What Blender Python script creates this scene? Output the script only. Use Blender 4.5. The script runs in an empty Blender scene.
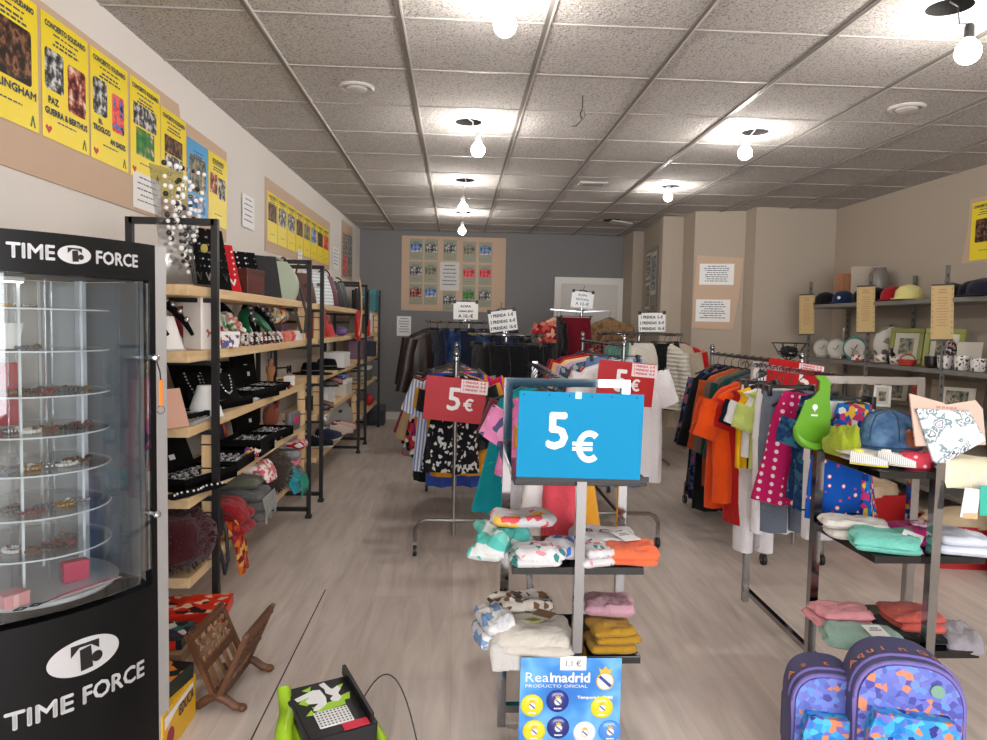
# thrift shop interior: one script, built thing by thing
SKY = 4.5
BULB = 132
EXPO = 0.98
import bpy, bmesh, math, random
from math import sin, cos, pi, radians as rad
from mathutils import Vector, Matrix, noise, Euler

SC = bpy.context.scene
COL = SC.collection
RND = random.Random(7)

# ------------------------------------------------------------------ materials
MATS = {}

def _new(name):
    m = bpy.data.materials.new(name)
    m.use_nodes = True
    nt = m.node_tree
    return m, nt, nt.nodes['Principled BSDF']

def lin(c):
    return tuple(((v / 255) / 12.92 if v / 255 <= .04045 else ((v / 255 + .055) / 1.055) ** 2.4) for v in c) + (1,)

def mat(name, rgb, rough=.6, metal=0., bump=0., bscale=60., spec=.5, coat=0., emit=0., sheen=0.):
    """plain surface, sRGB 0-255 colour, optional noise bump"""
    if name in MATS: return MATS[name]
    m, nt, b = _new(name)
    b.inputs['Base Color'].default_value = lin(rgb)
    b.inputs['Roughness'].default_value = rough
    b.inputs['Metallic'].default_value = metal
    b.inputs['Specular IOR Level'].default_value = spec
    b.inputs['Coat Weight'].default_value = coat
    if sheen: b.inputs['Sheen Weight'].default_value = sheen
    if emit:
        b.inputs['Emission Color'].default_value = lin(rgb)
        b.inputs['Emission Strength'].default_value = emit
    if bump:
        tc = nt.nodes.new('ShaderNodeTexCoord'); n = nt.nodes.new('ShaderNodeTexNoise'); bp = nt.nodes.new('ShaderNodeBump')
        n.inputs['Scale'].default_value = bscale; n.inputs['Detail'].default_value = 4
        bp.inputs['Strength'].default_value = bump; bp.inputs['Distance'].default_value = .01
        nt.links.new(tc.outputs['Object'], n.inputs['Vector']); nt.links.new(n.outputs['Fac'], bp.inputs['Height'])
        nt.links.new(bp.outputs['Normal'], b.inputs['Normal'])
    MATS[name] = m
    return m

def fab(name, rgb, rough=.9):
    """woven cloth: colour with slight tone variation and a soft weave bump"""
    if name in MATS: return MATS[name]
    m = mat(name, rgb, rough, bump=.6, bscale=17, spec=.15)
    nt = m.node_tree; b = nt.nodes['Principled BSDF']
    for n in nt.nodes:
        if n.type == 'TEX_NOISE': n.inputs['Detail'].default_value = 8; n.inputs['Roughness'].default_value = .6; n.inputs['Distortion'].default_value = .5
        if n.type == 'BUMP': n.inputs['Distance'].default_value = .03
    b.inputs['Sheen Weight'].default_value = .15
    return m

def ramp_mat(name, kind, cols, scale=20., rough=.9, stops=None, sy=1., sz=1., interp='CONSTANT', spec=.15, bump=.2):
    """printed surface: cols picked by a procedural texture. kind: cells, spots, stripes_x/y/z, check, noise, band_z"""
    if name in MATS: return MATS[name]
    m, nt, b = _new(name)
    L = nt.links.new
    tc = nt.nodes.new('ShaderNodeTexCoord'); mp = nt.nodes.new('ShaderNodeMapping')
    mp.inputs['Scale'].default_value = (scale, scale * sy, scale * sz)
    L(tc.outputs['Object'], mp.inputs['Vector'])
    rp = nt.nodes.new('ShaderNodeValToRGB'); rp.color_ramp.interpolation = interp
    n = len(cols)
    st = stops or [i / n for i in range(n)]
    while len(rp.color_ramp.elements) < n: rp.color_ramp.elements.new(.5)
    for e, p, c in zip(rp.color_ramp.elements, st, cols): e.position = p
    for e, p, c in zip(rp.color_ramp.elements, st, cols): e.position = p; e.color = lin(c)
    if kind == 'cells':
        t = nt.nodes.new('ShaderNodeTexVoronoi'); t.inputs['Scale'].default_value = 1
        L(mp.outputs[0], t.inputs['Vector'])
        sp = nt.nodes.new('ShaderNodeSeparateColor'); L(t.outputs['Color'], sp.inputs[0]); L(sp.outputs[0], rp.inputs[0])
    elif kind == 'spots':
        t = nt.nodes.new('ShaderNodeTexVoronoi'); t.inputs['Scale'].default_value = 1
        L(mp.outputs[0], t.inputs['Vector']); L(t.outputs['Distance'], rp.inputs[0])
    elif kind == 'dots':
        t = nt.nodes.new('ShaderNodeTexVoronoi'); t.inputs['Scale'].default_value = 1; t.inputs['Randomness'].default_value = 0
        L(mp.outputs[0], t.inputs['Vector']); L(t.outputs['Distance'], rp.inputs[0])
    elif kind.startswith('stripes'):
        t = nt.nodes.new('ShaderNodeTexWave'); t.bands_direction = kind[-1].upper(); t.inputs['Scale'].default_value = 1
        L(mp.outputs[0], t.inputs['Vector']); L(t.outputs['Fac'], rp.inputs[0])
    elif kind == 'noise':
        t = nt.nodes.new('ShaderNodeTexNoise'); t.inputs['Scale'].default_value = 1; t.inputs['Detail'].default_value = 3
        L(mp.outputs[0], t.inputs['Vector']); L(t.outputs['Fac'], rp.inputs[0])
    L(rp.outputs[0], b.inputs['Base Color'])
    b.inputs['Roughness'].default_value = rough
    b.inputs['Specular IOR Level'].default_value = spec
    MATS[name] = m
    return m

def wood(name, c1, c2, scale=6., along='y', rough=.55):
    if name in MATS: return MATS[name]
    m, nt, b = _new(name); L = nt.links.new
    tc = nt.nodes.new('ShaderNodeTexCoord'); mp = nt.nodes.new('ShaderNodeMapping')
    s = {'x': (.6, 8, 8), 'y': (8, .6, 8), 'z': (8, 8, .6)}[along]
    mp.inputs['Scale'].default_value = tuple(v * scale / 6 for v in s)
    n = nt.nodes.new('ShaderNodeTexNoise'); n.inputs['Scale'].default_value = 3; n.inputs['Detail'].default_value = 6; n.inputs['Distortion'].default_value = .6
    rp = nt.nodes.new('ShaderNodeValToRGB')
    rp.color_ramp.elements[0].position = .3; rp.color_ramp.elements[0].color = lin(c1)
    rp.color_ramp.elements[1].position = .72; rp.color_ramp.elements[1].color = lin(c2)
    bp = nt.nodes.new('ShaderNodeBump'); bp.inputs['Strength'].default_value = .15; bp.inputs['Distance'].default_value = .01
    L(tc.outputs['Object'], mp.inputs['Vector']); L(mp.outputs[0], n.inputs['Vector']); L(n.outputs['Fac'], rp.inputs[0])
    L(rp.outputs[0], b.inputs['Base Color']); L(n.outputs['Fac'], bp.inputs['Height']); L(bp.outputs['Normal'], b.inputs['Normal'])
    b.inputs['Roughness'].default_value = rough
    MATS[name] = m
    return m

def clear(name, tint=(255, 255, 255), gloss=.12, rough=.02):
    """clear acrylic or glass sheet: see-through with a mirror reflection that grows at grazing angles"""
    if name in MATS: return MATS[name]
    m, nt, b = _new(name); nt.nodes.remove(b); L = nt.links.new
    out = nt.nodes['Material Output']
    t = nt.nodes.new('ShaderNodeBsdfTransparent'); t.inputs[0].default_value = lin(tint)
    g = nt.nodes.new('ShaderNodeBsdfGlossy'); g.inputs['Roughness'].default_value = rough
    lw = nt.nodes.new('ShaderNodeLayerWeight'); lw.inputs[0].default_value = .25
    ad = nt.nodes.new('ShaderNodeMath'); ad.operation = 'MULTIPLY_ADD'; ad.inputs[1].default_value = .6; ad.inputs[2].default_value = gloss * .4
    mx = nt.nodes.new('ShaderNodeMixShader')
    L(lw.outputs['Fresnel'], ad.inputs[0]); L(ad.outputs[0], mx.inputs[0]); L(t.outputs[0], mx.inputs[1]); L(g.outputs[0], mx.inputs[2])
    L(mx.outputs[0], out.inputs['Surface'])
    MATS[name] = m
    return m

# ------------------------------------------------------------------ lettering
_GL = {}
def glyphs(s):
    """a line of lettering as (verts, faces), cap height about 1, starting at x=0"""
    if s in _GL: return _GL[s]
    cu = bpy.data.curves.new('t', 'FONT'); cu.body = s; cu.size = 1.4; cu.resolution_u = 2
    ob = bpy.data.objects.new('t', cu); COL.objects.link(ob)
    bpy.context.view_layer.update()
    dg = bpy.context.evaluated_depsgraph_get()
    me = bpy.data.meshes.new_from_object(ob.evaluated_get(dg))
    v = [(p.co.x, p.co.y) for p in me.vertices]; f = [tuple(p.vertices) for p in me.polygons]
    bpy.data.objects.remove(ob); bpy.data.curves.remove(cu); bpy.data.meshes.remove(me)
    if v:
        x0 = min(p[0] for p in v); x1 = max(p[0] for p in v)
        v = [(p[0] - x0, p[1]) for p in v]; w = x1 - x0
    else: w = 0
    _GL[s] = (v, f, w)
    return _GL[s]

# ------------------------------------------------------------------ mesh building
class MB:
    """collects shapes into one mesh; mi is the material slot of what is added next"""
    def __init__(s): s.v = []; s.f = []; s.m = []; s.mi = 0; s.T = Matrix()
    def add(s, vs, fs):
        o = len(s.v); T = s.T
        s.v += [tuple(T @ Vector(p)) for p in vs]
        s.f += [tuple(i + o for i in f) for f in fs]; s.m += [s.mi] * len(fs)
        return s
    def box(s, c, d, r=None):
        x, y, z = d[0] / 2, d[1] / 2, d[2] / 2
        P = [Vector((a * x, b * y, e * z)) for a in (-1, 1) for b in (-1, 1) for e in (-1, 1)]
        if r: R = Euler(r).to_matrix(); P = [R @ p for p in P]
        P = [p + Vector(c) for p in P]
        return s.add(P, [(0, 1, 3, 2), (4, 6, 7, 5), (0, 4, 5, 1), (2, 3, 7, 6), (0, 2, 6, 4), (1, 5, 7, 3)])
    def rbox(s, c, d, b=.004, r=None):
        """box with bevelled edges"""
        bm = bmesh.new(); bmesh.ops.create_cube(bm, size=1)
        for v in bm.verts: v.co = Vector((v.co.x * d[0], v.co.y * d[1], v.co.z * d[2]))
        bmesh.ops.bevel(bm, geom=bm.edges[:], offset=min(b, min(d) * .45), segments=2, affect='EDGES', profile=.5)
        R = Euler(r).to_matrix() if r else Matrix.Identity(3)
        bm.verts.index_update()
        s.add([R @ v.co + Vector(c) for v in bm.verts], [tuple(v.index for v in f.verts) for f in bm.faces]); bm.free()
        return s
    def bar(s, a, b, w, h=None):
        """square tube between two points"""
        a, b = Vector(a), Vector(b); d = b - a; L = d.length; h = h or w
        q = d.to_track_quat('Z', 'Y') if abs(d.normalized().z) < .95 else Vector((0, 0, 1)).rotation_difference(d)
        R = q.to_matrix(); m = (a + b) / 2
        P = [R @ Vector((i * w / 2, j * h / 2, k * L / 2)) + m for i in (-1, 1) for j in (-1, 1) for k in (-1, 1)]
        return s.add(P, [(0, 1, 3, 2), (4, 6, 7, 5), (0, 4, 5, 1), (2, 3, 7, 6), (0, 2, 6, 4), (1, 5, 7, 3)])
    def tube(s, pts, r, n=8, closed=False):
        pts = [Vector(p) for p in pts]; k = len(pts)
        rr = r if isinstance(r, (list, tuple)) else [r] * k
        rings = []; up = None
        for i, p in enumerate(pts):
            if closed: d = pts[(i + 1) % k] - pts[i - 1]
            else: d = pts[min(i + 1, k - 1)] - pts[max(i - 1, 0)]
            d = d.normalized() if d.length else Vector((0, 0, 1))
            if up is None: up = Vector((0, 0, 1)) if abs(d.z) < .9 else Vector((1, 0, 0))
            e1 = up - d * up.dot(d); e1 = e1.normalized() if e1.length > 1e-6 else d.orthogonal().normalized()
            up = e1; e2 = d.cross(e1)
            rings.append([p + (e1 * cos(2 * pi * j / n) + e2 * sin(2 * pi * j / n)) * rr[i] for j in range(n)])
        return s.rings(rings, closed)
    def rings(s, R, closed=False, caps=True):
        k = len(R); n = len(R[0]); V = [p for r in R for p in r]; F = []
        for i in range(k if closed else k - 1):
            a, b = i * n, ((i + 1) % k) * n
            F += [(a + j, a + (j + 1) % n, b + (j + 1) % n, b + j) for j in range(n)]
        if caps and not closed: F += [tuple(range(n))[::-1], tuple(range((k - 1) * n, k * n))]
        return s.add(V, F)
    def lathe(s, prof, n=20, c=(0, 0, 0), axis='z', sx=1, sy=1):
        R = []
        for r, z in prof:
            ring = [Vector((r * cos(2 * pi * j / n) * sx, r * sin(2 * pi * j / n) * sy, z)) for j in range(n)]
            if axis == 'y': ring = [Vector((p.x, -p.z, p.y)) for p in ring]
            if axis == 'x': ring = [Vector((p.z, p.x, p.y)) for p in ring]
            R.append([p + Vector(c) for p in ring])
        return s.rings(R)
    def cyl(s, c, r, h, n=16, axis='z'):
        return s.lathe([(r, -h / 2), (r, h / 2)], n, c, axis)
    def ball(s, c, r, n=10, sx=1, sy=1, sz=1):
        k = max(4, n // 2)
        R = [[Vector((r * sx * sin(pi * max(i, .02) / k if i < k else pi * .995) * cos(2 * pi * j / n), r * sy * sin(pi * max(i, .02) / k if i < k else pi * .995) * sin(2 * pi * j / n), -r * sz * cos(pi * i / k))) + Vector(c) for j in range(n)] for i in range(k + 1)]
        return s.rings(R)
    def prism(s, poly, t, o=(0, 0, 0), ux=(1, 0, 0), uy=(0, 0, 1)):
        """flat outline in the plane (ux, uy) given a thickness t along ux x uy (both sides)"""
        ux, uy, o = Vector(ux), Vector(uy), Vector(o); nrm = ux.cross(uy).normalized() * t / 2
        A = [o + ux * p[0] + uy * p[1] for p in poly]; n = len(A)
        V = [a - nrm for a in A] + [a + nrm for a in A]
        F = [tuple(range(n))[::-1], tuple(range(n, 2 * n))] + [(i, (i + 1) % n, n + (i + 1) % n, n + i) for i in range(n)]
        return s.add(V, F)
    def text(s, t, o, size, ux=(1, 0, 0), uy=(0, 0, 1), width=None, align='c', sx=1., bold=0.):
        """lettering: o is the baseline point (left, centre or right by align); size is the cap height"""
        v, f, w = glyphs(t); ux, uy, o = Vector(ux), Vector(uy), Vector(o)
        k = size * sx
        if width: k = width / max(w, 1e-6)
        off = {'c': -w / 2, 'l': 0, 'r': -w}[align]
        nrm = ux.cross(uy).normalized()
        reps = [(0, 0)] if not bold else [(0, 0), (bold, 0), (-bold, 0), (0, bold), (0, -bold)]
        for i, (bx, by) in enumerate(reps):
            s.add([o + ux * ((p[0] + off) * k + bx) + uy * (p[1] * size + by) + nrm * (.00004 + bold * .1) * i for p in v], f)
        return s
    def euro(s, o, h, t, nd=.0008):
        """euro sign in the local x-z plane facing -y: o is the baseline centre"""
        ox, oy, oz = o; r = h / 2; cz = oz + r; A = [rad(48 + (312 - 48) * i / 20) for i in range(21)]
        V = [(ox + r * .82 * cos(a), oy, cz + r * sin(a)) for a in A] + [(ox + (r * .82 - t) * cos(a), oy, cz + (r - t) * sin(a)) for a in A]
        s.add(V, [(i, i + 1, 22 + i, 21 + i) for i in range(20)])
        for k, q in ((1, .16), (2, -.16)): s.box((ox - r * .42, oy - nd * .1 * k, cz + r * q), (r * 1.25, nd * .2, t * .62))
        return s
    def lines(s, o, w, n, gap, h, ux=(1, 0, 0), uy=(0, 0, 1), seed=0, fill=.9):
        """rows of small print too small to read: short dark dashes standing for words"""
        rr = random.Random(seed); ux, uy, o = Vector(ux), Vector(uy), Vector(o)
        for i in range(n):
            L = w * (fill if i % 3 else fill * .75) * (1 - .15 * rr.random()); x = -L / 2
            while x < L / 2:
                q = min(L / 2 - x, w * rr.uniform(.05, .16)); b = o + uy * (-i * gap)
                s.add([b + ux * x, b + ux * (x + q), b + ux * (x + q) + uy * h, b + ux * x + uy * h], [(0, 1, 2, 3)])
                x += q + w * .025
        return s
    def quad(s, o, w, h, ux=(1, 0, 0), uy=(0, 0, 1)):
        ux, uy, o = Vector(ux), Vector(uy), Vector(o)
        return s.add([o, o + ux * w, o + ux * w + uy * h, o + uy * h], [(0, 1, 2, 3)])
    def build(s, name, mats, parent=None, smooth=False, loc=None, rz=None):
        me = bpy.data.meshes.new(name); me.from_pydata(s.v, [], s.f)
        for m in (mats if isinstance(mats, (list, tuple)) else [mats]): me.materials.append(m)
        if s.mi or any(s.m): me.polygons.foreach_set('material_index', s.m)
        me.validate(); me.update()
        bm = bmesh.new(); bm.from_mesh(me)
        bmesh.ops.recalc_face_normals(bm, faces=[f for f in bm.faces if True]) if smooth is not None else None
        bm.to_mesh(me); bm.free()
        if smooth:
            me.polygons.foreach_set('use_smooth', [True] * len(me.polygons))
            try: me.set_sharp_from_angle(angle=rad(smooth if smooth > 1 else 40))
            except Exception: pass
        ob = bpy.data.objects.new(name, me); COL.objects.link(ob)
        if parent: ob.parent = parent
        if loc is not None: ob.location = loc
        if rz is not None: ob.rotation_euler = rz if isinstance(rz, (tuple, list)) else (0, 0, rz)
        return ob

def tag(o, label=None, cat=None, group=None, kind=None):
    if label: o['label'] = label
    if cat: o['category'] = cat
    if group: o['group'] = group
    if kind: o['kind'] = kind
    return o

def thing(name, label, cat, loc=(0, 0, 0), rz=0, group=None):
    o = bpy.data.objects.new(name, None); COL.objects.link(o); o.empty_display_size = .05
    o.location = loc; o.rotation_euler = rz if isinstance(rz, (tuple, list)) else (0, 0, rz)
    return tag(o, label, cat, group)

def struct(name, mb, m, smooth=False):
    return tag(mb.build(name, m, None, smooth), kind='structure')

def copy_tree(o, parent=None):
    c = o.copy(); COL.objects.link(c); c.parent = parent
    for ch in list(o.children): copy_tree(ch, c)
    return c

def nz(p, s=1., seed=0):
    return noise.noise(Vector((p[0] * s + seed * 7.3, p[1] * s - seed * 3.1, p[2] * s + seed)))
# ------------------------------------------------------------------ camera
cam = bpy.data.cameras.new('camera'); camo = bpy.data.objects.new('camera', cam); COL.objects.link(camo)
cam.sensor_width = 36; cam.lens = 723.1 / 987 * 36; cam.clip_start = .05
yaw, pitch, roll = .0516545, -.0624791, .0206045
fw = Vector((sin(yaw) * cos(pitch), cos(yaw) * cos(pitch), sin(pitch)))
r0 = Vector((cos(yaw), -sin(yaw), 0)); u0 = r0.cross(fw)
rr_ = r0 * cos(roll) + u0 * sin(roll); uu_ = -r0 * sin(roll) + u0 * cos(roll)
Mx = Matrix((rr_, uu_, -fw)).transposed().to_4x4(); Mx.translation = (0, 0, 1.31)
camo.matrix_world = Mx
SC.camera = camo

# ------------------------------------------------------------------ setting
H = 2.55
def lwx(y): return -1.495 + .018 * y           # the left wall runs very slightly askew

def plaster(name, rgb):
    m = mat(name, rgb, .85, bump=.08, bscale=25, spec=.2); return m
M_white = plaster('white_wall_paint', (222, 215, 208))
M_beige = plaster('beige_wall_paint', (176, 163, 148))
M_grey = plaster('grey_wall_paint', (128, 126, 127))
M_base = mat('white_gloss_trim', (225, 221, 214), .45)

# floor: pale greyed oak laminate boards running away from the camera
def floor_mat():
    m, nt, b = _new('greyed_oak_laminate'); L = nt.links.new
    tc = nt.nodes.new('ShaderNodeTexCoord')
    sp = nt.nodes.new('ShaderNodeSeparateXYZ'); L(tc.outputs['Object'], sp.inputs[0])
    cb = nt.nodes.new('ShaderNodeCombineXYZ'); L(sp.outputs['Y'], cb.inputs['X']); L(sp.outputs['X'], cb.inputs['Y'])
    br = nt.nodes.new('ShaderNodeTexBrick'); L(cb.outputs[0], br.inputs['Vector'])
    br.inputs['Scale'].default_value = 1; br.inputs['Brick Width'].default_value = 1.3; br.inputs['Row Height'].default_value = .19
    br.inputs['Mortar Size'].default_value = .0012; br.inputs['Mortar Smooth'].default_value = .3; br.offset = .37
    br.inputs['Color1'].default_value = lin((220, 208, 199)); br.inputs['Color2'].default_value = lin((211, 199, 190)); br.inputs['Mortar'].default_value = lin((196, 185, 176))
    mp = nt.nodes.new('ShaderNodeMapping'); mp.inputs['Scale'].default_value = (9, 1.1, 1); L(tc.outputs['Object'], mp.inputs['Vector'])
    n = nt.nodes.new('ShaderNodeTexNoise'); n.inputs['Scale'].default_value = 2; n.inputs['Detail'].default_value = 8; n.inputs['Distortion'].default_value = .8
    L(mp.outputs[0], n.inputs['Vector'])
    rp = nt.nodes.new('ShaderNodeValToRGB'); rp.color_ramp.elements[0].position = .3; rp.color_ramp.elements[1].position = .7
    rp.color_ramp.elements[0].color = (.8, .79, .78, 1); rp.color_ramp.elements[1].color = (1.06, 1.06, 1.06, 1)
    L(n.outputs['Fac'], rp.inputs[0])
    mx = nt.nodes.new('ShaderNodeMix'); mx.data_type = 'RGBA'; mx.blend_type = 'MULTIPLY'; mx.inputs['Factor'].default_value = 1
    L(br.outputs['Color'], mx.inputs['A']); L(rp.outputs[0], mx.inputs['B']); L(mx.outputs['Result'], b.inputs['Base Color'])
    b.inputs['Roughness'].default_value = .42; b.inputs['Specular IOR Level'].default_value = .4
    return m
fl = MB(); fl.quad((-1.6, -3.2, 0), 5.8, 13.4, (1, 0, 0), (0, 1, 0)); FLOOR = struct('floor', fl, floor_mat())
sm = MB(); sm.box((-.62, 2.2, .0005), (.005, 2.6, .001)); struct('trim_7', sm, mat('dark_seam', (60, 54, 48), .9))

# ceiling: mineral-fibre tiles in a metal grid, round cut-outs where the fittings have been taken out
def tile_mat():
    m, nt, b = _new('fissured_ceiling_tile'); L = nt.links.new
    tc = nt.nodes.new('ShaderNodeTexCoord'); n = nt.nodes.new('ShaderNodeTexNoise'); v = nt.nodes.new('ShaderNodeTexNoise')
    n.inputs['Scale'].default_value = 55; n.inputs['Detail'].default_value = 5; n.inputs['Roughness'].default_value = .65
    v.inputs['Scale'].default_value = 130; v.inputs['Detail'].default_value = 2
    L(tc.outputs['Object'], n.inputs['Vector']); L(tc.outputs['Object'], v.inputs['Vector'])
    rp = nt.nodes.new('ShaderNodeValToRGB'); rp.color_ramp.elements[0].position = .37; rp.color_ramp.elements[1].position = .47
    rp.color_ramp.elements[0].color = lin((150, 143, 137)); rp.color_ramp.elements[1].color = lin((203, 197, 192))
    L(v.outputs['Fac'], rp.inputs[0]); L(rp.outputs[0], b.inputs['Base Color'])
    bp = nt.nodes.new('ShaderNodeBump'); bp.inputs['Strength'].default_value = 1.; bp.inputs['Distance'].default_value = .02
    L(n.outputs['Fac'], bp.inputs['Height']); L(bp.outputs['Normal'], b.inputs['Normal'])
    b.inputs['Roughness'].default_value = .95; b.inputs['Specular IOR Level'].default_value = .1
    return m
GX0, GY0 = -.2509, 2.4395
HOLES = [(.049, 2.739), (.049, 4.539), (.049, 6.339), (.049, 8.139), (1.849, 2.739), (1.849, 4.539), (1.849, 6.339), (.049, .939), (1.849, .939)]
xs = [-1.6] + [GX0 + .6 * i for i in range(-1, 7)] + [3.9]
xs = [x for x in xs]
ys = [-3.2] + [GY0 + .6 * j for j in range(-9, 13)] + [10.0]
ce = MB(); dk = MB()
for i in range(len(xs) - 1):
    for j in range(len(ys) - 1):
        x0, x1, y0, y1 = xs[i], xs[i + 1], ys[j], ys[j + 1]
        hole = next((h for h in HOLES if x0 < h[0] < x1 and y0 < h[1] < y1), None)
        if not hole: ce.quad((x0, y0, H), x1 - x0, y1 - y0, (1, 0, 0), (0, 1, 0)); continue
        cx, cy = (x0 + x1) / 2, (y0 + y1) / 2; n = 32; r = .082
        inn = [(cx + r * cos(2 * pi * k / n), cy + r * sin(2 * pi * k / n), H) for k in range(n)]; out = []
        for k in range(n):
            c_, s_ = cos(2 * pi * k / n), sin(2 * pi * k / n); q = max(abs(c_), abs(s_))
            out.append((cx + .3 * c_ / q, cy + .3 * s_ / q, H))
        ce.add(inn + out, [(k, (k + 1) % n, n + (k + 1) % n, n + k) for k in range(n)])
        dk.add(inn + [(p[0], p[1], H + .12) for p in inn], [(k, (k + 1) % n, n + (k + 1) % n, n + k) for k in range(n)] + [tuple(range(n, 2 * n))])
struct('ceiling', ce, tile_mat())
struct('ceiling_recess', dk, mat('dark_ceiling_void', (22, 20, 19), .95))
g = MB()
for x in xs[1:-1]:
    g.mi = 0; g.box((x - .004, 3.4, H - .004), (.018, 13.2, .008)); g.mi = 1; g.box((x + .009, 3.4, H - .005), (.008, 13.2, .01))
g.mi = 2
for y in ys[1:-1]: g.box((1.15, y, H - .002), (5.5, .012, .006))
struct('ceiling_grid', g, [mat('shadow_gap_metal', (118, 112, 106), .5), mat('grid_white_metal', (196, 190, 184), .4), mat('grid_cross_metal', (166, 160, 154), .5)])

def wallbox(name, a, b, m, t=.1, z0=0, z1=H):
    """wall whose inner face runs from a to b (inside is to the left of a->b)"""
    a, b = Vector((*a, 0)), Vector((*b, 0)); d = (b - a).normalized(); nrm = Vector((d.y, -d.x, 0)) * t
    P = [a, b, b + nrm, a + nrm]; mb = MB()
    mb.add([p + Vector((0, 0, z0)) for p in P] + [p + Vector((0, 0, z1)) for p in P], [(0, 1, 2, 3), (7, 6, 5, 4), (0, 4, 5, 1), (1, 5, 6, 2), (2, 6, 7, 3), (3, 7, 4, 0)])
    return struct(name, mb, m)
wallbox('wall_left', (lwx(9.85), 9.85), (lwx(-3), -3), M_white)
wallbox('wall_back', (2.25, 9.85), (lwx(9.85), 9.85), M_grey)
wallbox('wall_alcove', (2.251, 9.4), (2.25, 9.85), M_beige, .1)
wallbox('wall_alcove_face', (2.45, 9.3), (2.25, 9.3), M_beige, .1)
wallbox('wall_pillar_side', (2.267, 8.0), (2.39, 9.3), M_beige, .1)
wallbox('wall_pillar', (2.5, 8.0), (2.267, 8.0), M_beige, .1)
wallbox('wall_recess_side', (2.5, 7.62), (2.5, 8.0), M_beige, .1)
wallbox('wall_recess', (3.0, 7.5), (2.5, 7.62), M_beige, .1)
wallbox('wall_corner_side', (3.001, 7.345), (3.0, 7.5), M_beige, .1)
wallbox('wall_corner', (3.83, 7.24), (3.0, 7.24), M_beige, .1)
wallbox('wall_right', (3.83, -3), (3.83, 7.24), M_beige)
# street front behind the camera: low wall, header and posts around an open shop window
sf = MB(); sf.box((1.1, -3.05, .15), (5.4, .1, .3)); sf.box((1.1, -3.05, 2.45), (5.4, .1, .2))
for x in (-1.5, -.2, 1.1, 2.4, 3.8): sf.box((x, -3.05, 1.3), (.08, .1, 2.1))
struct('wall_front', sf, M_white)
bb = MB(); bb.box((.47, 9.84, .05), (3.6, .02, .1)); struct('baseboard_back', bb, M_base)

# white double door in the grey wall
D = thing('door_1', None, None, (1.79, 9.85, 0)); D['kind'] = 'structure'
m = MB()
m.box((-.43, -.02, .985), (.09, .06, 1.97)); m.box((.43, -.02, .985), (.09, .06, 1.97)); m.box((0, -.02, 1.93), (.95, .062, .09))
m.build('door_frame', M_base, D)
m = MB(); m.rbox((0, -.012, .95), (.77, .04, 1.88), .004); m.build('door_leaf', mat('door_white', (206, 202, 196), .5), D)
m = MB(); m.cyl((-.3, -.045, 1.0), .012, .05, 10, 'y'); m.box((-.25, -.075, 1.0), (.1, .015, .02)); m.build('door_handle', mat('brushed_steel', (150, 150, 150), .35, 1), D)

# ------------------------------------------------------------------ light
w = bpy.data.worlds.new('sky'); SC.world = w; w.use_nodes = True
nt = w.node_tree; bg = nt.nodes['Background']
bg.inputs['Color'].default_value = (.93, .96, 1, 1); bg.inputs['Strength'].default_value = SKY
la = bpy.data.lights.new('window_portal', 'AREA'); la.shape = 'RECTANGLE'; la.size = 5.2; la.size_y = 2.1
lo = bpy.data.objects.new('window_portal', la); COL.objects.link(lo); lo.location = (1.1, -3.12, 1.3); lo.rotation_euler = (rad(90), 0, 0)
la.cycles.is_portal = True

M_glow = None
def glow():
    m, nt, b = _new('lit_bulb_glass'); nt.nodes.remove(b)
    e = nt.nodes.new('ShaderNodeEmission'); e.inputs[0].default_value = (1, .96, .91, 1); e.inputs[1].default_value = BULB
    nt.links.new(e.outputs[0], nt.nodes['Material Output'].inputs['Surface']); return m
M_glow = glow()
M_wire = mat('pale_flex', (222, 218, 212), .5); M_sock = mat('white_socket', (228, 226, 222), .4); M_blk = mat('black_plastic', (26, 26, 27), .45)
def bulb(hx, hy, bx, by, bz, r, label, dark=False, long=False):
    t = thing('ceiling_bulb', label, 'light bulb', (bx, by, bz), 0, 'bare bulbs hanging from the ceiling')
    top = Vector((hx - bx, hy - by, H + .02 - bz)); so = r + (.06 if not long else .16)
    m = MB(); m.tube([top, top * .75 + Vector((.012, 0, .03)), top * .4 + Vector((-.008, 0, .03)), (0, 0, so)], .0035, 6); m.build('flex', M_blk if dark else M_wire, t, 1)
    m = MB(); m.lathe([(.012, so), (.017, so - .01), (.018, r * .85), (.012, r * .8)], 14); m.build('socket', M_blk if dark else M_sock, t, 30)
    m = MB(); m.lathe([(.012, r * 1.25), (.02, r * 1.05)] + [(r * cos(a), r * sin(a)) for a in [rad(x) for x in range(50, -81, -13)]] + [(.002, -r)], 18); m.build('bulb', M_glow, t, 60)
    return t
bulb(.049, 4.539, .111, 4.54, 2.384, .042, 'bare lit bulb third from the front in the left row, beside a hanging wire end')
bulb(.049, 6.339, .035, 6.34, 2.313, .04, 'bare lit bulb hanging lowest in the far middle of the ceiling')
bulb(.049, 8.139, .038, 8.14, 2.344, .04, 'farthest bare lit bulb, just above the kraft board on the grey wall')
bulb(1.849, 4.539, 1.79, 4.54, 2.42, .042, 'bare lit bulb on a white socket right of centre, under an oval ceiling hole')
bulb(1.849, 2.739, 1.932, 2.74, 2.387, .045, 'bare lit bulb with a black socket and bent wire at the top right', dark=True)
bulb(1.849, 6.339, 1.829, 6.34, 2.459, .038, 'small bare lit bulb close to the ceiling above the white jacket rack')
bulb(.049, 2.739, .158, 2.74, 2.415, .042, 'large bare lit bulb with a long white socket at the top centre')
bulb(.049, .939, .08, .94, 2.39, .042, 'bare lit bulb in the left row, first from the shop window')
bulb(1.849, .939, 1.83, .94, 2.39, .042, 'bare lit bulb in the right row, first from the shop window')
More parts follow.
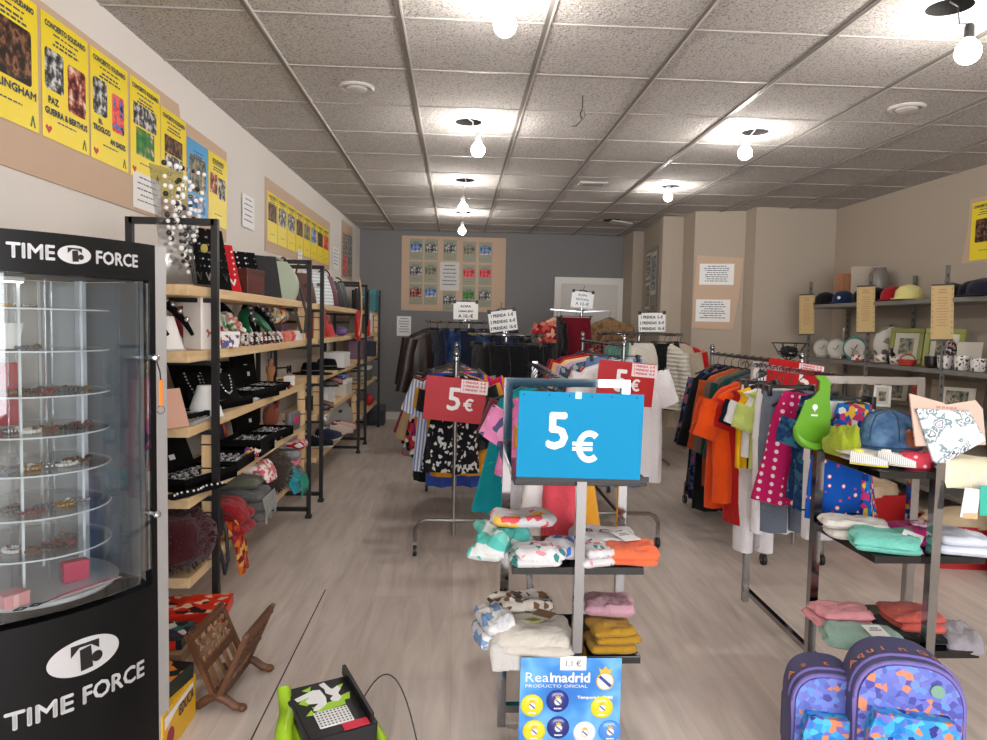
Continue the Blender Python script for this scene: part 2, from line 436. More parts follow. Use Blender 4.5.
m = MB(); m.tube([(0, 0, .0), (0, 0, -.06), (-.012, 0, -.1), (.006, 0, -.125), (.018, 0, -.1), (.006, 0, -.075), (-.012, 0, -.09), (-.004, 0, -.13), (-.03, 0, -.16), (-.055, 0, -.165)], .003, 6)
tag(m.build('ceiling_wire', M_blk, None, 1, (.655, 3.95, H)), 'thin black wire hanging in a loop from a ceiling tile', 'wire')
M_vent = mat('vent_plastic', (196, 191, 186), .5)
for (x, y, lab) in ((-.551, 3.94, 'round white ceiling vent near the left wall'), (2.449, 3.94, 'round white ceiling vent on the right side of the ceiling')):
    t = thing('ceiling_vent', lab, 'ceiling vent', (x, y, H), 0, 'round ceiling vents')
    m = MB(); m.lathe([(.095, 0), (.095, -.006), (.085, -.014), (.07, -.012), (.07, -.004), (.062, -.004)], 28); m.build('rim', M_vent, t, 30)
    m = MB(); m.lathe([(.055, -.001), (.055, -.016), (.04, -.022), (.01, -.023)], 28); m.build('disc', M_vent, t, 30)
t = thing('ceiling_panel', 'small square ceiling hatch over the middle of the shop', 'ceiling hatch', (1.15, 6.3, H))
m = MB(); m.rbox((0, 0, -.006), (.24, .16, .014), .003); m.build('cover', M_vent, t); m = MB(); m.box((0, 0, -.014), (.18, .1, .004)); m.build('grille', mat('vent_grey', (150, 146, 142), .6), t)
t = thing('ceiling_speaker', 'loose square fitting hanging from a hole near the alcove', 'ceiling fitting', (1.8, 8.4, H))
m = MB(); m.cyl((-.03, 0, -.003), .1, .006, 24); m.build('opening', mat('dark_hole', (24, 22, 20), .9), t); m = MB(); m.rbox((.08, 0, -.03), (.24, .2, .012), .003, (0, rad(8), 0)); m.build('cover', M_vent, t)

# ------------------------------------------------------------------ posters
M_kraft = mat('kraft_cardboard', (198, 170, 146), .8, bump=.1, bscale=12)
M_yel = mat('yellow_poster_paper', (240, 214, 20), .42, spec=.5); M_ink = mat('navy_ink', (52, 62, 84), .6); M_sky2 = mat('blue_poster_paper', (70, 160, 214), .42)
M_black = mat('black_ink', (22, 20, 22), .5); M_paper = mat('white_paper', (236, 234, 232), .6); M_heart = mat('red_ink', (196, 40, 44), .5); M_greeny = mat('dark_green_ink', (40, 90, 50), .6)
M_tape = clear('clear_tape', (252, 252, 252), .06, .2)
PHOTO = {
 'dark': ramp_mat('photo_dark_stage', 'noise', [(18, 14, 14), (40, 28, 26), (92, 60, 44), (150, 110, 80), (60, 20, 18)], 30, .4, [0, .42, .52, .6, .68], interp='LINEAR'),
 'bw': ramp_mat('photo_black_white', 'noise', [(20, 20, 22), (90, 90, 92), (210, 208, 205)], 34, .4, [.36, .5, .6], interp='LINEAR'),
 'red': ramp_mat('photo_red_stage', 'noise', [(24, 10, 12), (120, 26, 30), (190, 120, 96), (230, 210, 190)], 30, .4, [.36, .47, .57, .66], interp='LINEAR'),
 'green': ramp_mat('photo_green_field', 'noise', [(40, 110, 52), (66, 140, 66), (170, 120, 90), (230, 225, 220)], 26, .4, [.4, .55, .62, .7], interp='LINEAR'),
 'blue': ramp_mat('photo_blue_sky', 'noise', [(30, 70, 130), (70, 140, 200), (220, 180, 150), (240, 240, 240)], 24, .4, [.36, .5, .6, .7], interp='LINEAR'),
 'town': ramp_mat('photo_town', 'noise', [(50, 60, 60), (120, 120, 104), (180, 160, 130)], 26, .4, [.36, .5, .64], interp='LINEAR'),
 'pink': ramp_mat('photo_pink', 'noise', [(236, 110, 100), (220, 60, 60), (70, 130, 200), (30, 20, 24)], 22, .4, [.4, .5, .58, .64], interp='CONSTANT'),
 'crim': ramp_mat('photo_crimson', 'noise', [(150, 26, 36), (214, 60, 70), (240, 120, 120)], 26, .4, [.36, .5, .6], interp='LINEAR'),
}
LRZ = rad(90 - 1.03)
def poster(w, h, name, label, group, loc, rz, paper=None, heads=(), pics=(), titles=(), lines=True, hearts=True, blue=False, cat='poster'):
    """paper sheet facing local -y, hung with its lower left corner at loc; pics are (x, z, w, h, photo, rounded)"""
    t = thing(name, label, cat, loc, rz, group)
    m = MB(); m.box((w / 2, -.001, h / 2), (w, .001, h)); m.build('sheet', paper or M_yel, t)
    m = MB()
    for (s, z, sz, wd) in heads: m.text(s, (w / 2, -.0024, z * h), sz * h, width=wd * w if wd else None, bold=.0014)
    for (s, x, z, sz, wd) in titles: m.text(s, (x * w, -.0024, z * h), sz * h, width=wd * w if wd else None, bold=.0018)
    if lines:
        m.lines((w / 2, -.0023, .855 * h), w * .84, 1, .02 * h, .014 * h, seed=int(loc[1] * 100))
        m.lines((w / 2, -.0023, .805 * h), w * .7, 2, .035 * h, .018 * h, seed=int(loc[1] * 90))
        m.lines((w / 2, -.0023, .155 * h), w * .62, 1, .03 * h, .012 * h, seed=3)
    if m.v: m.build('lettering', M_ink, t, None)
    for i, (x, z, pw, ph, k, rd) in enumerate(pics):
        m = MB(); r = .014 if rd else .0005; P = []
        for (cx, cz, a0) in ((x * w + pw * w - r, z * h + ph * h - r, 0), (x * w + r, z * h + ph * h - r, 90), (x * w + r, z * h + r, 180), (x * w + pw * w - r, z * h + r, 270)):
            P += [(cx + r * cos(rad(a0 + q)), cz + r * sin(rad(a0 + q))) for q in (0, 30, 60, 90)]
        m.prism(P, .0006, (0, -.0018, 0)); m.build('photo', PHOTO[k], t, None)
    if hearts:
        m = MB(); m.prism([(.12 * w, .04 * h), (.185 * w, .085 * h), (.165 * w, .108 * h), (.135 * w, .1 * h), (.12 * w, .09 * h), (.105 * w, .1 * h), (.075 * w, .108 * h), (.055 * w, .085 * h)], .0006, (0, -.0018, 0)); m.build('heart', M_heart, t, None)
        m = MB(); m.prism([(.84 * w, .03 * h), (.865 * w, .03 * h), (.89 * w, .09 * h), (.915 * w, .03 * h), (.94 * w, .03 * h), (.9 * w, .12 * h), (.88 * w, .12 * h)], .0006, (0, -.0018, 0)); m.build('emblem', M_greeny, t, None)
    return t
def onleft(y, z): return (lwx(y) + .008, y, z)
CS = ('CONCIERTO SOLIDARIO', .9, .045, .86)
PW, PH = .305, .427
m = MB(); m.prism([(0, 0), (2.55, -.01), (2.56, .53), (1.86, .54), (1.84, .6), (0, .6)], .005, (0, -.003, 0))
tag(m.build('cardboard_strip', M_kraft, None, None, (lwx(1.96) + .001, 1.96, 1.785), LRZ), 'long strip of brown kraft card taped to the left wall behind the nearest posters', 'cardboard')
G1 = 'concert posters on the near kraft strip'
poster(PW, PH, 'concert_poster', 'yellow concert poster cut by the left edge, with one big dark stage photo', G1, onleft(2.29, 1.93), LRZ, heads=[CS], pics=[(.0, .33, .88, .42, 'dark', 1)], titles=[('BELLINGHAM', .5, .24, .06, .9)])
poster(PW, PH, 'concert_poster', 'yellow concert poster with a grey portrait and a red stage photo side by side', G1, onleft(2.617, 1.93), LRZ, heads=[CS], pics=[(.06, .4, .38, .33, 'bw', 1), (.53, .3, .4, .4, 'red', 1)], titles=[('PAZ', .22, .29, .055, .2), ('GUERRA & BERTHUS', .5, .2, .052, .9)])
poster(PW, PH, 'concert_poster', 'yellow concert poster with a grey band photo beside a pink and blue drawing', G1, onleft(2.938, 1.93), LRZ, heads=[CS], pics=[(.06, .42, .36, .33, 'bw', 1), (.55, .34, .34, .36, 'pink', 1)], titles=[('EL', .24, .345, .04, .1), ('TROGLOD', .27, .27, .05, .44), ('AN DADES', .7, .2, .05, .42)])
poster(PW, PH, 'concert_poster', 'yellow concert poster with a band photo above a green field photo', G1, onleft(3.265, 1.93), LRZ, heads=[CS], pics=[(.1, .54, .76, .22, 'bw', 0), (.18, .24, .6, .28, 'green', 0)], titles=[], hearts=True)
poster(PW, PH, 'concert_poster', 'yellow concert poster behind the bead necklaces, with two rows of group photos', G1, onleft(3.577, 1.89), LRZ, heads=[CS], pics=[(.14, .52, .7, .2, 'dark', 0), (.14, .36, .7, .15, 'bw', 0)], titles=[], hearts=False)
poster(PW * .95, .39, 'blue_poster', 'blue poster with a castle-like town photo between two yellow posters', G1, onleft(3.905, 1.866), LRZ, M_sky2, heads=[], pics=[(.08, .3, .8, .5, 'town', 0), (.1, .04, .75, .22, 'blue', 0)], titles=[], hearts=False)
poster(PW, .405, 'concert_poster', 'last yellow poster on the near strip, with a red and a black picture', G1, onleft(4.205, 1.852), LRZ, heads=[('SOLIDARIO', .88, .05, .6)], pics=[(.08, .44, .38, .28, 'red', 0), (.52, .4, .38, .3, 'bw', 0)], titles=[], hearts=False)

def notice(w, h, label, loc, rz, n=5, group=None, seed=0, paper=None, big=(), name='paper_notice', tape=True, lm=None, cat='notice'):
    t = thing(name, label, cat, loc, rz, group)
    m = MB(); m.box((w / 2, -.001, h / 2), (w, .001, h)); m.build('sheet', paper or M_paper, t)
    m = MB()
    if n: m.lines((w / 2, -.0018, h * .86), w * .86, n, h * .8 / n, min(h * .035, h * .3 / n), seed=seed)
    for (s, x, z, sz, wd) in big: m.text(s, (x * w, -.0022, z * h), sz * h, width=wd * w if wd else None, bold=.0006)
    if m.v: m.build('lettering', lm or M_ink, t, None)
    return t
GN = 'paper notices on the left wall'
notice(.285, .16, 'white paper notice under the nearest yellow posters, behind the shelf frame', onleft(3.287, 1.795), LRZ, 5, GN, 1)
notice(.26, .215, 'white paper notice alone on the wall between the two poster boards', onleft(4.81, 1.915), LRZ, 5, GN, 2)
notice(.36, .235, 'far white paper notice left of the narrow grey board', onleft(7.9, 1.883), LRZ, 5, GN, 3)
m = MB(); m.prism([(0, 0), (2.4, .04), (2.4, .53), (0, .53)], .005, (0, -.003, 0))
tag(m.build('cardboard_board', M_kraft, None, None, (lwx(5.345) + .001, 5.345, 1.81), LRZ), 'large kraft card on the left wall carrying the second row of yellow posters', 'cardboard')
ks = ['dark', 'bw', 'bw', 'dark', 'town', 'blue', 'dark', 'crim']
lb = ['first from the left, brown photo', 'second from the left, glossy grey photo', 'third from the left, black photo', 'fourth from the left, small dark photo', 'fifth from the left, brown pictures', 'sixth from the left, blue grey photo', 'seventh from the left, dark strip photo', 'last on the right, dark red photo']
for i in range(8):
    poster(.27, .36, 'concert_poster', 'yellow poster on the second kraft board, ' + lb[i], 'yellow posters on the second kraft board', onleft(5.39 + i * .287, 1.89), LRZ, heads=[('CONCIERTO', .89, .05, .8)], pics=[(.08, .42, .84, .36, ks[i], 0)], titles=[], hearts=False)
notice(.16, .12, 'small white paper taped low over the second kraft board', (lwx(6.3) + .014, 6.3, 1.80), LRZ, 3, GN, 9)
m = MB(); m.box((.37, -.003, .33), (.74, .005, .66))
tag(m.build('cardboard_board', M_kraft, None, None, (lwx(8.46) + .001, 8.46, 1.82), LRZ), 'narrow kraft board nearest the grey wall on the left', 'cardboard')
poster(.26, .5, 'grey_poster', 'tall dark and red poster on the narrow far board', 'posters on the narrow far board', onleft(8.52, 1.84), LRZ, mat('grey_poster_paper', (120, 112, 108), .5), pics=[(.1, .5, .8, .45, 'bw', 0), (.1, .05, .8, .42, 'crim', 0)], lines=False, hearts=False)
poster(.32, .5, 'grey_poster', 'grey framed poster at the right of the narrow far board', 'posters on the narrow far board', onleft(8.84, 1.86), LRZ, mat('grey_poster_paper', (120, 112, 108), .5), pics=[(.1, .45, .8, .5, 'bw', 0), (.1, .05, .8, .34, 'town', 0)], lines=False, hearts=False)

# kraft board on the grey back wall
m = MB(); m.box((.7, -.004, .5), (1.4, .006, 1.0)); tag(m.build('cardboard_board', M_kraft, None, None, (-.757, 9.848, 1.48)), 'big kraft board covered with small posters on the grey back wall', 'cardboard')
M_pale = mat('faded_poster_paper', (150, 150, 130), .6)
cx = [-.652, -.452, -.2, .062, .28]
GB = 'small posters on the back kraft board'
rows = [2.165, 1.86, 1.565]
kk = [['blue', 'bw', 'bw', 'town', 'blue'], ['bw', 'town', None, 'crim', 'crim'], ['red', 'blue', 'bw', 'green', 'bw']]
cw = ['far left column', 'second column', 'middle column', 'fourth column', 'right column']; rwd = ['top row', 'middle row', 'bottom row']
kn = {'blue': 'blue photo', 'bw': 'black and white photo', 'town': 'grey brown photo', 'crim': 'red photo', 'red': 'dark red photo', 'green': 'greenish photo'}
for r in range(3):
    for c in range(5):
        if kk[r][c] is None: continue
        z = rows[r] + (0 if c < 2 or c == 2 else -.02) - (.09 if (c == 2 and r == 2) else 0)
        poster(.178, .275, 'small_poster', f'pale poster with {kn[kk[r][c]]}, {rwd[r]}, {cw[c]} of the back board', GB, (cx[c], 9.838, z), 0, M_pale, pics=[(.06, .36, .86, .4, kk[r][c], 0)], lines=True, hearts=False)
notice(.26, .38, 'larger white notice in the middle of the back kraft board', (-.24, 9.836, 1.76), 0, 6, None, 5, mat('grey_white_paper', (206, 204, 198), .6), [])
notice(.19, .265, 'small white notice low on the grey wall left of the kraft board', (-.811, 9.848, 1.135), 0, 6, None, 6)

# right-hand walls
rz = math.atan2(-.12, .5)
m = MB(); m.prism([(0, .02), (.42, 0), (.47, .36), (.5, .76), (.03, .79), (.01, .4)], .005, (0, -.003, 0)); tag(m.build('cardboard_board', M_kraft, None, None, (2.5, 7.612, 1.3), rz), 'kraft board holding two white notices on the beige wall', 'cardboard')
c_, s_ = cos(rz), sin(rz)
for (dx, z, h, lab, sd) in ((.06, 1.78, .22, 'upper white printed notice on the beige wall board', 11), (.035, 1.39, .235, 'lower white printed notice on the beige wall board', 12)):
    notice(.35, h, lab, (2.5 + dx * c_ + .008 * s_, 7.612 + dx * s_ - .008 * c_, z), rz, 8, None, sd)
rz2 = math.atan2(1.3, .123) - pi
m = MB(); m.box((.42, -.003, .38), (.84, .005, .76)); tag(m.build('cardboard_board', mat('grey_card', (150, 140, 128), .8), None, None, (2.358, 9.05, 1.5), rz2), 'grey board of black and white sheets on the pillar side', 'cardboard')
for i, (dx, z, k, w_, h_) in enumerate(((.08, .4, 'bw', .34, .32), (.08, .04, 'town', .34, .32), (.46, .2, 'bw', .34, .5))):
    q = (2.358 + dx * cos(rz2) + .008 * sin(rz2), 9.05 + dx * sin(rz2) - .008 * cos(rz2), 1.5 + z)
    poster(w_, h_, 'grey_sheet', ['upper sheet', 'lower sheet', 'nearer tall sheet'][i] + ' of black and white pictures on the pillar side board', 'sheets on the pillar side board', q, rz2, mat('grey_white_paper', (206, 204, 198), .6), pics=[(.08, .1, .84, .8, k, 0)], lines=False, hearts=False, cat='sheet')
m = MB(); m.prism([(0, .03), (.05, .27), (.06, .5), (.75, .5), (.75, 0)], .005, (0, -.003, 0)); tag(m.build('cardboard_board', M_kraft, None, None, (3.829, 5.36, 1.82), -pi / 2), 'kraft card at the right edge behind a yellow poster', 'cardboard')
poster(.31, .425, 'concert_poster', 'single yellow concert poster on the right wall, cut by the picture edge', None, (3.823, 5.27, 1.86), -pi / 2, heads=[CS], pics=[(.15, .3, .7, .4, 'dark', 1)], titles=[], hearts=False)
# ------------------------------------------------------------------ curved watch display cabinet
CABX, CABY, CABR = -.975, 1.85, .62
CRZ = rad(49.4)
M_cab = mat('satin_black_cabinet', (13, 13, 15), .45, spec=.25); M_alu = mat('brushed_aluminium', (196, 195, 195), .42, .25); M_cabin = mat('grey_interior', (128, 132, 140), .35, .1)
M_silver = mat('silver_print', (214, 214, 216), .4, .3); M_mirror = mat('mirror_panel', (214, 214, 212), .07, .4)
M_acr = clear('clear_acrylic', (250, 251, 252), .35, .03); M_glassf = clear('curved_glass', (246, 249, 250), .12, .01); M_acre = mat('acrylic_edge', (226, 230, 232), .2, spec=.8)
CAB = thing('display_cabinet', 'tall black curved glass display cabinet lettered TIME FORCE, with aluminium edge', 'display cabinet', (CABX, CABY, 0), CRZ)
def arc(deg, r=CABR): a = rad(deg); return (r * sin(a), CABR - r * cos(a))
def arcwall(mb, z0, z1, r0, r1, a0=-26, a1=26, n=18):
    A = [arc(a0 + (a1 - a0) * i / n, r0) for i in range(n + 1)]; B = [arc(a0 + (a1 - a0) * i / n, r1) for i in range(n + 1)][::-1]
    P = A + B; k = len(P)
    mb.add([(x, y, z0) for x, y in P] + [(x, y, z1) for x, y in P], [tuple(range(k))[::-1], tuple(range(k, 2 * k))] + [(i, (i + 1) % k, k + (i + 1) % k, k + i) for i in range(k)])
BACK = [(.2, .42), (-.2, .42)]
def plan(a=25.1, r=CABR): return [arc(-a + 2 * a * i / 18, r) for i in range(19)] + BACK
m = MB(); P = plan(); k = len(P)
def slab(mb, P, z0, z1):
    k = len(P); mb.add([(x, y, z0) for x, y in P] + [(x, y, z1) for x, y in P], [tuple(range(k))[::-1], tuple(range(k, 2 * k))] + [(i, (i + 1) % k, k + (i + 1) % k, k + i) for i in range(k)])
slab(m, P, .0, .55); m.build('plinth', M_cab, CAB, 30)
m = MB(); slab(m, P, 1.412, 1.512); m.build('header', M_cab, CAB, 30)
m = MB()
for s in (1, -1):   # narrow black stiles beside the glass
    arcwall(m, .55, 1.412, CABR, CABR - .02, *( (22.8, 25.1) if s > 0 else (-25.1, -22.8)), n=3)
m.build('stile', M_cab, CAB, 30)
for s in (1, -1):
    x, y = arc(25.1 * s); m = MB()
    m.prism([(x, y), (x + s * .05, y + .035), (x + s * .042, y + .065), (x - s * .01, y + .075), (x - s * .02, y + .02)], 1.512, (0, 0, .756), (1, 0, 0), (0, 1, 0)); m.build('edge_post', M_alu, CAB)
m = MB(); m.box((0, .412, .98), (.4, .008, .86)); m.build('mirror_back', M_mirror, CAB)
for s in (1, -1):
    m = MB(); x, y = arc(25.5 * s); m.bar((x - s * .006, y + .03, .98), (s * .2, .41, .98), .006, .86); m.build('side_panel', M_cabin, CAB)
m = MB(); m.bar((.15, .30, .99), (.172, .28, .99), .004, .84); m.build('light_strip', mat('pale_strip', (206, 208, 214), .3), CAB)
m = MB(); arcwall(m, .565, 1.408, CABR - .004, CABR - .009, -23, 19.5); m.build('curved_glass', M_glassf, CAB, 30)
m = MB(); arcwall(m, .6, 1.405, CABR + .007, CABR + .001, 13, 22.2, 8); dr = m.build('sliding_door', M_glassf, CAB, 30)
for z in (1.2, .76):
    m = MB(); x, y = arc(22.2, CABR + .018); m.cyl((x, y, z), .008, .03, 12, 'y'); m.ball((x, y - .012, z), .011, 10); m.build('lock', mat('chrome', (205, 207, 210), .12, 1), dr, 30)
def arctext(mb, t, mid_deg, z, size, r, width, b=0):
    v, f, w = glyphs(t); k = width / w
    def P(p):
        a = mid_deg + math.degrees((p[0] - w / 2) * k / r); x, y = arc(a, r); return (x, y, z + p[1] * size)
    for bx, bz in ((0, 0), (b, 0), (-b, 0), (0, b), (0, -b)) if b else ((0, 0),):
        mb.add([(*arc(mid_deg + math.degrees(((p[0] - w / 2) * k + bx) / r), r + abs(bx) * .02 + abs(bz) * .04), z + p[1] * size + bz) for p in v], f)
def arcell(mb, mid, z, rx, rz_, r, n=32):
    T = []; B = []
    for i in range(n + 1):
        x = -cos(pi * i / n); h = rz_ * math.sqrt(max(0, 1 - x * x)); q = arc(mid + math.degrees(rx * x / r), r); T.append((*q, z + h)); B.append((*q, z - h))
    mb.add(T + B, [(i, i + 1, n + 2 + i, n + 1 + i) for i in range(n)])
def arcpoly(mb, mid, z, P, r): mb.add([(*arc(mid + math.degrees(x / r), r), z + y) for x, y in P], [tuple(range(len(P)))])
m = MB(); arctext(m, 'TIME', -6.3, 1.446, .036, CABR + .0015, .1, .0013); arctext(m, 'FORCE', 13.2, 1.446, .033, CABR + .0015, .122, .0013); m.build('lettering', M_silver, CAB, None)
m = MB(); arctext(m, 'TIME', -6.2, .298, .046, CABR + .0015, .15, .0018); arctext(m, 'FORCE', 11.3, .303, .046, CABR + .0015, .18, .0018); m.build('lettering', M_silver, CAB, None)
for (mid, z, rx, rz_) in ((2.6, 1.463, .04, .023), (3.6, .43, .092, .048)):
    m = MB(); arcell(m, mid, z, rx, rz_, CABR + .0015); e = m.build('logo_oval', M_silver, CAB, None)
    m = MB(); k = rz_
    arcpoly(m, mid, z, [(-.75 * k, .72 * k), (.75 * k, .72 * k), (.75 * k, .2 * k), (.3 * k, .55 * k), (-.3 * k, .55 * k), (-.75 * k, .1 * k)], CABR + .0025)
    arcpoly(m, mid, z, [(-.3 * k, .4 * k), (.3 * k, .5 * k), (.4 * k, -.72 * k), (-.25 * k, -.78 * k)], CABR + .0028)
    arcell(m, mid + math.degrees(.62 * k / CABR), z - .22 * k, .3 * k, .3 * k, CABR + .003, 16)
    m.build('logo_mark', M_black, e, None)
# inner carousel of clear shelves
CR = (0, .212); SH = [1.326, 1.22, 1.107, 1.006, .91, .80, .697]
m = MB(); m.cyl((*CR, .585), .2, .012, 48); m.lathe([(.2, .579), (.205, .585), (.2, .591)], 48, (*CR, 0)); m.build('turntable', mat('pale_turntable', (196, 196, 198), .3), CAB, 30)
for z in SH:
    m = MB(); m.cyl((*CR, z), .186, .004, 40)
    e = m.build('carousel_shelf', M_acr, CAB, 30)
    m = MB(); m.tube([(CR[0] + .187 * cos(2 * pi * i / 40), CR[1] + .187 * sin(2 * pi * i / 40), z) for i in range(40)], .0022, 5, True); m.build('shelf_rim', M_acre, e, 30)
for i in range(8):
    a = 2 * pi * i / 8 + .25; m = MB(); q = .12 if i % 2 else .06; m.bar((CR[0] + q * cos(a), CR[1] + q * sin(a), .59), (CR[0] + q * cos(a), CR[1] + q * sin(a), 1.405), .006 if i % 2 else .004); m.build('carousel_rod', M_acre if i % 2 else M_acr, CAB)
t = thing('spotlight_strip', 'small lit lamp strip inside the top left of the glass cabinet', 'lamp', tuple(CAB.matrix_basis @ Vector((-.1, .1, 1.403))), CRZ)
m = MB(); m.rbox((0, 0, -.004), (.1, .02, .012), .003); m.build('housing', M_alu, t); m = MB(); m.box((0, 0, -.0115), (.09, .014, .003)); m.build('tube', mat('cabinet_tube', (255, 250, 240), .5, emit=4), t)
CABM = CAB.matrix_basis
def incab(x, y, z): return tuple(CABM @ Vector((x, y, z)))
# orange key clip hanging from the lock
x, y = arc(23.4, CABR + .03)
t = thing('key_clip', 'orange plastic key clip hanging from the upper cabinet lock', 'key clip', incab(x, y, 1.1), CRZ)
m = MB(); m.rbox((0, 0, 0), (.011, .006, .075), .003); m.build('strap', mat('orange_plastic', (232, 130, 24), .4), t)
m = MB(); m.tube([(.011 * cos(a), 0, -.047 + .011 * sin(a)) for a in [2 * pi * i / 16 for i in range(16)]], .0017, 6, True); m.build('ring', mat('chrome', (205, 207, 210), .12, 1), t, 30)
m = MB(); m.tube([(0, 0, .036), (0, .004, .06), (0, .02, .085), (0, .02, .098)], .0022, 6); m.build('cord', M_black, t, 30)
# red card added in place of a red sign reflected in the glass
t = thing('price_card', 'crimson card with a white 5, standing in for a reflection in the cabinet glass', 'price card', incab(-.1, .27, 1.012), CRZ)
m = MB(); m.rbox((0, 0, .085), (.19, .004, .17), .002); m.build('card', mat('crimson_reflection', (196, 34, 70), .45), t)
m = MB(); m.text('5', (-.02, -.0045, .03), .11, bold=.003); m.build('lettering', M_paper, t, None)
t = thing('white_card', 'small white blank card leaning on the second cabinet shelf', 'card', incab(-.085, .12, 1.2225), CRZ + .3)
m = MB(); m.prism([(-.04, 0), (.03, 0), (.045, .065), (-.02, .065)], .002, (0, 0, .002)); m.build('sheet', M_paper, t)
m = MB(); m.prism([(-.04, 0), (-.034, 0), (-.014, .065), (-.02, .065)], .003, (0, -.001, .002)); m.build('fold', mat('card_shadow_white', (220, 220, 222), .5), t)
# jewellery: necklaces, bracelets and cards lying on the shelves
JM = [mat('gold_beads', (196, 150, 70), .3, .8), mat('dark_beads', (46, 36, 36), .3), mat('silver_beads', (200, 200, 204), .2, .9), mat('red_beads', (120, 52, 48), .3), mat('pearl_beads', (232, 226, 218), .3), mat('slate_beads', (84, 90, 104), .3), mat('brown_beads', (110, 74, 54), .4)]
JN = ['gold', 'dark', 'silver', 'dull red', 'pearl white', 'slate', 'brown']
sn = ['top', 'second', 'third', 'fourth', 'fifth', 'sixth', 'lowest']
jr = random.Random(3)
used = {}
for si, z in enumerate(SH):
    for k in range(2 if si < 2 else 5):
        a = -.35 + k * .5 + jr.uniform(-.1, .1) - (pi / 2); q = jr.uniform(.08, .115)
        x, y = CR[0] + q * cos(a * 1.0 - .6), CR[1] + q * sin(a * 1.0 - .6)
        c = (si * 3 + k * 2) % 7; rr = jr.uniform(.022, .034); n = 16
        lab = f'{JN[c]} bead bracelet lying on the {sn[si]} clear shelf of the glass cabinet'
        t = thing('bead_bracelet', lab, 'bracelet', incab(x, y, z + .008), CRZ + jr.uniform(0, 3), 'jewellery on the clear cabinet shelves')
        m = MB()
        for i in range(n): m.ball((rr * cos(2 * pi * i / n), rr * .7 * sin(2 * pi * i / n), 0), rr * .19, 6)
        m.build('beads', JM[c], t, 60)
        m = MB(); m.ball((rr, 0, .003), rr * .3, 8, 1, 1, .7); m.build('clasp', JM[(c + 2) % 7], t, 60)
# bottom of the cabinet
def card_box(name, label, loc, d, rz, m_, lidm, cat='box', group=None, extra=None):
    t = thing(name, label, cat, loc, rz, group)
    m = MB(); m.rbox((0, 0, d[2] * .4), (d[0], d[1], d[2] * .8), .002); m.build('box_base', m_, t)
    m = MB(); m.rbox((0, 0, d[2] * .85), (d[0] * 1.03, d[1] * 1.03, d[2] * .3), .002); m.build('lid', lidm, t)
    if extra: extra(t)
    return t
M_pinkbox = mat('pink_card_box', (226, 150, 150), .6); M_rosebox = mat('rose_card_box', (196, 44, 84), .5)
card_box('gift_box', 'small pale pink gift box on the cabinet turntable', incab(-.105, .06, .592), (.06, .05, .034), CRZ + .2, M_pinkbox, M_pinkbox, extra=lambda t: MB().box((-.005, -.0262, .016), (.012, .001, .032)).build('ribbon', mat('pale_ribbon', (240, 190, 190), .5), t))
card_box('gift_box', 'crimson gift box standing on the cabinet turntable under the lowest shelf', incab(.07, .13, .592), (.062, .03, .055), CRZ - .1, M_rosebox, M_rosebox)
t = thing('bracelet_card', 'long pale pink bracelet card lying at the front of the cabinet turntable', 'card', incab(.06, .045, .5925), CRZ + .22)
m = MB(); m.box((0, 0, .001), (.2, .022, .002)); m.build('card', mat('pale_pink_card', (226, 196, 200), .5), t); m = MB(); m.box((0, 0, .0025), (.15, .006, .002)); m.build('strap', mat('rose_strap', (190, 90, 110), .5), t)
t = thing('spectacles', 'dark spectacles lying at the left front of the cabinet turntable', 'glasses', incab(-.09, .008, .593), CRZ)
m = MB(); m.tube([(-.03, 0, .003), (-.015, -.008, .003), (0, 0, .003), (-.015, .008, .003)], .0018, 5, True); m.tube([(.004, 0, .003), (.019, -.008, .003), (.034, 0, .003), (.019, .008, .003)], .0018, 5, True); m.build('rims', M_black, t, 30)
m = MB(); m.tube([(.034, 0, .003), (.06, .01, .002), (.075, .014, .002)], .0016, 5); m.build('temple', M_black, t, 30)
# ------------------------------------------------------------------ builders for merchandise
LF = pi / 2            # faces into the room from the left wall
RF = -pi / 2
M_chrome = mat('rack_chrome', (158, 158, 160), .1, 1); M_steel = mat('steel_tube', (150, 148, 146), .28, 1)
M_iron = mat('black_iron', (17, 16, 17), .5); M_pine = wood('pine_board', (206, 172, 124), (232, 204, 160), 6, 'y'); M_pinez = wood('pine_upright', (214, 176, 128), (236, 200, 152), 6, 'z')
M_velvet = mat('black_velvet', (9, 9, 10), .9, spec=.15); M_white = mat('white_card_stock', (234, 232, 230), .6); M_greyc = mat('grey_lining', (150, 150, 152), .8)
M_rings = ramp_mat('rows_of_rings', 'cells', [(30, 30, 32), (200, 200, 205), (120, 120, 124), (236, 234, 230), (30, 30, 32)], 85, .3, spec=.6)
M_beadmix = ramp_mat('bead_rows', 'cells', [(24, 22, 24), (120, 40, 50), (200, 196, 190), (60, 80, 120), (30, 30, 30)], 60, .4, spec=.5)
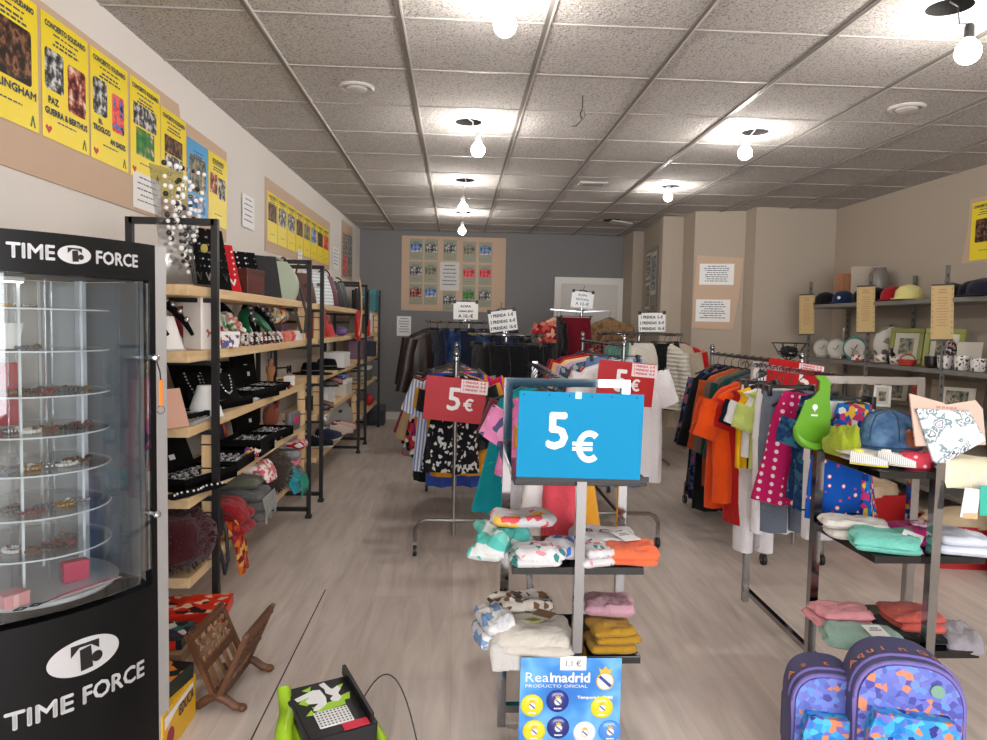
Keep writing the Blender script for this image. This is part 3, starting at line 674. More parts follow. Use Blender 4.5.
def slabcloth(mb, w, d, h, seed=0, c=(0, 0, 0), amp=.25, rot=0., n=20, droop=0., flat=8):
    """one folded piece of cloth: soft slab with rounded rims and creases"""
    V = []; rc, rs = cos(rot), sin(rot)
    def pt(i, j, top):
        u = -1 + 2 * i / n; v = -1 + 2 * j / n
        e = max(0, (1 - abs(u) ** flat) * (1 - abs(v) ** flat)) ** .42
        k = nz((u * 1.4, v * 1.4, seed * 1.7), 1, seed)
        x = w / 2 * u * (1 - .07 * v ** 4 + .13 * nz((v * 1.5, seed, 1.3), 1, seed)); y = d / 2 * v * (1 - .07 * u ** 4 + .13 * nz((u * 1.5, seed, 4.1), 1, seed))
        wr = abs(nz((u * 2.2 + seed, v * 2.2, 2.2), 1, seed + 1)) + .5 * abs(nz((u * 5 + seed, v * 5, 3.1), 1, seed + 2))
        z = h * (.42 + .5 * e + amp * k - amp * .9 * wr * e + amp * .2) if top else h * (.42 - .4 * e)
        if droop and v < -.3: z -= droop * ((-v - .3) / .7) ** 2
        return (c[0] + x * rc - y * rs, c[1] + x * rs + y * rc, c[2] + max(z, h * .05 if not droop else -1))
    m = n + 1
    V = [pt(i, j, True) for i in range(m) for j in range(m)] + [pt(i, j, False) for i in range(m) for j in range(m)]
    F = []
    for i in range(n):
        for j in range(n):
            a = i * m + j; F.append((a, a + m, a + m + 1, a + 1)); b = m * m + a; F.append((b, b + 1, b + m + 1, b + m))
    rim = [i * m for i in range(n)] + [n * m + j for j in range(n)] + [i * m + n for i in range(n, 0, -1)] + [j for j in range(n, 0, -1)]
    for a, b in zip(rim, rim[1:] + rim[:1]): F.append((b, a, a + m * m, b + m * m))
    return mb.add(V, F)
def folded(name, label, cat, loc, d, rz, m_, seed, group=None, layers=1, droop=0., amp=.25, tagc=None, extra=None):
    """folded garment: fold layers as one mesh, with an optional swing ticket as a part"""
    t = thing(name, label, cat, loc, rz, group); m = MB()
    for k in range(layers):
        q = k / max(1, layers)
        slabcloth(m, d[0] * (1 - .04 * k), d[1] * (1 - .05 * k), d[2] / layers * 1.15, seed + k, (0.01 * sin(seed + k * 2), .008 * cos(seed * 2 + k), d[2] * q), amp if k == layers - 1 else .08, .05 * sin(seed * 3 + k), 20, droop if k == layers - 1 else 0)
    m.build('cloth', m_, t, 60)
    if tagc:
        x, y, tz, r = tagc; m = MB(); m.rbox((0, 0, 0), (.055, .075, .0015), .0006); o = m.build('swing_ticket', M_white, t); o.location = (x, y, tz); o.rotation_euler = (rad(r[0]), rad(r[1]), rad(r[2]))
        m = MB(); m.lines((0, .015, .0012), .04, 2, .012, .006, (1, 0, 0), (0, 1, 0), seed); l = m.build('lettering', M_ink, o, None)
    if extra: extra(t)
    return t
def blob(mb, w, d, h, seed, c=(0, 0, 0), amp=.25, n=22, k=12, freq=2.2):
    R = []
    for i in range(k + 1):
        th = pi * min(max(i, .08), k - .08) / k; ring = []
        for j in range(n):
            a = 2 * pi * j / n; p = Vector((sin(th) * cos(a), sin(th) * sin(a), -cos(th))); q = 1 + amp * nz(p, freq, seed) + amp * .5 * nz(p, freq * 2.5, seed)
            p = p * q; ring.append((c[0] + p.x * w / 2, c[1] + p.y * d / 2, c[2] + max(0, (p.z + 1) * h / 2)))
        R.append(ring)
    return mb.rings(R)
def fur(name, label, loc, d, rz, m_, seed, cat='fur scarf'):
    """furry thing: lumpy body covered with many short tufts of hair in the same mesh"""
    t = thing(name, label, cat, loc, rz); m = MB(); blob(m, d[0], d[1], d[2], seed, amp=.25); m.build('body', m_, t, 60)
    m = MB(); r = random.Random(seed)
    for _ in range(900):
        a = r.uniform(0, 2 * pi); th = r.uniform(.1, pi * .8); p = Vector((sin(th) * cos(a) * d[0] / 2, sin(th) * sin(a) * d[1] / 2, d[2] / 2 + cos(th) * d[2] / 2))
        q = Vector((sin(th) * cos(a), sin(th) * sin(a), cos(th) * .8 - .3)).normalized(); s = q.orthogonal() * .003; e = p + q * r.uniform(.01, .024) + Vector((r.uniform(-.008, .008), r.uniform(-.008, .008), 0))
        m.add([p - s, p + s, e], [(0, 1, 2)])
    o = m.build('hair', m_, t, None); o['kind'] = 'stuff'
    return t
def handbag(name, label, loc, w, d, h, m_, rz=LF, group=None, handle=None, rnd=.3, hm=None, buckle=True):
    t = thing(name, label, 'handbag', loc, rz, group); R = []
    for i in range(9):
        q = i / 8; ww = w / 2 * (1 - .25 * q + rnd * .3 * sin(pi * q)); dd = d / 2 * (1 - .75 * q + .1 * sin(pi * q)); R.append([(ww * abs(cos(a)) ** .5 * (1 if cos(a) > 0 else -1), dd * abs(sin(a)) ** .7 * (1 if sin(a) > 0 else -1) + .02 * q, h * q) for a in [2 * pi * (j + .01) / 24 for j in range(24)]])
    m = MB(); m.rings(R); m.build('body', m_, t, 50)
    hh = handle or h * .35; m = MB(); m.tube([(w * .28 * cos(pi * i / 12), .02 - .01 * sin(pi * i / 12), h * .96 + hh * sin(pi * i / 12)) for i in range(13)], .007, 6); m.build('handle', hm or m_, t, 40)
    if buckle:
        m = MB(); m.rbox((0, -d * .3, h * .62), (w * .12, .012, h * .1), .002); m.build('clasp', M_steel, t)
    return t
def opencase(name, label, loc, w, d, h, lidh, rz=LF, ang=18, group=None, plate=True, cm=None):
    """jewellery case: tray with rows of rings, lid propped open behind"""
    t = thing(name, label, 'jewellery case', loc, rz, group); cm = cm or M_velvet
    m = MB(); m.box((0, 0, h * .3), (w, d, h * .6))
    for s in (1, -1): m.box((s * w * .485, 0, h * .5), (w * .03, d, h)); m.box((0, s * d * .48, h * .5), (w * .94, d * .04, h))
    m.build('tray', cm, t)
    m = MB(); r = random.Random(int(loc[1] * 100))
    for i in range(7):
        for j in range(4): m.rbox(((i - 3) * w * .125, (j - 1.5) * d * .2, h * .72), (w * .07, d * .1, h * .25), .002, (0, 0, r.uniform(-.4, .4)))
    m.build('ring_rows', M_rings, t)
    m = MB(); m.rbox((0, 0, lidh / 2), (w, .022, lidh), .004); o = m.build('lid', cm, t); o.location = (0, d / 2 + .012, h * .6); o.rotation_euler = (rad(-ang), 0, 0)
    if plate:
        m = MB(); m.rbox((w * .12, -.0125, lidh * .3), (w * .1, .003, lidh * .11), .0008); m.box((w * .02, -.0122, lidh * .55), (w * .14, .001, .004)); m.build('label_plate', M_white, o)
    return t
def cone(name, label, loc, r, h, m_, tilt=0):
    t = thing(name, label, 'display cone', loc, (tilt, 0, LF)); m = MB(); m.lathe([(r, 0), (r * .98, .004), (r * .45, h * .9), (r * .4, h), (r * .1, h * 1.005)], 24); m.build('cone', m_, t, 40)
    m = MB(); m.lathe([(r * 1.04, 0), (r * 1.04, .006), (r * .9, .007)], 24); m.build('base_rim', mat('cone_rim', (196, 194, 192), .5), t, 40)
    return t
def headband(name, label, loc, w, h, m_, rz=LF, tilt=-25, fat=.014, deco=None, group=None):
    t = thing(name, label, 'headband', loc, (rad(tilt), 0, rz), group); m = MB()
    m.tube([(w / 2 * cos(a), 0, h * .25 + h * .75 * sin(a)) for a in [-.33 + (pi + .66) * i / 20 for i in range(21)]], [fat * (.45 + .75 * sin(pi * i / 20)) for i in range(21)], 8); m.build('band', m_, t, 60)
    m = MB()
    if not deco:
        for s in (1, -1): m = MB(); m.ball((s * w / 2 * cos(-.33), 0, h * .25 + h * .75 * sin(-.33)), fat * .6, 8); m.build('tip', m_, t, 60)
        return t
    if deco:
        for i in range(9): a = pi * (i + .5) / 9; m.ball((w / 2 * cos(a), -fat, h * .25 + h * .75 * sin(a)), fat * .8, 7)
    m.build('trim', deco, t, 60)
    return t
def carton(name, label, loc, d, rz, m_, cat='box', group=None, lid=None, text=None, tm=None, stripe=None):
    """closed box standing on its base: body with a lid or front print as parts"""
    t = thing(name, label, cat, loc, rz, group); lh = .22 * d[2] if lid else 0
    m = MB(); m.rbox((0, 0, (d[2] - lh * .8) / 2), (d[0], d[1], d[2] - lh * .8), .0025); m.build('box_body', m_, t)
    if lid: m = MB(); m.rbox((0, 0, d[2] - lh / 2), (d[0] * 1.03, d[1] * 1.03, lh), .002); m.build('lid', lid, t)
    if stripe:
        sm_, z0, z1 = stripe; m = MB(); m.box((0, -d[1] / 2 - .0008, (z0 + z1) / 2 * d[2]), (d[0] * .96, .001, (z1 - z0) * d[2])); m.build('front_print', sm_, t)
    if text:
        s, x, z, sz, wd = text; m = MB(); m.text(s, (x * d[0], -d[1] / 2 - .0022, z * d[2]), sz * d[2], width=wd * d[0], bold=.0008); m.build('lettering', tm or M_white, t, None)
    return t
def book(name, label, loc, d, rz, m_, group=None, tilt=0, pages=True):
    """book standing with its spine to the front: d = thickness, depth, height"""
    t = thing(name, label, 'book', loc, (0, tilt, rz), group)
    m = MB()
    for s in (1, -1): m.box((s * (d[0] / 2 - .0015), 0, d[2] / 2), (.003, d[1], d[2]))
    m.box((0, -d[1] / 2 + .0015, d[2] / 2), (d[0], .003, d[2])); m.build('cover', m_, t)
    m = MB(); m.box((0, .003, d[2] / 2), (d[0] - .006, d[1] - .012, d[2] - .008)); m.build('pages', mat('book_pages', (226, 218, 200), .8), t)
    return t
def shoe(name, label, loc, L, m_, sole, rz=0, group=None, lace=None):
    """low shoe, toe towards local -y"""
    t = thing(name, label, 'shoe', loc, rz, group); R = []; S = []; n = 18
    for i in range(11):
        q = i / 10; y = L * (.5 - q); w = L * (.135 + .05 * sin(pi * min(1, q * 1.15))) * (1 if q < .86 else 1 - (q - .86) * 3.2)
        h = L * (.34 - .04 * q if q < .35 else .33 - .32 * (q - .35)); h = max(h, L * .1)
        R.append([(w * cos(a), y, L * .07 + h * max(0, sin(a)) ** .8) for a in [pi * j / (n - 1) for j in range(n)]])
        S.append([(w * 1.06 * cos(a), y, L * .035 * (1 + sin(a))) for a in [2 * pi * j / n for j in range(n)]])
    m = MB(); m.rings(R); m.build('upper', m_, t, 50); m = MB(); m.rings(S); m.build('sole', sole, t, 50)
    m = MB(); m.lathe([(L * .1, 0), (L * .11, .006), (L * .085, .008)], 16, (0, L * .3, L * .38), 'z', .9, 1.3); m.build('opening', lace or M_black, t, 50)
    if lace:
        m = MB()
        for k in range(5): m.tube([(-L * .08, L * (.1 - k * .06), L * (.38 - k * .025)), (0, L * (.09 - k * .06), L * (.4 - k * .025)), (L * .08, L * (.1 - k * .06), L * (.38 - k * .025))], L * .012, 5)
        m.build('laces', lace, t, 40)
    return t
def board(name, label, cat, loc, w, h, m_, rz=LF, tilt=12, strands=None, group=None, th=.012):
    """display board leaning back, necklaces strung down its face"""
    t = thing(name, label, cat, loc, (rad(-tilt), 0, rz), group); m = MB(); m.rbox((0, 0, h / 2), (w, th, h), .003); m.build('board', m_, t)
    m = MB(); m.bar((0, th / 2, h * .7), (0, th / 2 + h * .22, .01), .012, .004); m.build('prop', m_, t)
    for i, sm_ in enumerate(strands or []):
        m = MB(); k = len(strands); x = (i - (k - 1) / 2) * w / (k + .3); q = w / (k + .3) * .42
        P = [(x - q, h * .97), (x - q * .9, h * .6), (x - q * .5, h * .25), (x, h * .15), (x + q * .5, h * .25), (x + q * .9, h * .6), (x + q, h * .97)]
        for a, b in zip(P, P[1:]):
            for s in (0, .33, .66): m.ball((a[0] + (b[0] - a[0]) * s, -th / 2 - .004, a[1] + (b[1] - a[1]) * s), .0055, 6)
        m.build('necklace', sm_, t, 60)
    return t
# ------------------------------------------------------------------ black iron shelf units with pine boards on the left
SZ = [1.435, 1.185, .905, .635, .33]           # top faces of the boards
XF, XB = -.965, -1.295
def shelf_unit(label, y0, y1, o0=0., near_blocks=((2, 3),), far_blocks=()):
    t = thing('shelf_unit', label, 'shelf unit', (0, 0, 0), 0, 'black iron shelf units along the left wall')
    for y in (y0, y1):
        m = MB(); w = .026
        for x in (XF, XB): m.bar((x, y, 0), (x, y, 1.705), w)
        m.bar((XF, y, 1.692), (XB, y, 1.692), w); m.bar((XF, y, .06), (XB, y, .06), w)
        for z in SZ[:-1]: m.bar((XF, y, z - .052), (XB, y, z - .052), .018)
        m.build('end_frame', M_iron, t)
        m = MB()
        for x in (XF, XB): m.rbox((x, y, .012), (.04, .045, .024), .004)
        m.build('foot', M_iron, t)
    m = MB(); m.bar((XB - .012, y0, 1.3), (XB - .012, y1, 1.3), .02); m.bar((XB - .012, y0, .5), (XB - .012, y1, .5), .02); m.build('back_rail', M_iron, t)
    for z in SZ:
        m = MB(); m.rbox(((XF + XB) / 2 - .006, (y0 - o0 + y1 + .03) / 2, z - .02), (.29, y1 - y0 + o0 + .03, .04), .004); b = m.build('shelf_board', M_pine, t)
    for (a, b), y in [(q, y0 + .03) for q in near_blocks] + [(q, y1 - .045) for q in far_blocks]:
        m = MB(); m.rbox((XF - .04, y, (SZ[a] - .04 + SZ[b]) / 2), (.045, .032, SZ[a] - .042 - SZ[b]), .002); u = m.build('upright_block', M_pinez, t)
        m = MB()
        for k in (.3, .72): m.box((XF - .04, y, SZ[b] + (SZ[a] - .04 - SZ[b]) * k), (.048, .035, .006))
        m.build('cable_tie', M_blk, u)
    return t
shelf_unit('black iron shelf unit with pine boards nearest the camera, beside the watch cabinet', 2.95, 4.80, .22, ((2, 3), (3, 4)), ((0, 1), (2, 3), (3, 4)))
shelf_unit('middle black iron shelf unit on the left, holding shoes and handbags', 5.24, 7.22, .03, ((0, 1), (2, 3)), ((3, 4),))
shelf_unit('far black iron shelf unit on the left, next to the grey wall', 7.76, 9.08, .03, (), ((0, 1), (1, 2)))
XM = -1.13
def at(y, s, x=XM, dz=.0015): return (x, y, SZ[s] + dz)
# ---- nearest unit, top board
M_pearl = mat('white_beads', (236, 234, 230), .2, spec=.7); M_jet = mat('jet_beads', (30, 28, 30), .2, spec=.7); M_cryst = clear('crystal_beads', (246, 248, 250), .5, .02)
t = thing('necklace_stand', 'tall clear acrylic stand draped with black and white bead necklaces', 'necklace stand', (-1.1, 2.95, SZ[0] + .001), LF - .35)
m = MB(); m.rbox((0, .03, .24), (.19, .004, .46), .0015, (rad(-8), 0, 0)); m.build('panel', clear('thin_clear_sheet', (252, 253, 254), .03, .05), t)
m = MB(); m.rbox((0, .0, .006), (.24, .12, .012), .003); m.build('foot_plate', M_acr, t)
for i, (x, L, ms) in enumerate(((-.07, .3, (M_pearl, M_jet)), (.0, .36, (M_jet, M_pearl)), (.065, .27, (M_pearl, M_cryst)), (.03, .4, (M_pearl, M_jet)), (-.04, .22, (M_cryst, M_pearl)))):
    for q in (0, 1):
        m = MB(); n = 22; rr = random.Random(i)
        for k in range(n + 1):
            if (k % 3 == 0) == bool(q):
                a = -pi / 2 + pi * k / n; s = 1 - abs(2 * k / n - 1); zz = .46 - L * (s ** .75)
                m.ball((x + .045 * (2 * k / n - 1) + rr.uniform(-.003, .003), -.012 - .035 * (zz - .1), zz), .011 if q else .0085, 8)
        m.build('bead_strand', ms[q], t, 60)
m = MB(); m.cyl((.09, -.04, .16), .017, .008, 14, 'y'); m.build('pendant', mat('brass_charm', (196, 180, 90), .3, .5), t, 40)
DK = [M_jet, mat('steel_beads', (150, 150, 156), .25, .8), mat('brown_beads', (110, 74, 54), .4), M_jet]
board('necklace_board', 'black board hung with dark chains, beside the acrylic necklace stand', 'necklace board', at(3.25, 0, -1.07), .2, .28, M_velvet, LF - .55, 14, DK)
board('charm_board', 'red cloth panel pinned with colourful charms on the top board', 'charm board', at(3.47, 0, -1.1), .2, .245, fab('red_velvet', (190, 24, 34)), LF - .7, 20, [mat('gold_beads', (196, 150, 70), .3, .8), mat('blue_beads', (60, 90, 160), .3), M_pearl])
board('necklace_rack', 'white ribbed card of bracelets leaning behind the brown box', 'bracelet card', at(3.78, 0, -1.2), .26, .245, M_white, LF - .6, 26, [M_pearl, M_jet, M_pearl])
carton('wooden_box', 'dark reddish brown wooden box on the top board, between red panel and black boards', at(3.72, 0, -1.06), (.2, .1, .125), LF - .15, wood('mahogany', (62, 24, 18), (98, 44, 32), 6, 'x', .35), lid=wood('mahogany', (62, 24, 18), (98, 44, 32), 6, 'x', .35))
board('necklace_board', 'first black slanted board with a white bead chain, left of the plain one', 'necklace board', at(3.98, 0, -1.1), .13, .26, M_velvet, LF - .75, 22, [M_pearl, DK[1]])
board('necklace_board', 'plain black slanted board on the top board, left of the sage bag', 'necklace board', at(4.18, 0, -1.08), .19, .25, mat('black_board', (14, 14, 16), .7), LF - .8, 16, [])
M_sage = mat('sage_leather', (150, 160, 140), .5, bump=.1)
handbag('handbag', 'sage green round handbag with swirl panel on the top board', at(4.47, 0, -1.12), .3, .12, .235, M_sage, LF - .75, rnd=1.2, handle=.03)
t = handbag('handbag', 'dark brown leather handbag at the far end of the nearest top board', at(4.69, 0, -1.1), .17, .11, .2, mat('brown_leather', (72, 44, 34), .5, bump=.1), LF - .4, handle=.08)
m = MB(); m.tube([(-.06, -.07, .14), (-.07, -.10, .02), (-.06, -.135, -.1), (-.02, -.14, -.2), (.02, -.14, -.2), (.05, -.13, -.08), (.05, -.09, .06), (.04, -.06, .15)], .009, 6); m.build('long_strap', mat('dark_brown_strap', (44, 32, 28), .5), t, 40)
# ---- nearest unit, second board
cone('display_cone', 'white card cone carrying black hairbands on the second board', at(2.86, 1, -1.12), .065, .13, M_white)
headband('headband', 'black hairband with a silver line leaning on the left white cone', at(2.84, 1, -1.06, .06), .15, .17, M_velvet, LF - .3, -38, .016, mat('silver_beads', (200, 200, 204), .2, .9))
headband('headband', 'plain black satin hairband low beside the cabinet edge', at(2.72, 1, -1.1, .02), .14, .13, mat('black_satin', (24, 22, 26), .35), LF, -60, .014)
t = carton('spirits_box', 'tall white carton with a brown horse drawing on the second board', at(3.0, 1, -1.035), (.1, .1, .245), LF - .5, mat('cream_carton', (236, 228, 222), .5), 'box')
m = MB(); m.prism([(-.02, 0), (-.015, .014), (-.026, .026), (-.018, .034), (-.01, .022), (.014, .022), (.022, .032), (.026, .024), (.018, .014), (.02, 0), (.015, 0), (.012, .012), (-.008, .012), (-.014, 0)], .001, (0, -.0512, .05)); m.build('horse_print', mat('brown_ink', (170, 110, 80), .6), t, None)
M_redsat = mat('red_satin', (150, 24, 34), .4, sheen=.3)
headband('headband', 'wide dark red hairband leaning behind the shelf post', at(3.2, 1, -1.08, .01), .2, .2, M_redsat, LF - .35, -42, .018)
headband('headband', 'slim crimson hairband in front of the wide red one', at(3.3, 1, -1.04, .01), .17, .16, mat('crimson_satin', (176, 30, 50), .4), LF - .3, -48, .012, mat('red_beads', (170, 40, 40), .3))
carton('trinket_box', 'small white patterned carton behind the shelf post on the second board', at(3.22, 1, -1.02), (.12, .08, .07), LF - .4, ramp_mat('floral_carton', 'cells', [(232, 228, 226), (228, 224, 224), (150, 60, 60), (235, 232, 230), (90, 90, 140)], 60, .6), lid=M_white)
M_flor = ramp_mat('green_floral', 'cells', [(86, 130, 96), (200, 206, 190), (150, 176, 150), (226, 220, 210), (210, 120, 120)], 55, .8)
headband('headband', 'green and white floral padded hairband on the second board', at(3.52, 1, -1.06, .012), .15, .14, M_flor, LF - .3, -30, .024, M_flor)
headband('headband', 'large black velvet hairband arching above the floral one', at(3.66, 1, -1.12, .012), .22, .2, M_velvet, LF - .3, -25, .02)
headband('headband', 'emerald and black knotted hairband toward the far end of the second board', at(4.12, 1, -1.08, .03), .2, .17, mat('emerald_satin', (20, 96, 66), .35), LF - .3, -40, .026)
headband('headband', 'black jewelled hairband on top of the emerald one', at(4.22, 1, -1.1, .06), .2, .17, M_velvet, LF - .3, -34, .028, DK[1])
scr = [(200, 190, 180), (60, 40, 44), (214, 206, 196), (130, 60, 60), (40, 36, 38), (206, 170, 160), (150, 120, 110), (230, 224, 216)]
M_spk = [ramp_mat(f'scrunchie_cloth_{i}', 'cells', [c, (230, 224, 218), c, (60, 40, 46)], 90, .9) for i, c in enumerate(scr)]
cn = ['beige', 'maroon', 'cream', 'brick red', 'black', 'blush pink', 'tan', 'ivory']
for i in range(8):
    t = thing('scrunchie', f'{cn[i]} speckled scrunchie in the row at the front edge of the second board', 'scrunchie', at(3.52 + i * .085, 1, -1.005, .03), (pi / 2, 0, .2 * sin(i)), 'scrunchies in a row on the second board')
    m = MB(); n = 24; m.tube([(.022 * cos(2 * pi * k / n), .022 * sin(2 * pi * k / n), .004 * sin(k * 2.7)) for k in range(n)], [.0125 + .003 * sin(k * 2.4) for k in range(n)], 7, True); m.build('ruffle', M_spk[i], t, 60)
for i, (y, z, c, nme) in enumerate(((4.25, .03, (236, 130, 120), 'coral pink'), (4.35, .03, (240, 150, 130), 'salmon'), (4.45, .03, (226, 100, 90), 'bright coral'))):
    t = thing('scrunchie', f'{nme} ruffled scrunchie beside the small white tray', 'scrunchie', at(y, 1, -1.01, z), (pi / 2, 0, .1), 'coral scrunchies by the small tray')
    m = MB(); n = 24; m.tube([(.022 * cos(2 * pi * k / n), .022 * sin(2 * pi * k / n), .004 * sin(k * 2.7)) for k in range(n)], [.013 + .003 * sin(k * 2.4) for k in range(n)], 7, True); m.build('ruffle', fab('scr%d' % i, c), t, 60)
carton('small_tray', 'small white card tray at the far end of the second board', at(4.62, 1, -1.03), (.12, .09, .06), LF, M_white)
t = thing('rolled_ribbons', 'roll of flowery ribbon standing above the coral scrunchies', 'ribbon roll', at(4.5, 1, -1.1, .105), LF)
m = MB(); m.lathe([(.02, -.09), (.05, -.09), (.055, -.05), (.055, .05), (.05, .09), (.02, .09)], 20, (0, 0, .05), 'x'); m.build('ribbon', ramp_mat('flower_ribbon', 'cells', [(226, 190, 120), (200, 80, 60), (236, 226, 210), (150, 170, 160), (90, 90, 90)], 45, .8), t, 50)
m = MB(); m.rbox((0, 0, -.05), (.2, .1, .105), .003); m.build('stand', mat('plum_card', (70, 44, 60), .6), t)
# ---- nearest unit, third board
opencase('jewellery_case', 'big open black case nearest the cabinet on the third board', at(2.86, 2, -1.12), .26, .2, .035, .2, LF - .25, 20, 'black jewellery cases', False)
board('brooch_board', 'black board edged with silver leaves, leaning over the left white cone', 'brooch board', at(3.14, 2, -1.03, .06), .22, .15, M_velvet, LF - .9, 46, [mat('silver_beads', (200, 200, 204), .2, .9), M_cryst, mat('silver_beads', (200, 200, 204), .2, .9)])
cone('display_cone', 'white card cone at the front of the third board', at(3.02, 2, -1.03), .075, .13, M_white)
board('leaning_card', 'salmon coloured card leaning at the left end of the third board', 'card', at(2.7, 2, -1.02), .1, .15, mat('salmon_card', (196, 150, 130), .6), LF - .5, 20, [])
t = thing('bangle_tray', 'grey tray of thin bangles at the front left of the third board', 'tray', at(2.86, 2, -1.02), LF)
m = MB(); m.rbox((0, 0, .006), (.2, .07, .012), .003); m.build('tray', M_greyc, t)
m = MB()
for i in range(5): m.tube([((i - 2) * .036 + .025 * cos(a), .025 * sin(a), .016) for a in [2 * pi * k / 18 for k in range(18)]], .003, 5, True)
m.build('bangles', mat('silver_beads', (200, 200, 204), .2, .9), t, 50)
opencase('jewellery_case', 'open black ring case behind the shelf post on the third board', at(3.42, 2, -1.1), .3, .18, .04, .19, LF - .2, 18, 'black jewellery cases', True)
opencase('jewellery_case', 'open black ring case in the middle of the third board, by the bead column', at(3.82, 2, -1.08), .3, .2, .05, .17, LF - .2, 32, 'black jewellery cases', False)
opencase('jewellery_case', 'open black case with upright lid and white tag on the third board', at(4.2, 2, -1.1), .32, .2, .04, .22, LF - .1, 6, 'black jewellery cases', True)
t = board('necklace_column', 'narrow pinkish bead column between two black cases on the third board', 'necklace board', at(3.78, 2, -1.2), .07, .24, mat('pinkish_board', (200, 176, 170), .7), LF - .2, 14, [mat('red_beads', (170, 40, 40), .3), M_pearl])
carton('price_box', 'small white label box at the far end of the third board', at(4.56, 2, -1.04), (.09, .05, .06), LF, M_white)
t = thing('ring_hand', 'brown wooden hand for rings at the far end of the third board', 'ring stand', at(4.5, 2, -1.14), LF)
m = MB(); m.lathe([(.035, 0), (.035, .012), (.016, .02), (.018, .06), (.03, .09), (.028, .12), (.02, .125)], 16); m.build('palm', wood('tan_wood', (150, 96, 60), (190, 130, 86), 6, 'z'), t, 50)
for i in range(4): m = MB(); m.tube([((i - 1.5) * .013, 0, .115), ((i - 1.5) * .016, -.004, .15), ((i - 1.5) * .017, -.008, .17 - .008 * abs(i - 1.5))], [.007, .006, .005], 7); m.build('finger', MATS['tan_wood'], t, 50)
for i, (y, lab) in enumerate(((4.62, 'gunmetal sunglasses on a small rack, far end of the third board'), (4.7, 'dark tortoise sunglasses by the far post on the third board'))):
    t = thing('sunglasses', lab, 'sunglasses', at(y, 2, -1.06, .03 + .08 * (1 - i)), LF)
    m = MB(); m.tube([(-.065, .0, 0), (-.02, -.004, .004), (.02, -.004, .004), (.065, 0, 0)], .004, 6)
    for s in (1, -1): m.tube([(s * .062, 0, 0), (s * .064, .1, -.01)], .003, 6)
    m.build('glasses_frame', M_black, t, 40)
    m = MB()
    for s in (1, -1): m.cyl((s * .034, -.005, -.012), .026, .004, 16, 'y')
    m.build('lenses', mat('smoke_lens', (40, 36, 40), .1), t, 40)
t = thing('necklace_tree', 'dark metal necklace tree hung with silver chains, by the far post', 'necklace stand', at(4.66, 2, -1.18), LF)
m = MB(); m.cyl((0, 0, .006), .045, .012, 18); m.tube([(0, 0, 0), (0, 0, .21)], .006, 8)
for z in (.2, .15): m.tube([(-.07, 0, z), (0, 0, z + .01), (.07, 0, z)], .004, 6)
m.build('tree', M_iron, t, 40)
for x in (-.06, -.03, .03, .06): m = MB(); m.tube([(x - .008, 0, .2), (x, -.004, .07 + abs(x) * .6), (x + .008, 0, .2)], .003, 5); m.build('chain', DK[1], t, 40)
# ---- nearest unit, fourth board
opencase('jewellery_case', 'open black watch case with white tag, nearest on the fourth board', at(3.0, 3, -1.08), .34, .2, .05, .2, LF - .3, 24, 'black jewellery cases', True)
t = thing('necktie', 'black beaded necktie trailing over the near end of the fourth board', 'necktie', at(2.82, 3, -1.0), LF - .4)
m = MB(); slabcloth(m, .3, .06, .018, 4, amp=.3); m.build('cloth', M_velvet, t, 60); m = MB()
for k in range(12): m.ball((-.13 + k * .022, -.022 + .01 * sin(k), .02), .005, 6)
m.build('beads', M_pearl, t, 60)
opencase('ring_tray', 'closed black ring tray at the front behind the post, fourth board', at(3.36, 3, -1.05), .28, .18, .045, .03, LF, 85, 'black jewellery cases', False)
opencase('ring_tray', 'black ring tray raised on another box, middle of the fourth board', at(3.72, 3, -1.05, .0), .28, .19, .085, .03, LF, 85, 'black jewellery cases', False)
t = thing('red_frame', 'red square frame standing behind the black tray', 'picture frame', at(3.8, 3, -1.2), (rad(-12), 0, LF))
m = MB()
for (x, z, a, b) in ((0, .01, .15, .02), (0, .16, .15, .02), (-.065, .085, .02, .17), (.065, .085, .02, .17)): m.rbox((x, 0, z), (a, .015, b), .003)
m.build('frame', mat('red_lacquer', (190, 50, 34), .4), t); m = MB(); m.box((0, .004, .085), (.12, .004, .14)); m.build('picture', mat('navy_card', (30, 34, 60), .6), t)
opencase('jewellery_case', 'open black ring case toward the far end of the fourth board', at(4.18, 3, -1.08), .34, .2, .05, .2, LF - .1, 12, 'black jewellery cases', True)
t = thing('tin', 'rounded grey tin with a pink emblem on the fourth board', 'tin', at(4.48, 3, -1.0), LF - .3)
m = MB(); m.rbox((0, 0, .06), (.13, .05, .12), .02); m.build('tin_body', mat('grey_tin', (150, 152, 156), .35, .6), t, 40); m = MB(); m.cyl((0, -.026, .065), .024, .002, 18, 'y'); m.build('emblem', mat('pink_emblem', (206, 40, 100), .5), t)
t = thing('wicker_pouch', 'terracotta knitted pouch behind the grey tin', 'pouch', at(4.55, 3, -1.15), LF); m = MB(); blob(m, .16, .1, .15, 5, amp=.15); m.build('pouch', fab('terracotta_knit', (150, 84, 64)), t, 60); m = MB(); m.tube([(-.04, -.03, .12), (0, -.05, .17), (.04, -.03, .12)], .006, 6); m.build('strap', M_redsat, t, 40)
M_yarn = ramp_mat('yarn_mix', 'cells', [(220, 70, 50), (236, 150, 60), (60, 80, 150), (230, 220, 210), (206, 50, 90)], 45, .9)
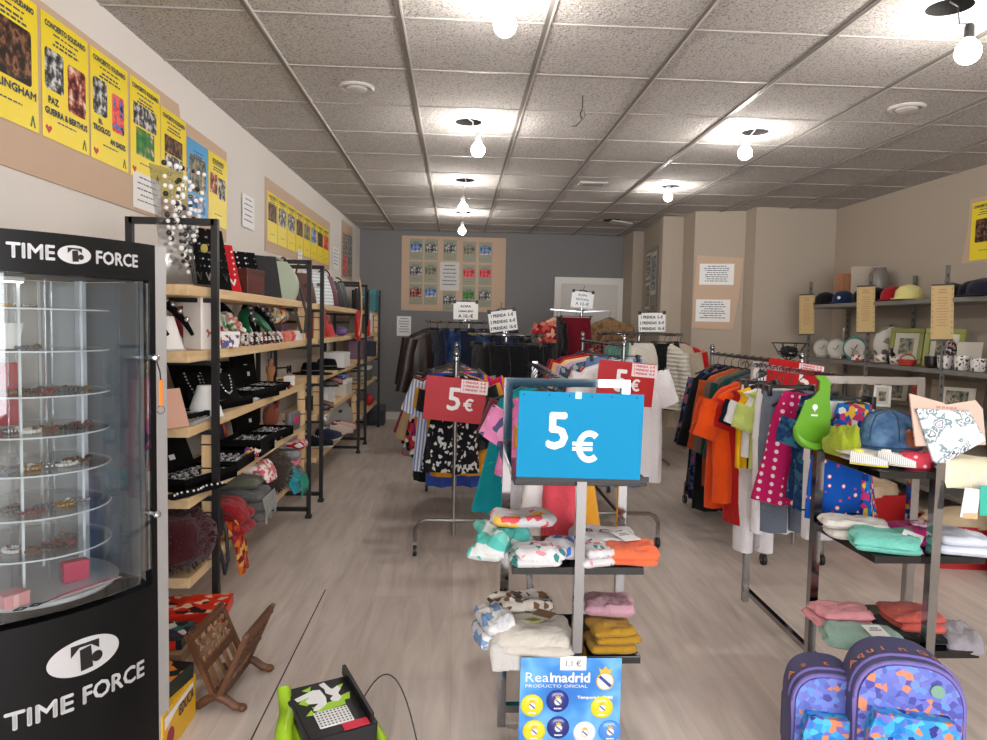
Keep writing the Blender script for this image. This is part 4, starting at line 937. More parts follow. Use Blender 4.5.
for i, (y, x, lab) in enumerate(((3.5, -.99, 'bright orange red yarn bracelet bundle at the fourth board edge'), (3.58, -.985, 'smaller multicolour yarn bundle right of the orange one'))):
    t = thing('yarn_bundle', lab, 'yarn bundle', at(y, 3, x), LF); m = MB(); blob(m, .07, .05, .06 - i * .015, 3 + i, amp=.35); m.build('yarn', M_yarn, t, 60); m = MB(); m.tube([(-.03, -.02, .03), (0, -.03, .035), (.03, -.02, .03)], .004, 5); m.build('band', M_white, t, 40)
for i, y in enumerate((4.0, 4.14, 4.26)):
    t = thing('watch', ['white strap watch', 'olive strap watch', 'pale yellow strap watch'][i] + ' lying at the front edge of the fourth board', 'watch', at(y, 3, -1.005, .012), LF, 'watches at the board edge')
    m = MB(); m.tube([(.035 * cos(a), .016 * sin(a), 0) for a in [2 * pi * k / 18 for k in range(18)]], .007, 6, True); m.build('strap', mat(['white_strap', 'olive_strap', 'straw_strap'][i], [(226, 224, 220), (120, 124, 60), (214, 206, 140)][i], .6), t, 50)
    m = MB(); m.cyl((0, -.016, .004), .015, .008, 16, 'y'); m.build('dial', M_black, t, 40)
# ---- nearest unit, bottom board
fur('fur_stole', 'dark maroon fur stole heaped at the near end of the bottom board', at(2.82, 4, -1.07), (.34, .26, .24), LF, fab('maroon_fur', (62, 20, 26)), 3)
t = thing('handbag', 'black handbag slumped behind the near shelf post, bottom board', 'handbag', at(3.12, 4, -1.1), LF); m = MB(); blob(m, .26, .22, .2, 6, amp=.2); m.build('body', mat('black_leather', (20, 18, 18), .5, bump=.1), t, 60); m = MB(); m.tube([(-.08, -.07, .15), (-.09, -.13, .0), (-.06, -.135, -.1), (0, -.13, -.06), (.04, -.11, .06), (.06, -.07, .14)], .008, 6); m.build('strap', M_blk, t, 40)
folded('folded_scarf', 'deep red folded scarf under the grey fringed one', 'scarf', at(3.34, 4, -1.06), (.2, .28, .15), LF, fab('deep_red_wool', (140, 26, 32)), 12, layers=3, droop=.06)
folded('folded_scarf', 'orange paisley scarf hanging over the front of the bottom board', 'scarf', at(3.26, 4, -1.005), (.14, .12, .08), LF, ramp_mat('paisley', 'cells', [(176, 70, 30), (200, 110, 40), (120, 30, 30), (214, 160, 80), (150, 40, 60)], 40, .9), 14, droop=.2)
def fringe(t, w, y, z, L, m_, n=15):
    m = MB(); r = random.Random(5)
    for i in range(n):
        x = -w / 2 + w * (i + .5) / n; m.tube([(x, y, z), (x + r.uniform(-.006, .006), y - .015, z - L * .5), (x + r.uniform(-.014, .014), y - .012, z - L * r.uniform(.6, 1.05))], .0026, 4)
    m.build('fringe', m_, t, 40)
folded('fringed_scarf', 'grey black scarf with long fringe, folded on the bottom board', 'scarf', at(3.6, 4, -1.06), (.26, .28, .14), LF, fab('charcoal_wool', (92, 90, 88)), 17, layers=3, extra=lambda t: fringe(t, .24, -.14, .12, .13, fab('grey_fringe', (150, 148, 144))))
folded('folded_scarf', 'olive grey scarf lying on top of the fringed scarf', 'scarf', at(3.66, 4, -1.08, .145), (.22, .24, .05), LF, fab('olive_wool', (96, 98, 84)), 19)
folded('folded_scarf', 'pink and white speckled scarf on top of the olive one', 'scarf', at(3.76, 4, -1.03, .19), (.2, .18, .05), LF, ramp_mat('pink_speckle', 'cells', [(230, 214, 208), (206, 120, 126), (236, 226, 220), (196, 90, 100)], 60, .9), 20, droop=.06)
fur('fur_hat', 'round brown fur wrap on the bottom board beside the turquoise shawl', at(4.08, 4, -1.07), (.3, .3, .26), LF, fab('brown_fur', (60, 50, 42)), 8)
folded('crochet_shawl', 'turquoise crochet shawl spilling over the board edge', 'shawl', at(4.4, 4, -1.07), (.26, .3, .1), LF, fab('turquoise_crochet', (36, 150, 164)), 22, layers=2, droop=.12, extra=lambda t: fringe(t, .2, -.15, .04, .12, fab('turquoise_fringe', (60, 150, 130)), 14))
for i, (dz, c, nme) in enumerate(((0, (120, 104, 108), 'mauve grey'), (.052, (214, 130, 134), 'rose pink'), (.104, (150, 150, 154), 'light grey'))):
    folded('folded_jumper', f'{nme} folded knit in the pile at the far end of the bottom board', 'jumper', at(4.62, 4, -1.1, dz), (.17, .24, .05), LF, fab(nme.replace(' ', '_') + '_knit', c), 30 + i, 'knits piled at the far end of the bottom board')
folded('folded_jumper', 'red and white striped knit beside the knit pile', 'jumper', at(4.70, 4, -1.02, .157), (.12, .13, .05), LF, ramp_mat('red_white_knit', 'stripes_x', [(196, 30, 44), (232, 226, 224)], 25, .9), 37)
handbag('handbag', 'royal blue cloth bag standing behind the turquoise shawl', at(4.42, 4, -1.2, .09), .2, .1, .17, fab('royal_blue', (28, 40, 110)), LF, handle=.02, rnd=.8)
handbag('handbag', 'crinkled silver bag at the far end of the bottom board', at(4.62, 4, -1.12, .215), .2, .12, .15, mat('silver_foil', (190, 186, 182), .3, .7, bump=.8, bscale=30), LF, handle=.02, rnd=.8)

tr = random.Random(21)
for i, (y, s_, x, c, n) in enumerate(((3.02, 2, -1.0, (206, 206, 210), 'silver chain'), (3.62, 2, -.995, (226, 224, 220), 'white bead'), (4.02, 2, -.995, (196, 160, 90), 'gilt chain'), (4.36, 2, -.99, (180, 60, 50), 'coral bead'), (3.12, 3, -.99, (210, 210, 214), 'bright silver chain'), (3.92, 3, -.99, (60, 70, 140), 'blue glass bead'), (4.34, 3, -.985, (222, 216, 150), 'straw yellow bead'))):
    t = thing('necklace_coil', n + ' necklace coiled at the front edge of the ' + ('third' if s_ == 2 else 'fourth') + ' pine board', 'necklace', at(y, s_, x, .006), LF, 'coiled necklaces at the board edges'); P = [((.05 - .0012 * k) * cos(k * .42), (.018 - .0004 * k) * sin(k * .42), .002 + .0004 * k) for k in range(30)]
    m = MB()
    for p in P: m.ball(p, .0042, 5)
    m.build('beads', mat(n.replace(' ', '_') + '_coil', c, .3, .4), t, 60); m = MB(); m.rbox((.06, 0, .006), (.03, .02, .001), .0004, (.3, 0, .3)); m.build('price_tag', M_white, t)
for i, (y, s_, x, lab) in enumerate(((3.08, 2, -.985, 'small white price tag card standing by the left white cone'), (3.98, 2, -.985, 'small white price card in front of the middle black case'), (4.3, 2, -.99, 'small white price card before the upright black lid'), (3.3, 3, -.985, 'small white price card on the fourth board behind the shelf post'))):
    t = thing('price_card', lab, 'price card', at(y, s_, x), (rad(-12), 0, LF)); m = MB(); m.rbox((0, 0, .018), (.045, .002, .034), .0006); m.build('card', M_white, t); m = MB(); m.lines((0, -.0018, .022), .03, 2, .01, .004, seed=i); m.build('lettering', M_ink, t, None)
# ---- middle unit
handbag('handbag', 'dark chestnut handbag at the near end of the middle unit', at(5.36, 0, -1.12), .2, .12, .22, mat('chestnut_leather', (84, 36, 30), .5), LF - .6, handle=.1)
handbag('handbag', 'pale blue and white striped handbag on the middle unit', at(5.7, 0, -1.1), .34, .14, .25, ramp_mat('pale_blue_stripe', 'stripes_z', [(186, 198, 206), (226, 228, 228)], 12, .6), LF - .6, handle=.05)
handbag('handbag', 'burgundy leather handbag on the middle unit', at(6.1, 0, -1.1), .26, .13, .25, mat('burgundy_leather', (86, 28, 46), .45), LF - .6, handle=.06)
handbag('handbag', 'black handbag with white trim beside the burgundy one', at(6.45, 0, -1.1), .28, .13, .22, mat('black_leather', (20, 18, 18), .5, bump=.1), LF - .6, handle=.05, hm=M_white)
handbag('handbag', 'green black patterned bag behind the white trimmed one', at(6.85, 0, -1.12), .26, .13, .24, mat('bottle_green_leather', (40, 52, 44), .5), LF - .6, handle=.05)
for i, (y, th, c, n) in enumerate(((5.36, .04, (170, 80, 60), 'terracotta'), (5.41, .03, (206, 176, 140), 'tan'), (5.45, .04, (180, 60, 50), 'brick red'))):
    book('book', f'tall {n} book at the near end of the middle unit', at(y, 1, -1.06), (th, .16, .24 - .01 * i), LF, mat(n.replace(' ', '_') + '_cover', c, .6), 'books on the middle unit')
t = handbag('handbag', 'bright red soft bag on the second board of the middle unit', at(5.95, 1, -1.08), .36, .16, .19, fab('bright_red_cloth', (186, 30, 34)), LF, handle=.03, rnd=1)
t = thing('pouch', 'small teal and purple pouch in front of the red bag', 'pouch', at(6.35, 1, -1.0), LF); m = MB(); blob(m, .18, .1, .08, 3, amp=.12); m.build('pouch', mat('teal_satin', (40, 150, 160), .4), t, 60); m = MB(); m.rbox((-.08, -.01, .04), (.06, .09, .06), .02); m.build('flap', mat('purple_satin', (110, 70, 140), .4), t, 40)
t = thing('hanging_bag', 'red cloth bag with a tan strap hanging from the middle unit corner', 'handbag', (-.945, 7.0, 1.12), LF)
m = MB(); blob(m, .26, .06, .3, 7, amp=.12); m.build('body', fab('scarlet_cloth', (190, 26, 30)), t, 60); m = MB(); m.tube([(-.1, -.02, .06), (-.02, -.035, .26), (.06, -.02, .46), (.08, .0, .6), (.09, .02, .62)], .008, 6); m.build('strap', mat('tan_strap', (200, 150, 100), .5), t, 40)
t = thing('hanging_scarf', 'black and scarlet scarf hanging on the far unit frame', 'scarf', (-.945, 7.74, 1.25), LF)
m = MB(); slabcloth(m, .12, .03, .44, 5, amp=.05, flat=10); m.build('cloth', fab('black_scarf', (26, 24, 26)), t, 60); m = MB(); m.prism([(-.05, -.12), (.06, -.1), (.05, .06), (-.04, .05)], .02, (0, -.012, .03)); m.build('red_end', fab('scarlet_cloth', (190, 26, 30)), t)
for i, (y, lab) in enumerate(((5.6, 'wide black brimmed hat on the third board of the middle unit'), (6.2, 'second black hat, behind the white shoe boxes'))):
    t = thing('hat', lab, 'hat', at(y, 2, -1.1, .0 + .13 * (1 - i) if 0 else 0.0), LF); m = MB(); m.lathe([(.15, 0), (.155, .006), (.09, .012), (.085, .05), (.07, .085), (.03, .09)], 24); m.build('crown', M_velvet, t, 50); m = MB(); m.lathe([(.0875, .014), (.0885, .034), (.086, .036)], 24); m.build('band', mat('grey_band', (90, 88, 90), .5), t, 50)
carton('shoe_box', 'white shoe box on the third board of the middle unit', at(6.55, 2, -1.08), (.34, .2, .13), LF, M_white, lid=M_white)
carton('shoe_box', 'white shoe box lid-up under the third board, middle unit', at(6.1, 3, -1.14), (.36, .2, .14), LF, M_white, lid=M_white)
carton('shoe_box', 'cream shoe box at the far end of the fourth board, middle unit', at(6.75, 3, -1.1), (.34, .22, .14), LF, mat('cream_box', (214, 206, 192), .6), lid=M_white)
M_solew = mat('white_rubber', (226, 224, 220), .6)
for i, (y, dz, c, n) in enumerate(((5.5, 0, (40, 34, 34), 'black heeled'), (5.66, 0, (110, 70, 60), 'brown'), (5.9, .145, (30, 28, 30), 'patent black'), (6.1, .145, (150, 90, 80), 'rust suede'))):
    shoe('shoe', f'{n} shoe on the fourth board of the middle unit', at(y, 3, -1.06, dz + .0015), .22, mat(n.replace(' ', '_') + '_shoe', c, .4), M_blk, LF, 'shoes on the fourth board')
shoe('sneaker', 'navy canvas sneaker with white laces on the lowest board, middle unit', at(5.95, 4, -1.03), .29, fab('navy_canvas', (24, 32, 62)), M_solew, LF + 1.1, None, M_solew)
shoe('sneaker', 'dark sneaker standing behind the navy canvas one', at(5.62, 4, -1.08), .27, fab('dark_canvas', (26, 28, 34)), M_solew, LF + .2, None, M_solew)
for i, (y, c, n) in enumerate(((6.35, (196, 180, 170), 'beige'), (6.55, (206, 160, 150), 'blush'))):
    shoe('shoe', f'{n} ballet shoe on the lowest board of the middle unit', at(y, 4, -1.0), .22, mat(n + '_leather', c, .5), M_solew, LF + .6)
handbag('handbag', 'silver metallic handbag on the lowest board of the middle unit', at(6.75, 4, -1.1), .34, .14, .24, mat('silver_leather', (214, 212, 208), .3, .6, bump=.3, bscale=40), LF - .6, handle=.04, rnd=.9)
folded('folded_scarf', 'blue and violet folded scarf under the third board, middle unit', 'scarf', at(6.75, 3, -1.1, .145), (.3, .2, .05), LF, ramp_mat('blue_violet', 'cells', [(60, 70, 140), (140, 170, 190), (90, 60, 130)], 30, .8), 44)
# ---- far unit
for i, (y, th, h, c, n) in enumerate(((7.9, .05, .2, (110, 100, 96), 'grey'), (7.97, .04, .22, (200, 190, 170), 'cream'), (8.04, .05, .21, (120, 40, 44), 'maroon'), (8.12, .04, .2, (70, 80, 90), 'slate'))):
    book('book', f'{n} book standing on the second board of the far unit', at(y, 1, -1.08), (th, .16, h), LF, mat(n + '_cover', c, .6), 'books on the far unit')
carton('box_file', 'white box file on the second board of the far unit', at(8.4, 1, -1.08), (.2, .2, .22), LF, M_white)
for i, (y, th, h, c, n) in enumerate(((7.88, .06, .22, (130, 100, 120), 'lilac'), (7.96, .05, .2, (210, 200, 190), 'ivory'), (8.03, .05, .22, (180, 150, 120), 'sand'))):
    book('book', f'{n} book standing on the third board of the far unit', at(y, 2, -1.08), (th, .16, h), LF, mat(n + '_cover', c, .6), 'books on the far unit')
carton('box', 'navy blue box at the far end of the third board, far unit', at(8.75, 2, -1.08), (.3, .2, .17), LF, mat('navy_box', (30, 36, 60), .6), lid=mat('navy_box', (30, 36, 60), .6))
carton('box', 'dull green box on the fourth board of the far unit', at(8.5, 3, -1.1), (.3, .2, .16), LF, mat('dull_green_box', (96, 104, 90), .6), lid=M_white)
folded('folded_cloth', 'beige folded cloth on the fourth board of the far unit', 'cloth', at(7.98, 3, -1.1), (.26, .22, .12), LF, fab('beige_cloth', (186, 170, 150)), 51, layers=3)
carton('box', 'teal box at the far end of the top board beside the grey wall', at(8.85, 0, -1.08), (.36, .22, .26), LF, mat('teal_box', (50, 110, 120), .6), lid=mat('teal_lid', (60, 128, 136), .6))
t = handbag('handbag', 'black bag with white strap on the far unit top board', at(8.05, 0, -1.08), .28, .13, .24, mat('black_leather', (20, 18, 18), .5, bump=.1), LF, handle=.1, hm=M_white)
carton('storage_box', 'dark blue grey lidded box on the floor at the far end of the shelves', (-1.04, 9.33, 0), (.26, .26, .24), 0, mat('slate_box', (52, 56, 64), .6), lid=mat('slate_lid', (72, 78, 86), .6))
t = thing('ball', 'red rubber ball in front of the dark box on the floor', 'ball', (-1.03, 8.6, .336), 0); m = MB(); m.ball((0, 0, .06), .06, 18); m.build('ball', mat('red_rubber', (200, 30, 50), .5), t, 60); m = MB(); m.tube([(.0605 * cos(a), 0, .06 + .0605 * sin(a)) for a in [2 * pi * k / 24 for k in range(24)]], .003, 5, True); m.build('seam', mat('dark_red', (120, 20, 30), .5), t, 40)
# ------------------------------------------------------------------ garments on hangers
M_hang = mat('black_hanger', (22, 22, 24), .4); M_wireh = mat('chrome', (205, 207, 210), .12, 1)
def ell(cx, cy, z, a, b, n=28, sq=.8, f=None):
    R = []
    for j in range(n):
        t = 2 * pi * j / n; c, s = cos(t), sin(t); x = a * abs(c) ** sq * (1 if c > 0 else -1); y = b * abs(s) ** .9 * (1 if s > 0 else -1)
        if f: y += f(x, z)
        R.append((cx + x, cy + y, z))
    return R
def garment(kind, label, m_, loc, w=.44, L=.62, rz=0., sleeve=.2, seed=1, group=None, name=None, trim=None, thick=.04, flare=1., ticket=False, hang=None, lean=0.):
    """garment on its hanger; loc is the rail point the hook rests on, the garment hangs in the local x-z plane"""
    names = {'top': ('shirt', 'shirt'), 'coat': ('coat', 'coat'), 'dress': ('dress', 'dress'), 'pants': ('trousers', 'trousers'), 'shorts': ('shorts', 'shorts'), 'skirt': ('skirt', 'skirt')}
    nm, cat = names[kind]; t = thing(name or nm, label, cat, loc, (0, lean, rz), group); r = random.Random(seed)
    ph = [r.uniform(0, 6) for _ in range(4)]; amp = .017 + .009 * r.random()
    z0 = -.085
    def fold(x, z):
        q = min(1, max(0, (z0 - .08 - z) / max(.2, L))); return amp * q * (sin(x * 38 + ph[0]) + .7 * sin(x * 71 + ph[1])) + .01 * sin(z * 9 + ph[2])
    m = MB(); m.T = Matrix()
    if kind in ('top', 'coat', 'dress'):
        hw = w / 2; prof = [(0, .05, .03), (-.015, .075, .034), (-.03, .12, thick * .8), (-.055, hw * .82, thick * .9), (-.09, hw * .96, thick), (-.16, hw * .98, thick * 1.1)]
        if kind == 'dress': prof = [(0, .06, .02), (-.05, hw * .6, thick * .7), (-.12, hw * .72, thick), (-.2, hw * .74, thick), (-.26, hw * .72, thick)]
        k = 9; zb = prof[-1][0]; ab = prof[-1][1]
        for i in range(1, k + 1): q = i / k; prof.append((zb + (-L - zb) * q, ab * (1 + (flare * (1.25 if kind == 'dress' else 1) - 1) * q), thick * (1.1 + .25 * q)))
        m.rings([ell(0, 0, z0 + z, a, b, 48, .85, fold) for z, a, b in prof])
        if kind != 'dress' and sleeve:
            for s in (1, -1):
                dx = (.28 if kind == 'top' else .12) + .1 * r.random(); k2 = 8; R = []
                for i in range(k2 + 1):
                    q = i / k2; cx = s * (hw * .84 + sleeve * dx * q + .01); cz = z0 - .09 - sleeve * .93 * q; rr = (.075 if kind == 'top' else .07) * (1 - .18 * q); ang = math.atan2(dx, .93)
                    R.append([(cx + s * rr * cos(a) * cos(ang), thick * .85 * sin(a) + .006 * sin(q * 9 + ph[3]), cz + rr * cos(a) * sin(ang)) for a in [2 * pi * j / 14 for j in range(14)]])
                m.rings(R)
    elif kind in ('pants', 'shorts'):
        hw = w / 2; prof = [(0, hw * .96, thick * .7), (-.06, hw, thick), (-.16, hw * 1.04, thick * 1.2), (-.22, hw * 1.05, thick * 1.2)]
        m.rings([ell(0, 0, z0 + z, a, b, 26, .8, fold) for z, a, b in prof])
        for s in (1, -1):
            R = []
            for i in range(9): q = i / 8; z = -.2 + (-L + .2) * q; R.append(ell(s * hw * .5 * (1 + .06 * q), 0, z0 + z, hw * (.53 - .1 * q * (kind == 'pants')), thick * (1.15 - .15 * q), 16, .8, fold))
            m.rings(R)
    else:
        hw = w / 2; m.rings([ell(0, 0, z0 - L * i / 9, hw * (.8 + .3 * flare * i / 9), thick * (.8 + .6 * i / 9), 30, .8, fold) for i in range(10)])
    m.build('cloth', m_, t, 60)
    hm = hang or M_hang; m = MB()
    m.tube([(0, 0, -.075), (0, 0, -.035), (.012, 0, -.022), (.019, 0, -.006), (.014, 0, .008), (0, 0, .0125), (-.014, 0, .008), (-.018, 0, -.004)], .0022, 5)
    if kind in ('pants', 'shorts', 'skirt'):
        m.bar((-w * .46, 0, -.07), (w * .46, 0, -.07), .008)
        for s in (1, -1): m.rbox((s * w * .4, 0, -.083), (.018, thick * 1.7, .045), .003)
    else: m.tube([(-w * .37, 0, -.152), (-w * .2, 0, -.118), (-.05, 0, -.09), (0, 0, -.075), (.05, 0, -.09), (w * .2, 0, -.118), (w * .37, 0, -.152)], .006, 6)
    m.build('hanger', hm, t, 40)
    if trim:
        m = MB()
        if kind in ('top', 'coat'): m.tube([(.058 * cos(a), .034 * sin(a), z0 - .002 - .012 * (1 if sin(a) < 0 else 0)) for a in [2 * pi * j / 20 for j in range(20)]], .011, 6, True)
        else: m.lathe([(w * .47, -.03), (w * .485, -.03), (w * .485, 0), (w * .47, 0)], 24, (0, 0, z0), 'z', 1, .12)
        m.build('collar' if kind in ('top', 'coat') else 'waistband', trim, t, 50)
    if ticket:
        m = MB(); m.rbox((.06, -thick * 1.5, z0 - L * .55), (.05, .0015, .085), .0005); m.build('swing_ticket', M_white, t)
    return t
def F(name, c): return fab(name.replace(' ', '_') + '_cloth', c)
# printed cloths
P_bw = ramp_mat('black_white_print', 'cells', [(20, 20, 24), (20, 20, 24), (24, 24, 28), (200, 198, 194), (26, 26, 30), (22, 22, 26)], 60)
P_redpat = ramp_mat('red_white_black_print', 'cells', [(150, 26, 44), (214, 204, 198), (30, 26, 30), (176, 50, 66), (110, 100, 96)], 40)
P_block = ramp_mat('colour_block', 'stripes_x', [(226, 120, 30), (150, 30, 110), (200, 30, 60)], 2.2)
P_wg = ramp_mat('white_green_print', 'cells', [(226, 222, 216), (226, 222, 216), (40, 130, 100), (200, 60, 70), (230, 226, 220)], 14)
P_navyfl = ramp_mat('navy_floral', 'cells', [(26, 30, 60), (22, 24, 48), (60, 90, 130), (150, 90, 110), (24, 28, 52)], 34)
P_bluefl = ramp_mat('blue_grey_leaf', 'cells', [(60, 84, 110), (40, 56, 80), (170, 176, 176), (90, 110, 126)], 40)
P_pinkdot = ramp_mat('pink_dotted', 'dots', [(236, 220, 226), (190, 30, 96)], 30, stops=[0, .26])
P_heart = ramp_mat('white_red_dots', 'dots', [(200, 40, 60), (234, 228, 224)], 14, stops=[0, .22])
P_swim = ramp_mat('bright_blue_print', 'cells', [(30, 90, 190), (24, 60, 140), (226, 226, 228), (200, 60, 110), (30, 120, 190), (240, 190, 60)], 52)
P_navyp = ramp_mat('navy_kids_print', 'cells', [(26, 54, 92), (30, 66, 110), (40, 60, 100), (50, 100, 124), (60, 90, 110)], 60)
P_fleece = ramp_mat('pink_fluffy', 'cells', [(232, 140, 190), (240, 170, 206), (90, 90, 130), (224, 120, 176)], 22)
P_redfl = ramp_mat('red_orchid_print', 'cells', [(170, 40, 50), (206, 120, 100), (130, 24, 40), (190, 90, 80), (220, 180, 150)], 22)
P_tan = ramp_mat('tan_brown_print', 'noise', [(120, 90, 62), (160, 128, 92), (110, 84, 70)], 12, interp='LINEAR', stops=[.35, .5, .65])
M_leather = mat('brown_black_leather', (44, 32, 28), .38, bump=.15, bscale=18); M_jean = ramp_mat('blue_denim', 'noise', [(26, 40, 74), (44, 66, 106), (66, 92, 132)], 8, interp='LINEAR', stops=[.35, .5, .68]); M_dkjean = F('dark denim', (26, 32, 52))
M_puff = mat('ivory_quilted', (204, 198, 186), .6)
_n = M_puff.node_tree; _w = _n.nodes.new('ShaderNodeTexWave'); _w.bands_direction = 'Z'; _w.inputs['Scale'].default_value = 8.5; _t = _n.nodes.new('ShaderNodeTexCoord'); _b = _n.nodes.new('ShaderNodeBump'); _b.inputs['Strength'].default_value = .45; _b.inputs['Distance'].default_value = .03
_n.links.new(_t.outputs['Object'], _w.inputs['Vector']); _n.links.new(_w.outputs['Fac'], _b.inputs['Height']); _n.links.new(_b.outputs['Normal'], _n.nodes['Principled BSDF'].inputs['Normal'])
# ------------------------------------------------------------------ rolling garment racks
M_cast = mat('caster_rubber', (28, 28, 28), .5)
def caster(t, x, y):
    m = MB(); m.cyl((x, y, .032), .032, .02, 16, 'x'); w_ = m.build('caster', M_cast, t, 40)
    m = MB(); m.cyl((x, y, .032), .014, .024, 12, 'x'); m.bar((x, y, .035), (x, y, .085), .024, .012); m.build('caster_fork', M_steel, w_, 40)
def rolling_rack(label, x, y0, y1, z, half=.215, xr=None, rail_r=.0125, group='rolling garment racks'):
    t = thing('rolling_rack', label, 'garment rack', (0, 0, 0), 0, group)
    for y in (y0, y1):
        m = MB(); xx = x
        m.tube([(xx - half, y, .08), (xx - half, y, .15), (xx - half + .025, y, .19), (xx - half + .06, y, .205), (xx + half - .06, y, .205), (xx + half - .025, y, .19), (xx + half, y, .15), (xx + half, y, .08)], .0125, 8); m.build('foot_bar', M_steel, t, 40)
        m = MB(); m.tube([(xx, y, .12), (xx, y, z + .02)], .0125, 10); m.build('post', M_steel, t, 40)
        m = MB(); m.lathe([(.014, z), (.018, z + .02), (.013, z + .028), (.019, z + .045), (.012, z + .065), (.002, z + .07)], 14, (xx, y, 0)); m.build('finial', M_chrome, t, 50)
        for s in (1, -1): caster(t, xx + s * half, y)
    m = MB(); m.tube([(x, y0, z), (x, y1, z)], rail_r, 10); m.build('rail', M_chrome, t, 40)
    m = MB(); m.tube([(x, y0, .205), (x, y1, .205)], .011, 8); m.build('base_rail', M_steel, t, 40)
    return t
def gondola(label, x, y0, y1, ys, zt, half=.185, shelf=(.885, .63, .37), dep=.32, postz=None):
    """chrome rack: U-shaped front frame, single rear post joined by a rail, black glass shelves on a front post"""
    t = thing('display_rack', label, 'display rack', (0, 0, 0), 0, 'chrome racks with black glass shelves')
    w = .027
    for s in (1, -1): m = MB(); m.bar((x + s * half, y0, 0), (x + s * half, y0, zt), w); m.build('front_upright', M_chrome, t)
    m = MB(); m.bar((x - half - w * .49, y0, zt), (x + half + w * .49, y0, zt), w * .94); m.build('top_bar', M_chrome, t)
    m = MB(); m.bar((x - half, y0, .06), (x + half, y0, .06), w * .92); m.bar((x, y0, .0605), (x + .02, y1, .0605), w * .86); m.build('base_bar', M_chrome, t)
    m = MB(); m.bar((x + .02, y1, 0), (x + .02, y1, zt + .01), w); m.build('rear_post', M_chrome, t)
    m = MB(); m.bar((x, y0, zt - .005), (x + .02, y1, zt - .005), w * .9, .02); m.build('rail', M_chrome, t)
    m = MB(); m.bar((x, ys, 0), (x, ys, postz or shelf[0] + .03), w); m.build('front_post', M_chrome, t)
    bg_ = mat('black_glass', (12, 12, 14), .08, spec=.7)
    for z in shelf:
        m = MB(); m.rbox((x, (ys + .016 + y0 + .0) / 2, z - .011), (2 * half, y0 - ys - .0, .022), .002); m.build('glass_shelf', bg_, t)
    return t
def hook_y(z): return z + .0145
rolling_rack('chrome rolling rack with a finial behind the left red 5 euro sign', 0, 4.02, 5.6, 1.10)
rolling_rack('chrome rolling rack behind the right red 5 euro sign', .98, 4.2, 5.6, 1.2, .24)
rolling_rack('chrome rolling rack nearest the right wall, behind the orange tee', 1.9, 3.89, 5.29, 1.13, .165)
gondola('centre chrome rack with black glass shelves, under the blue 5 euro sign', .355, 2.29, 3.45, 1.985, 1.13, .188)
gondola('right chrome rack with black glass shelves and the lime bib', 1.395, 2.36, 3.36, 2.0, 1.15, .167, (.91, .66, .375), .35)
def round_rack(label, x, y, z, R, zp=None):
    t = thing('round_rack', label, 'garment rack', (x, y, 0), 0, 'round chrome garment racks')
    m = MB(); m.tube([(R * cos(2 * pi * i / 48), R * sin(2 * pi * i / 48), z) for i in range(48)], .0125, 8, True); m.build('ring', M_chrome, t, 40)
    m = MB(); m.tube([(0, 0, .05), (0, 0, z + .03)], .017, 10); m.build('pole', M_chrome, t, 40)
    m = MB()
    for k in range(4): a = pi / 4 + k * pi / 2; m.tube([(0, 0, z), (R * cos(a), R * sin(a), z)], .008, 6)
    m.build('spokes', M_steel, t, 40)
    for k in range(4): a = pi / 4 + k * pi / 2; m = MB(); m.tube([(0, 0, .09), (R * .7 * cos(a), R * .7 * sin(a), .06), (R * .95 * cos(a), R * .95 * sin(a), .015)], .013, 8); m.build('leg', M_steel, t, 40)
    return t
round_rack('round rack of jeans by the grey wall, brown leather jacket on its left', .12, 7.3, 1.33, .42)
round_rack('round rack of black trousers in front of the jeans rack', .42, 6.15, 1.225, .32)
round_rack('round rack with white trousers and the ivory quilted jacket', 1.78, 7.0, 1.25, .4)
t = thing('cross_rack', 'tall chrome stand with flat arms in front of the white door', 'garment rack', (1.43, 8.3, 0))
m = MB(); m.tube([(0, 0, .03), (0, 0, 1.5)], .018, 10); m.build('pole', M_chrome, t, 40)
for k, (a, b) in enumerate(((-.36, 0), (.36, 0), (0, -.3), (0, .3))): m = MB(); m.bar((0, 0, 1.48), (a, b, 1.5), .03, .012); m.build('arm', M_chrome, t); m = MB(); m.bar((0, 0, .04), (a * .8, b * .8, .02), .03, .02); m.build('leg', M_steel, t)

# ------------------------------------------------------------------ signs
M_redc = mat('red_card', (176, 12, 32), .5); M_redc2 = mat('scarlet_card', (180, 14, 20), .5); M_bluec = mat('cyan_card', (0, 134, 182), .6, spec=.2)
LINES = (('1 PRENDA  5.-€', .76), ('2 PRENDAS  8.-€', .46), ('3 PRENDAS  10.-€', .16))
def price_sign(label, loc, w, h, m_, rot, five, euro, slip=True, holes=False):
    t = thing('price_sign', label, 'sign', loc, rot)
    m = MB(); m.rbox((0, 0, 0), (w, .005, h), .0015); m.build('card', m_, t)
    m = MB(); x, z, s = five; m.text('5', (x, -.0032, z), s, bold=.0035); x, z, s = euro; m.euro((x, -.0034, z), s, s * .19); m.build('lettering', M_paper, t, None)
    if slip:
        m = MB(); m.box((w * .3, -.0042, h * .33), (w * .44, .0008, h * .3)); s_ = m.build('paper_slip', mat('pinkish_paper', (240, 222, 224), .6), t)
        m = MB()
        for tx, q in LINES: m.text(tx, (w * .3, -.0054, h * (.19 + .28 * q)), h * .05, width=w * .37, bold=.0006)
        m.build('lettering', M_heart, s_, None)
    if holes:
        m = MB()
        for x in (-.46, -.26, -.1, .08, .24, .44): m.cyl((x * w, -.003, h * .46), .0022, .001, 8, 'y')
        m.build('pin_holes', M_black, t); m = MB(); m.rbox((-.01, -.004, h * .47), (.018, .003, .02), .001); m.build('tape_tab', mat('pale_tape', (170, 226, 236), .4), t)
    return t
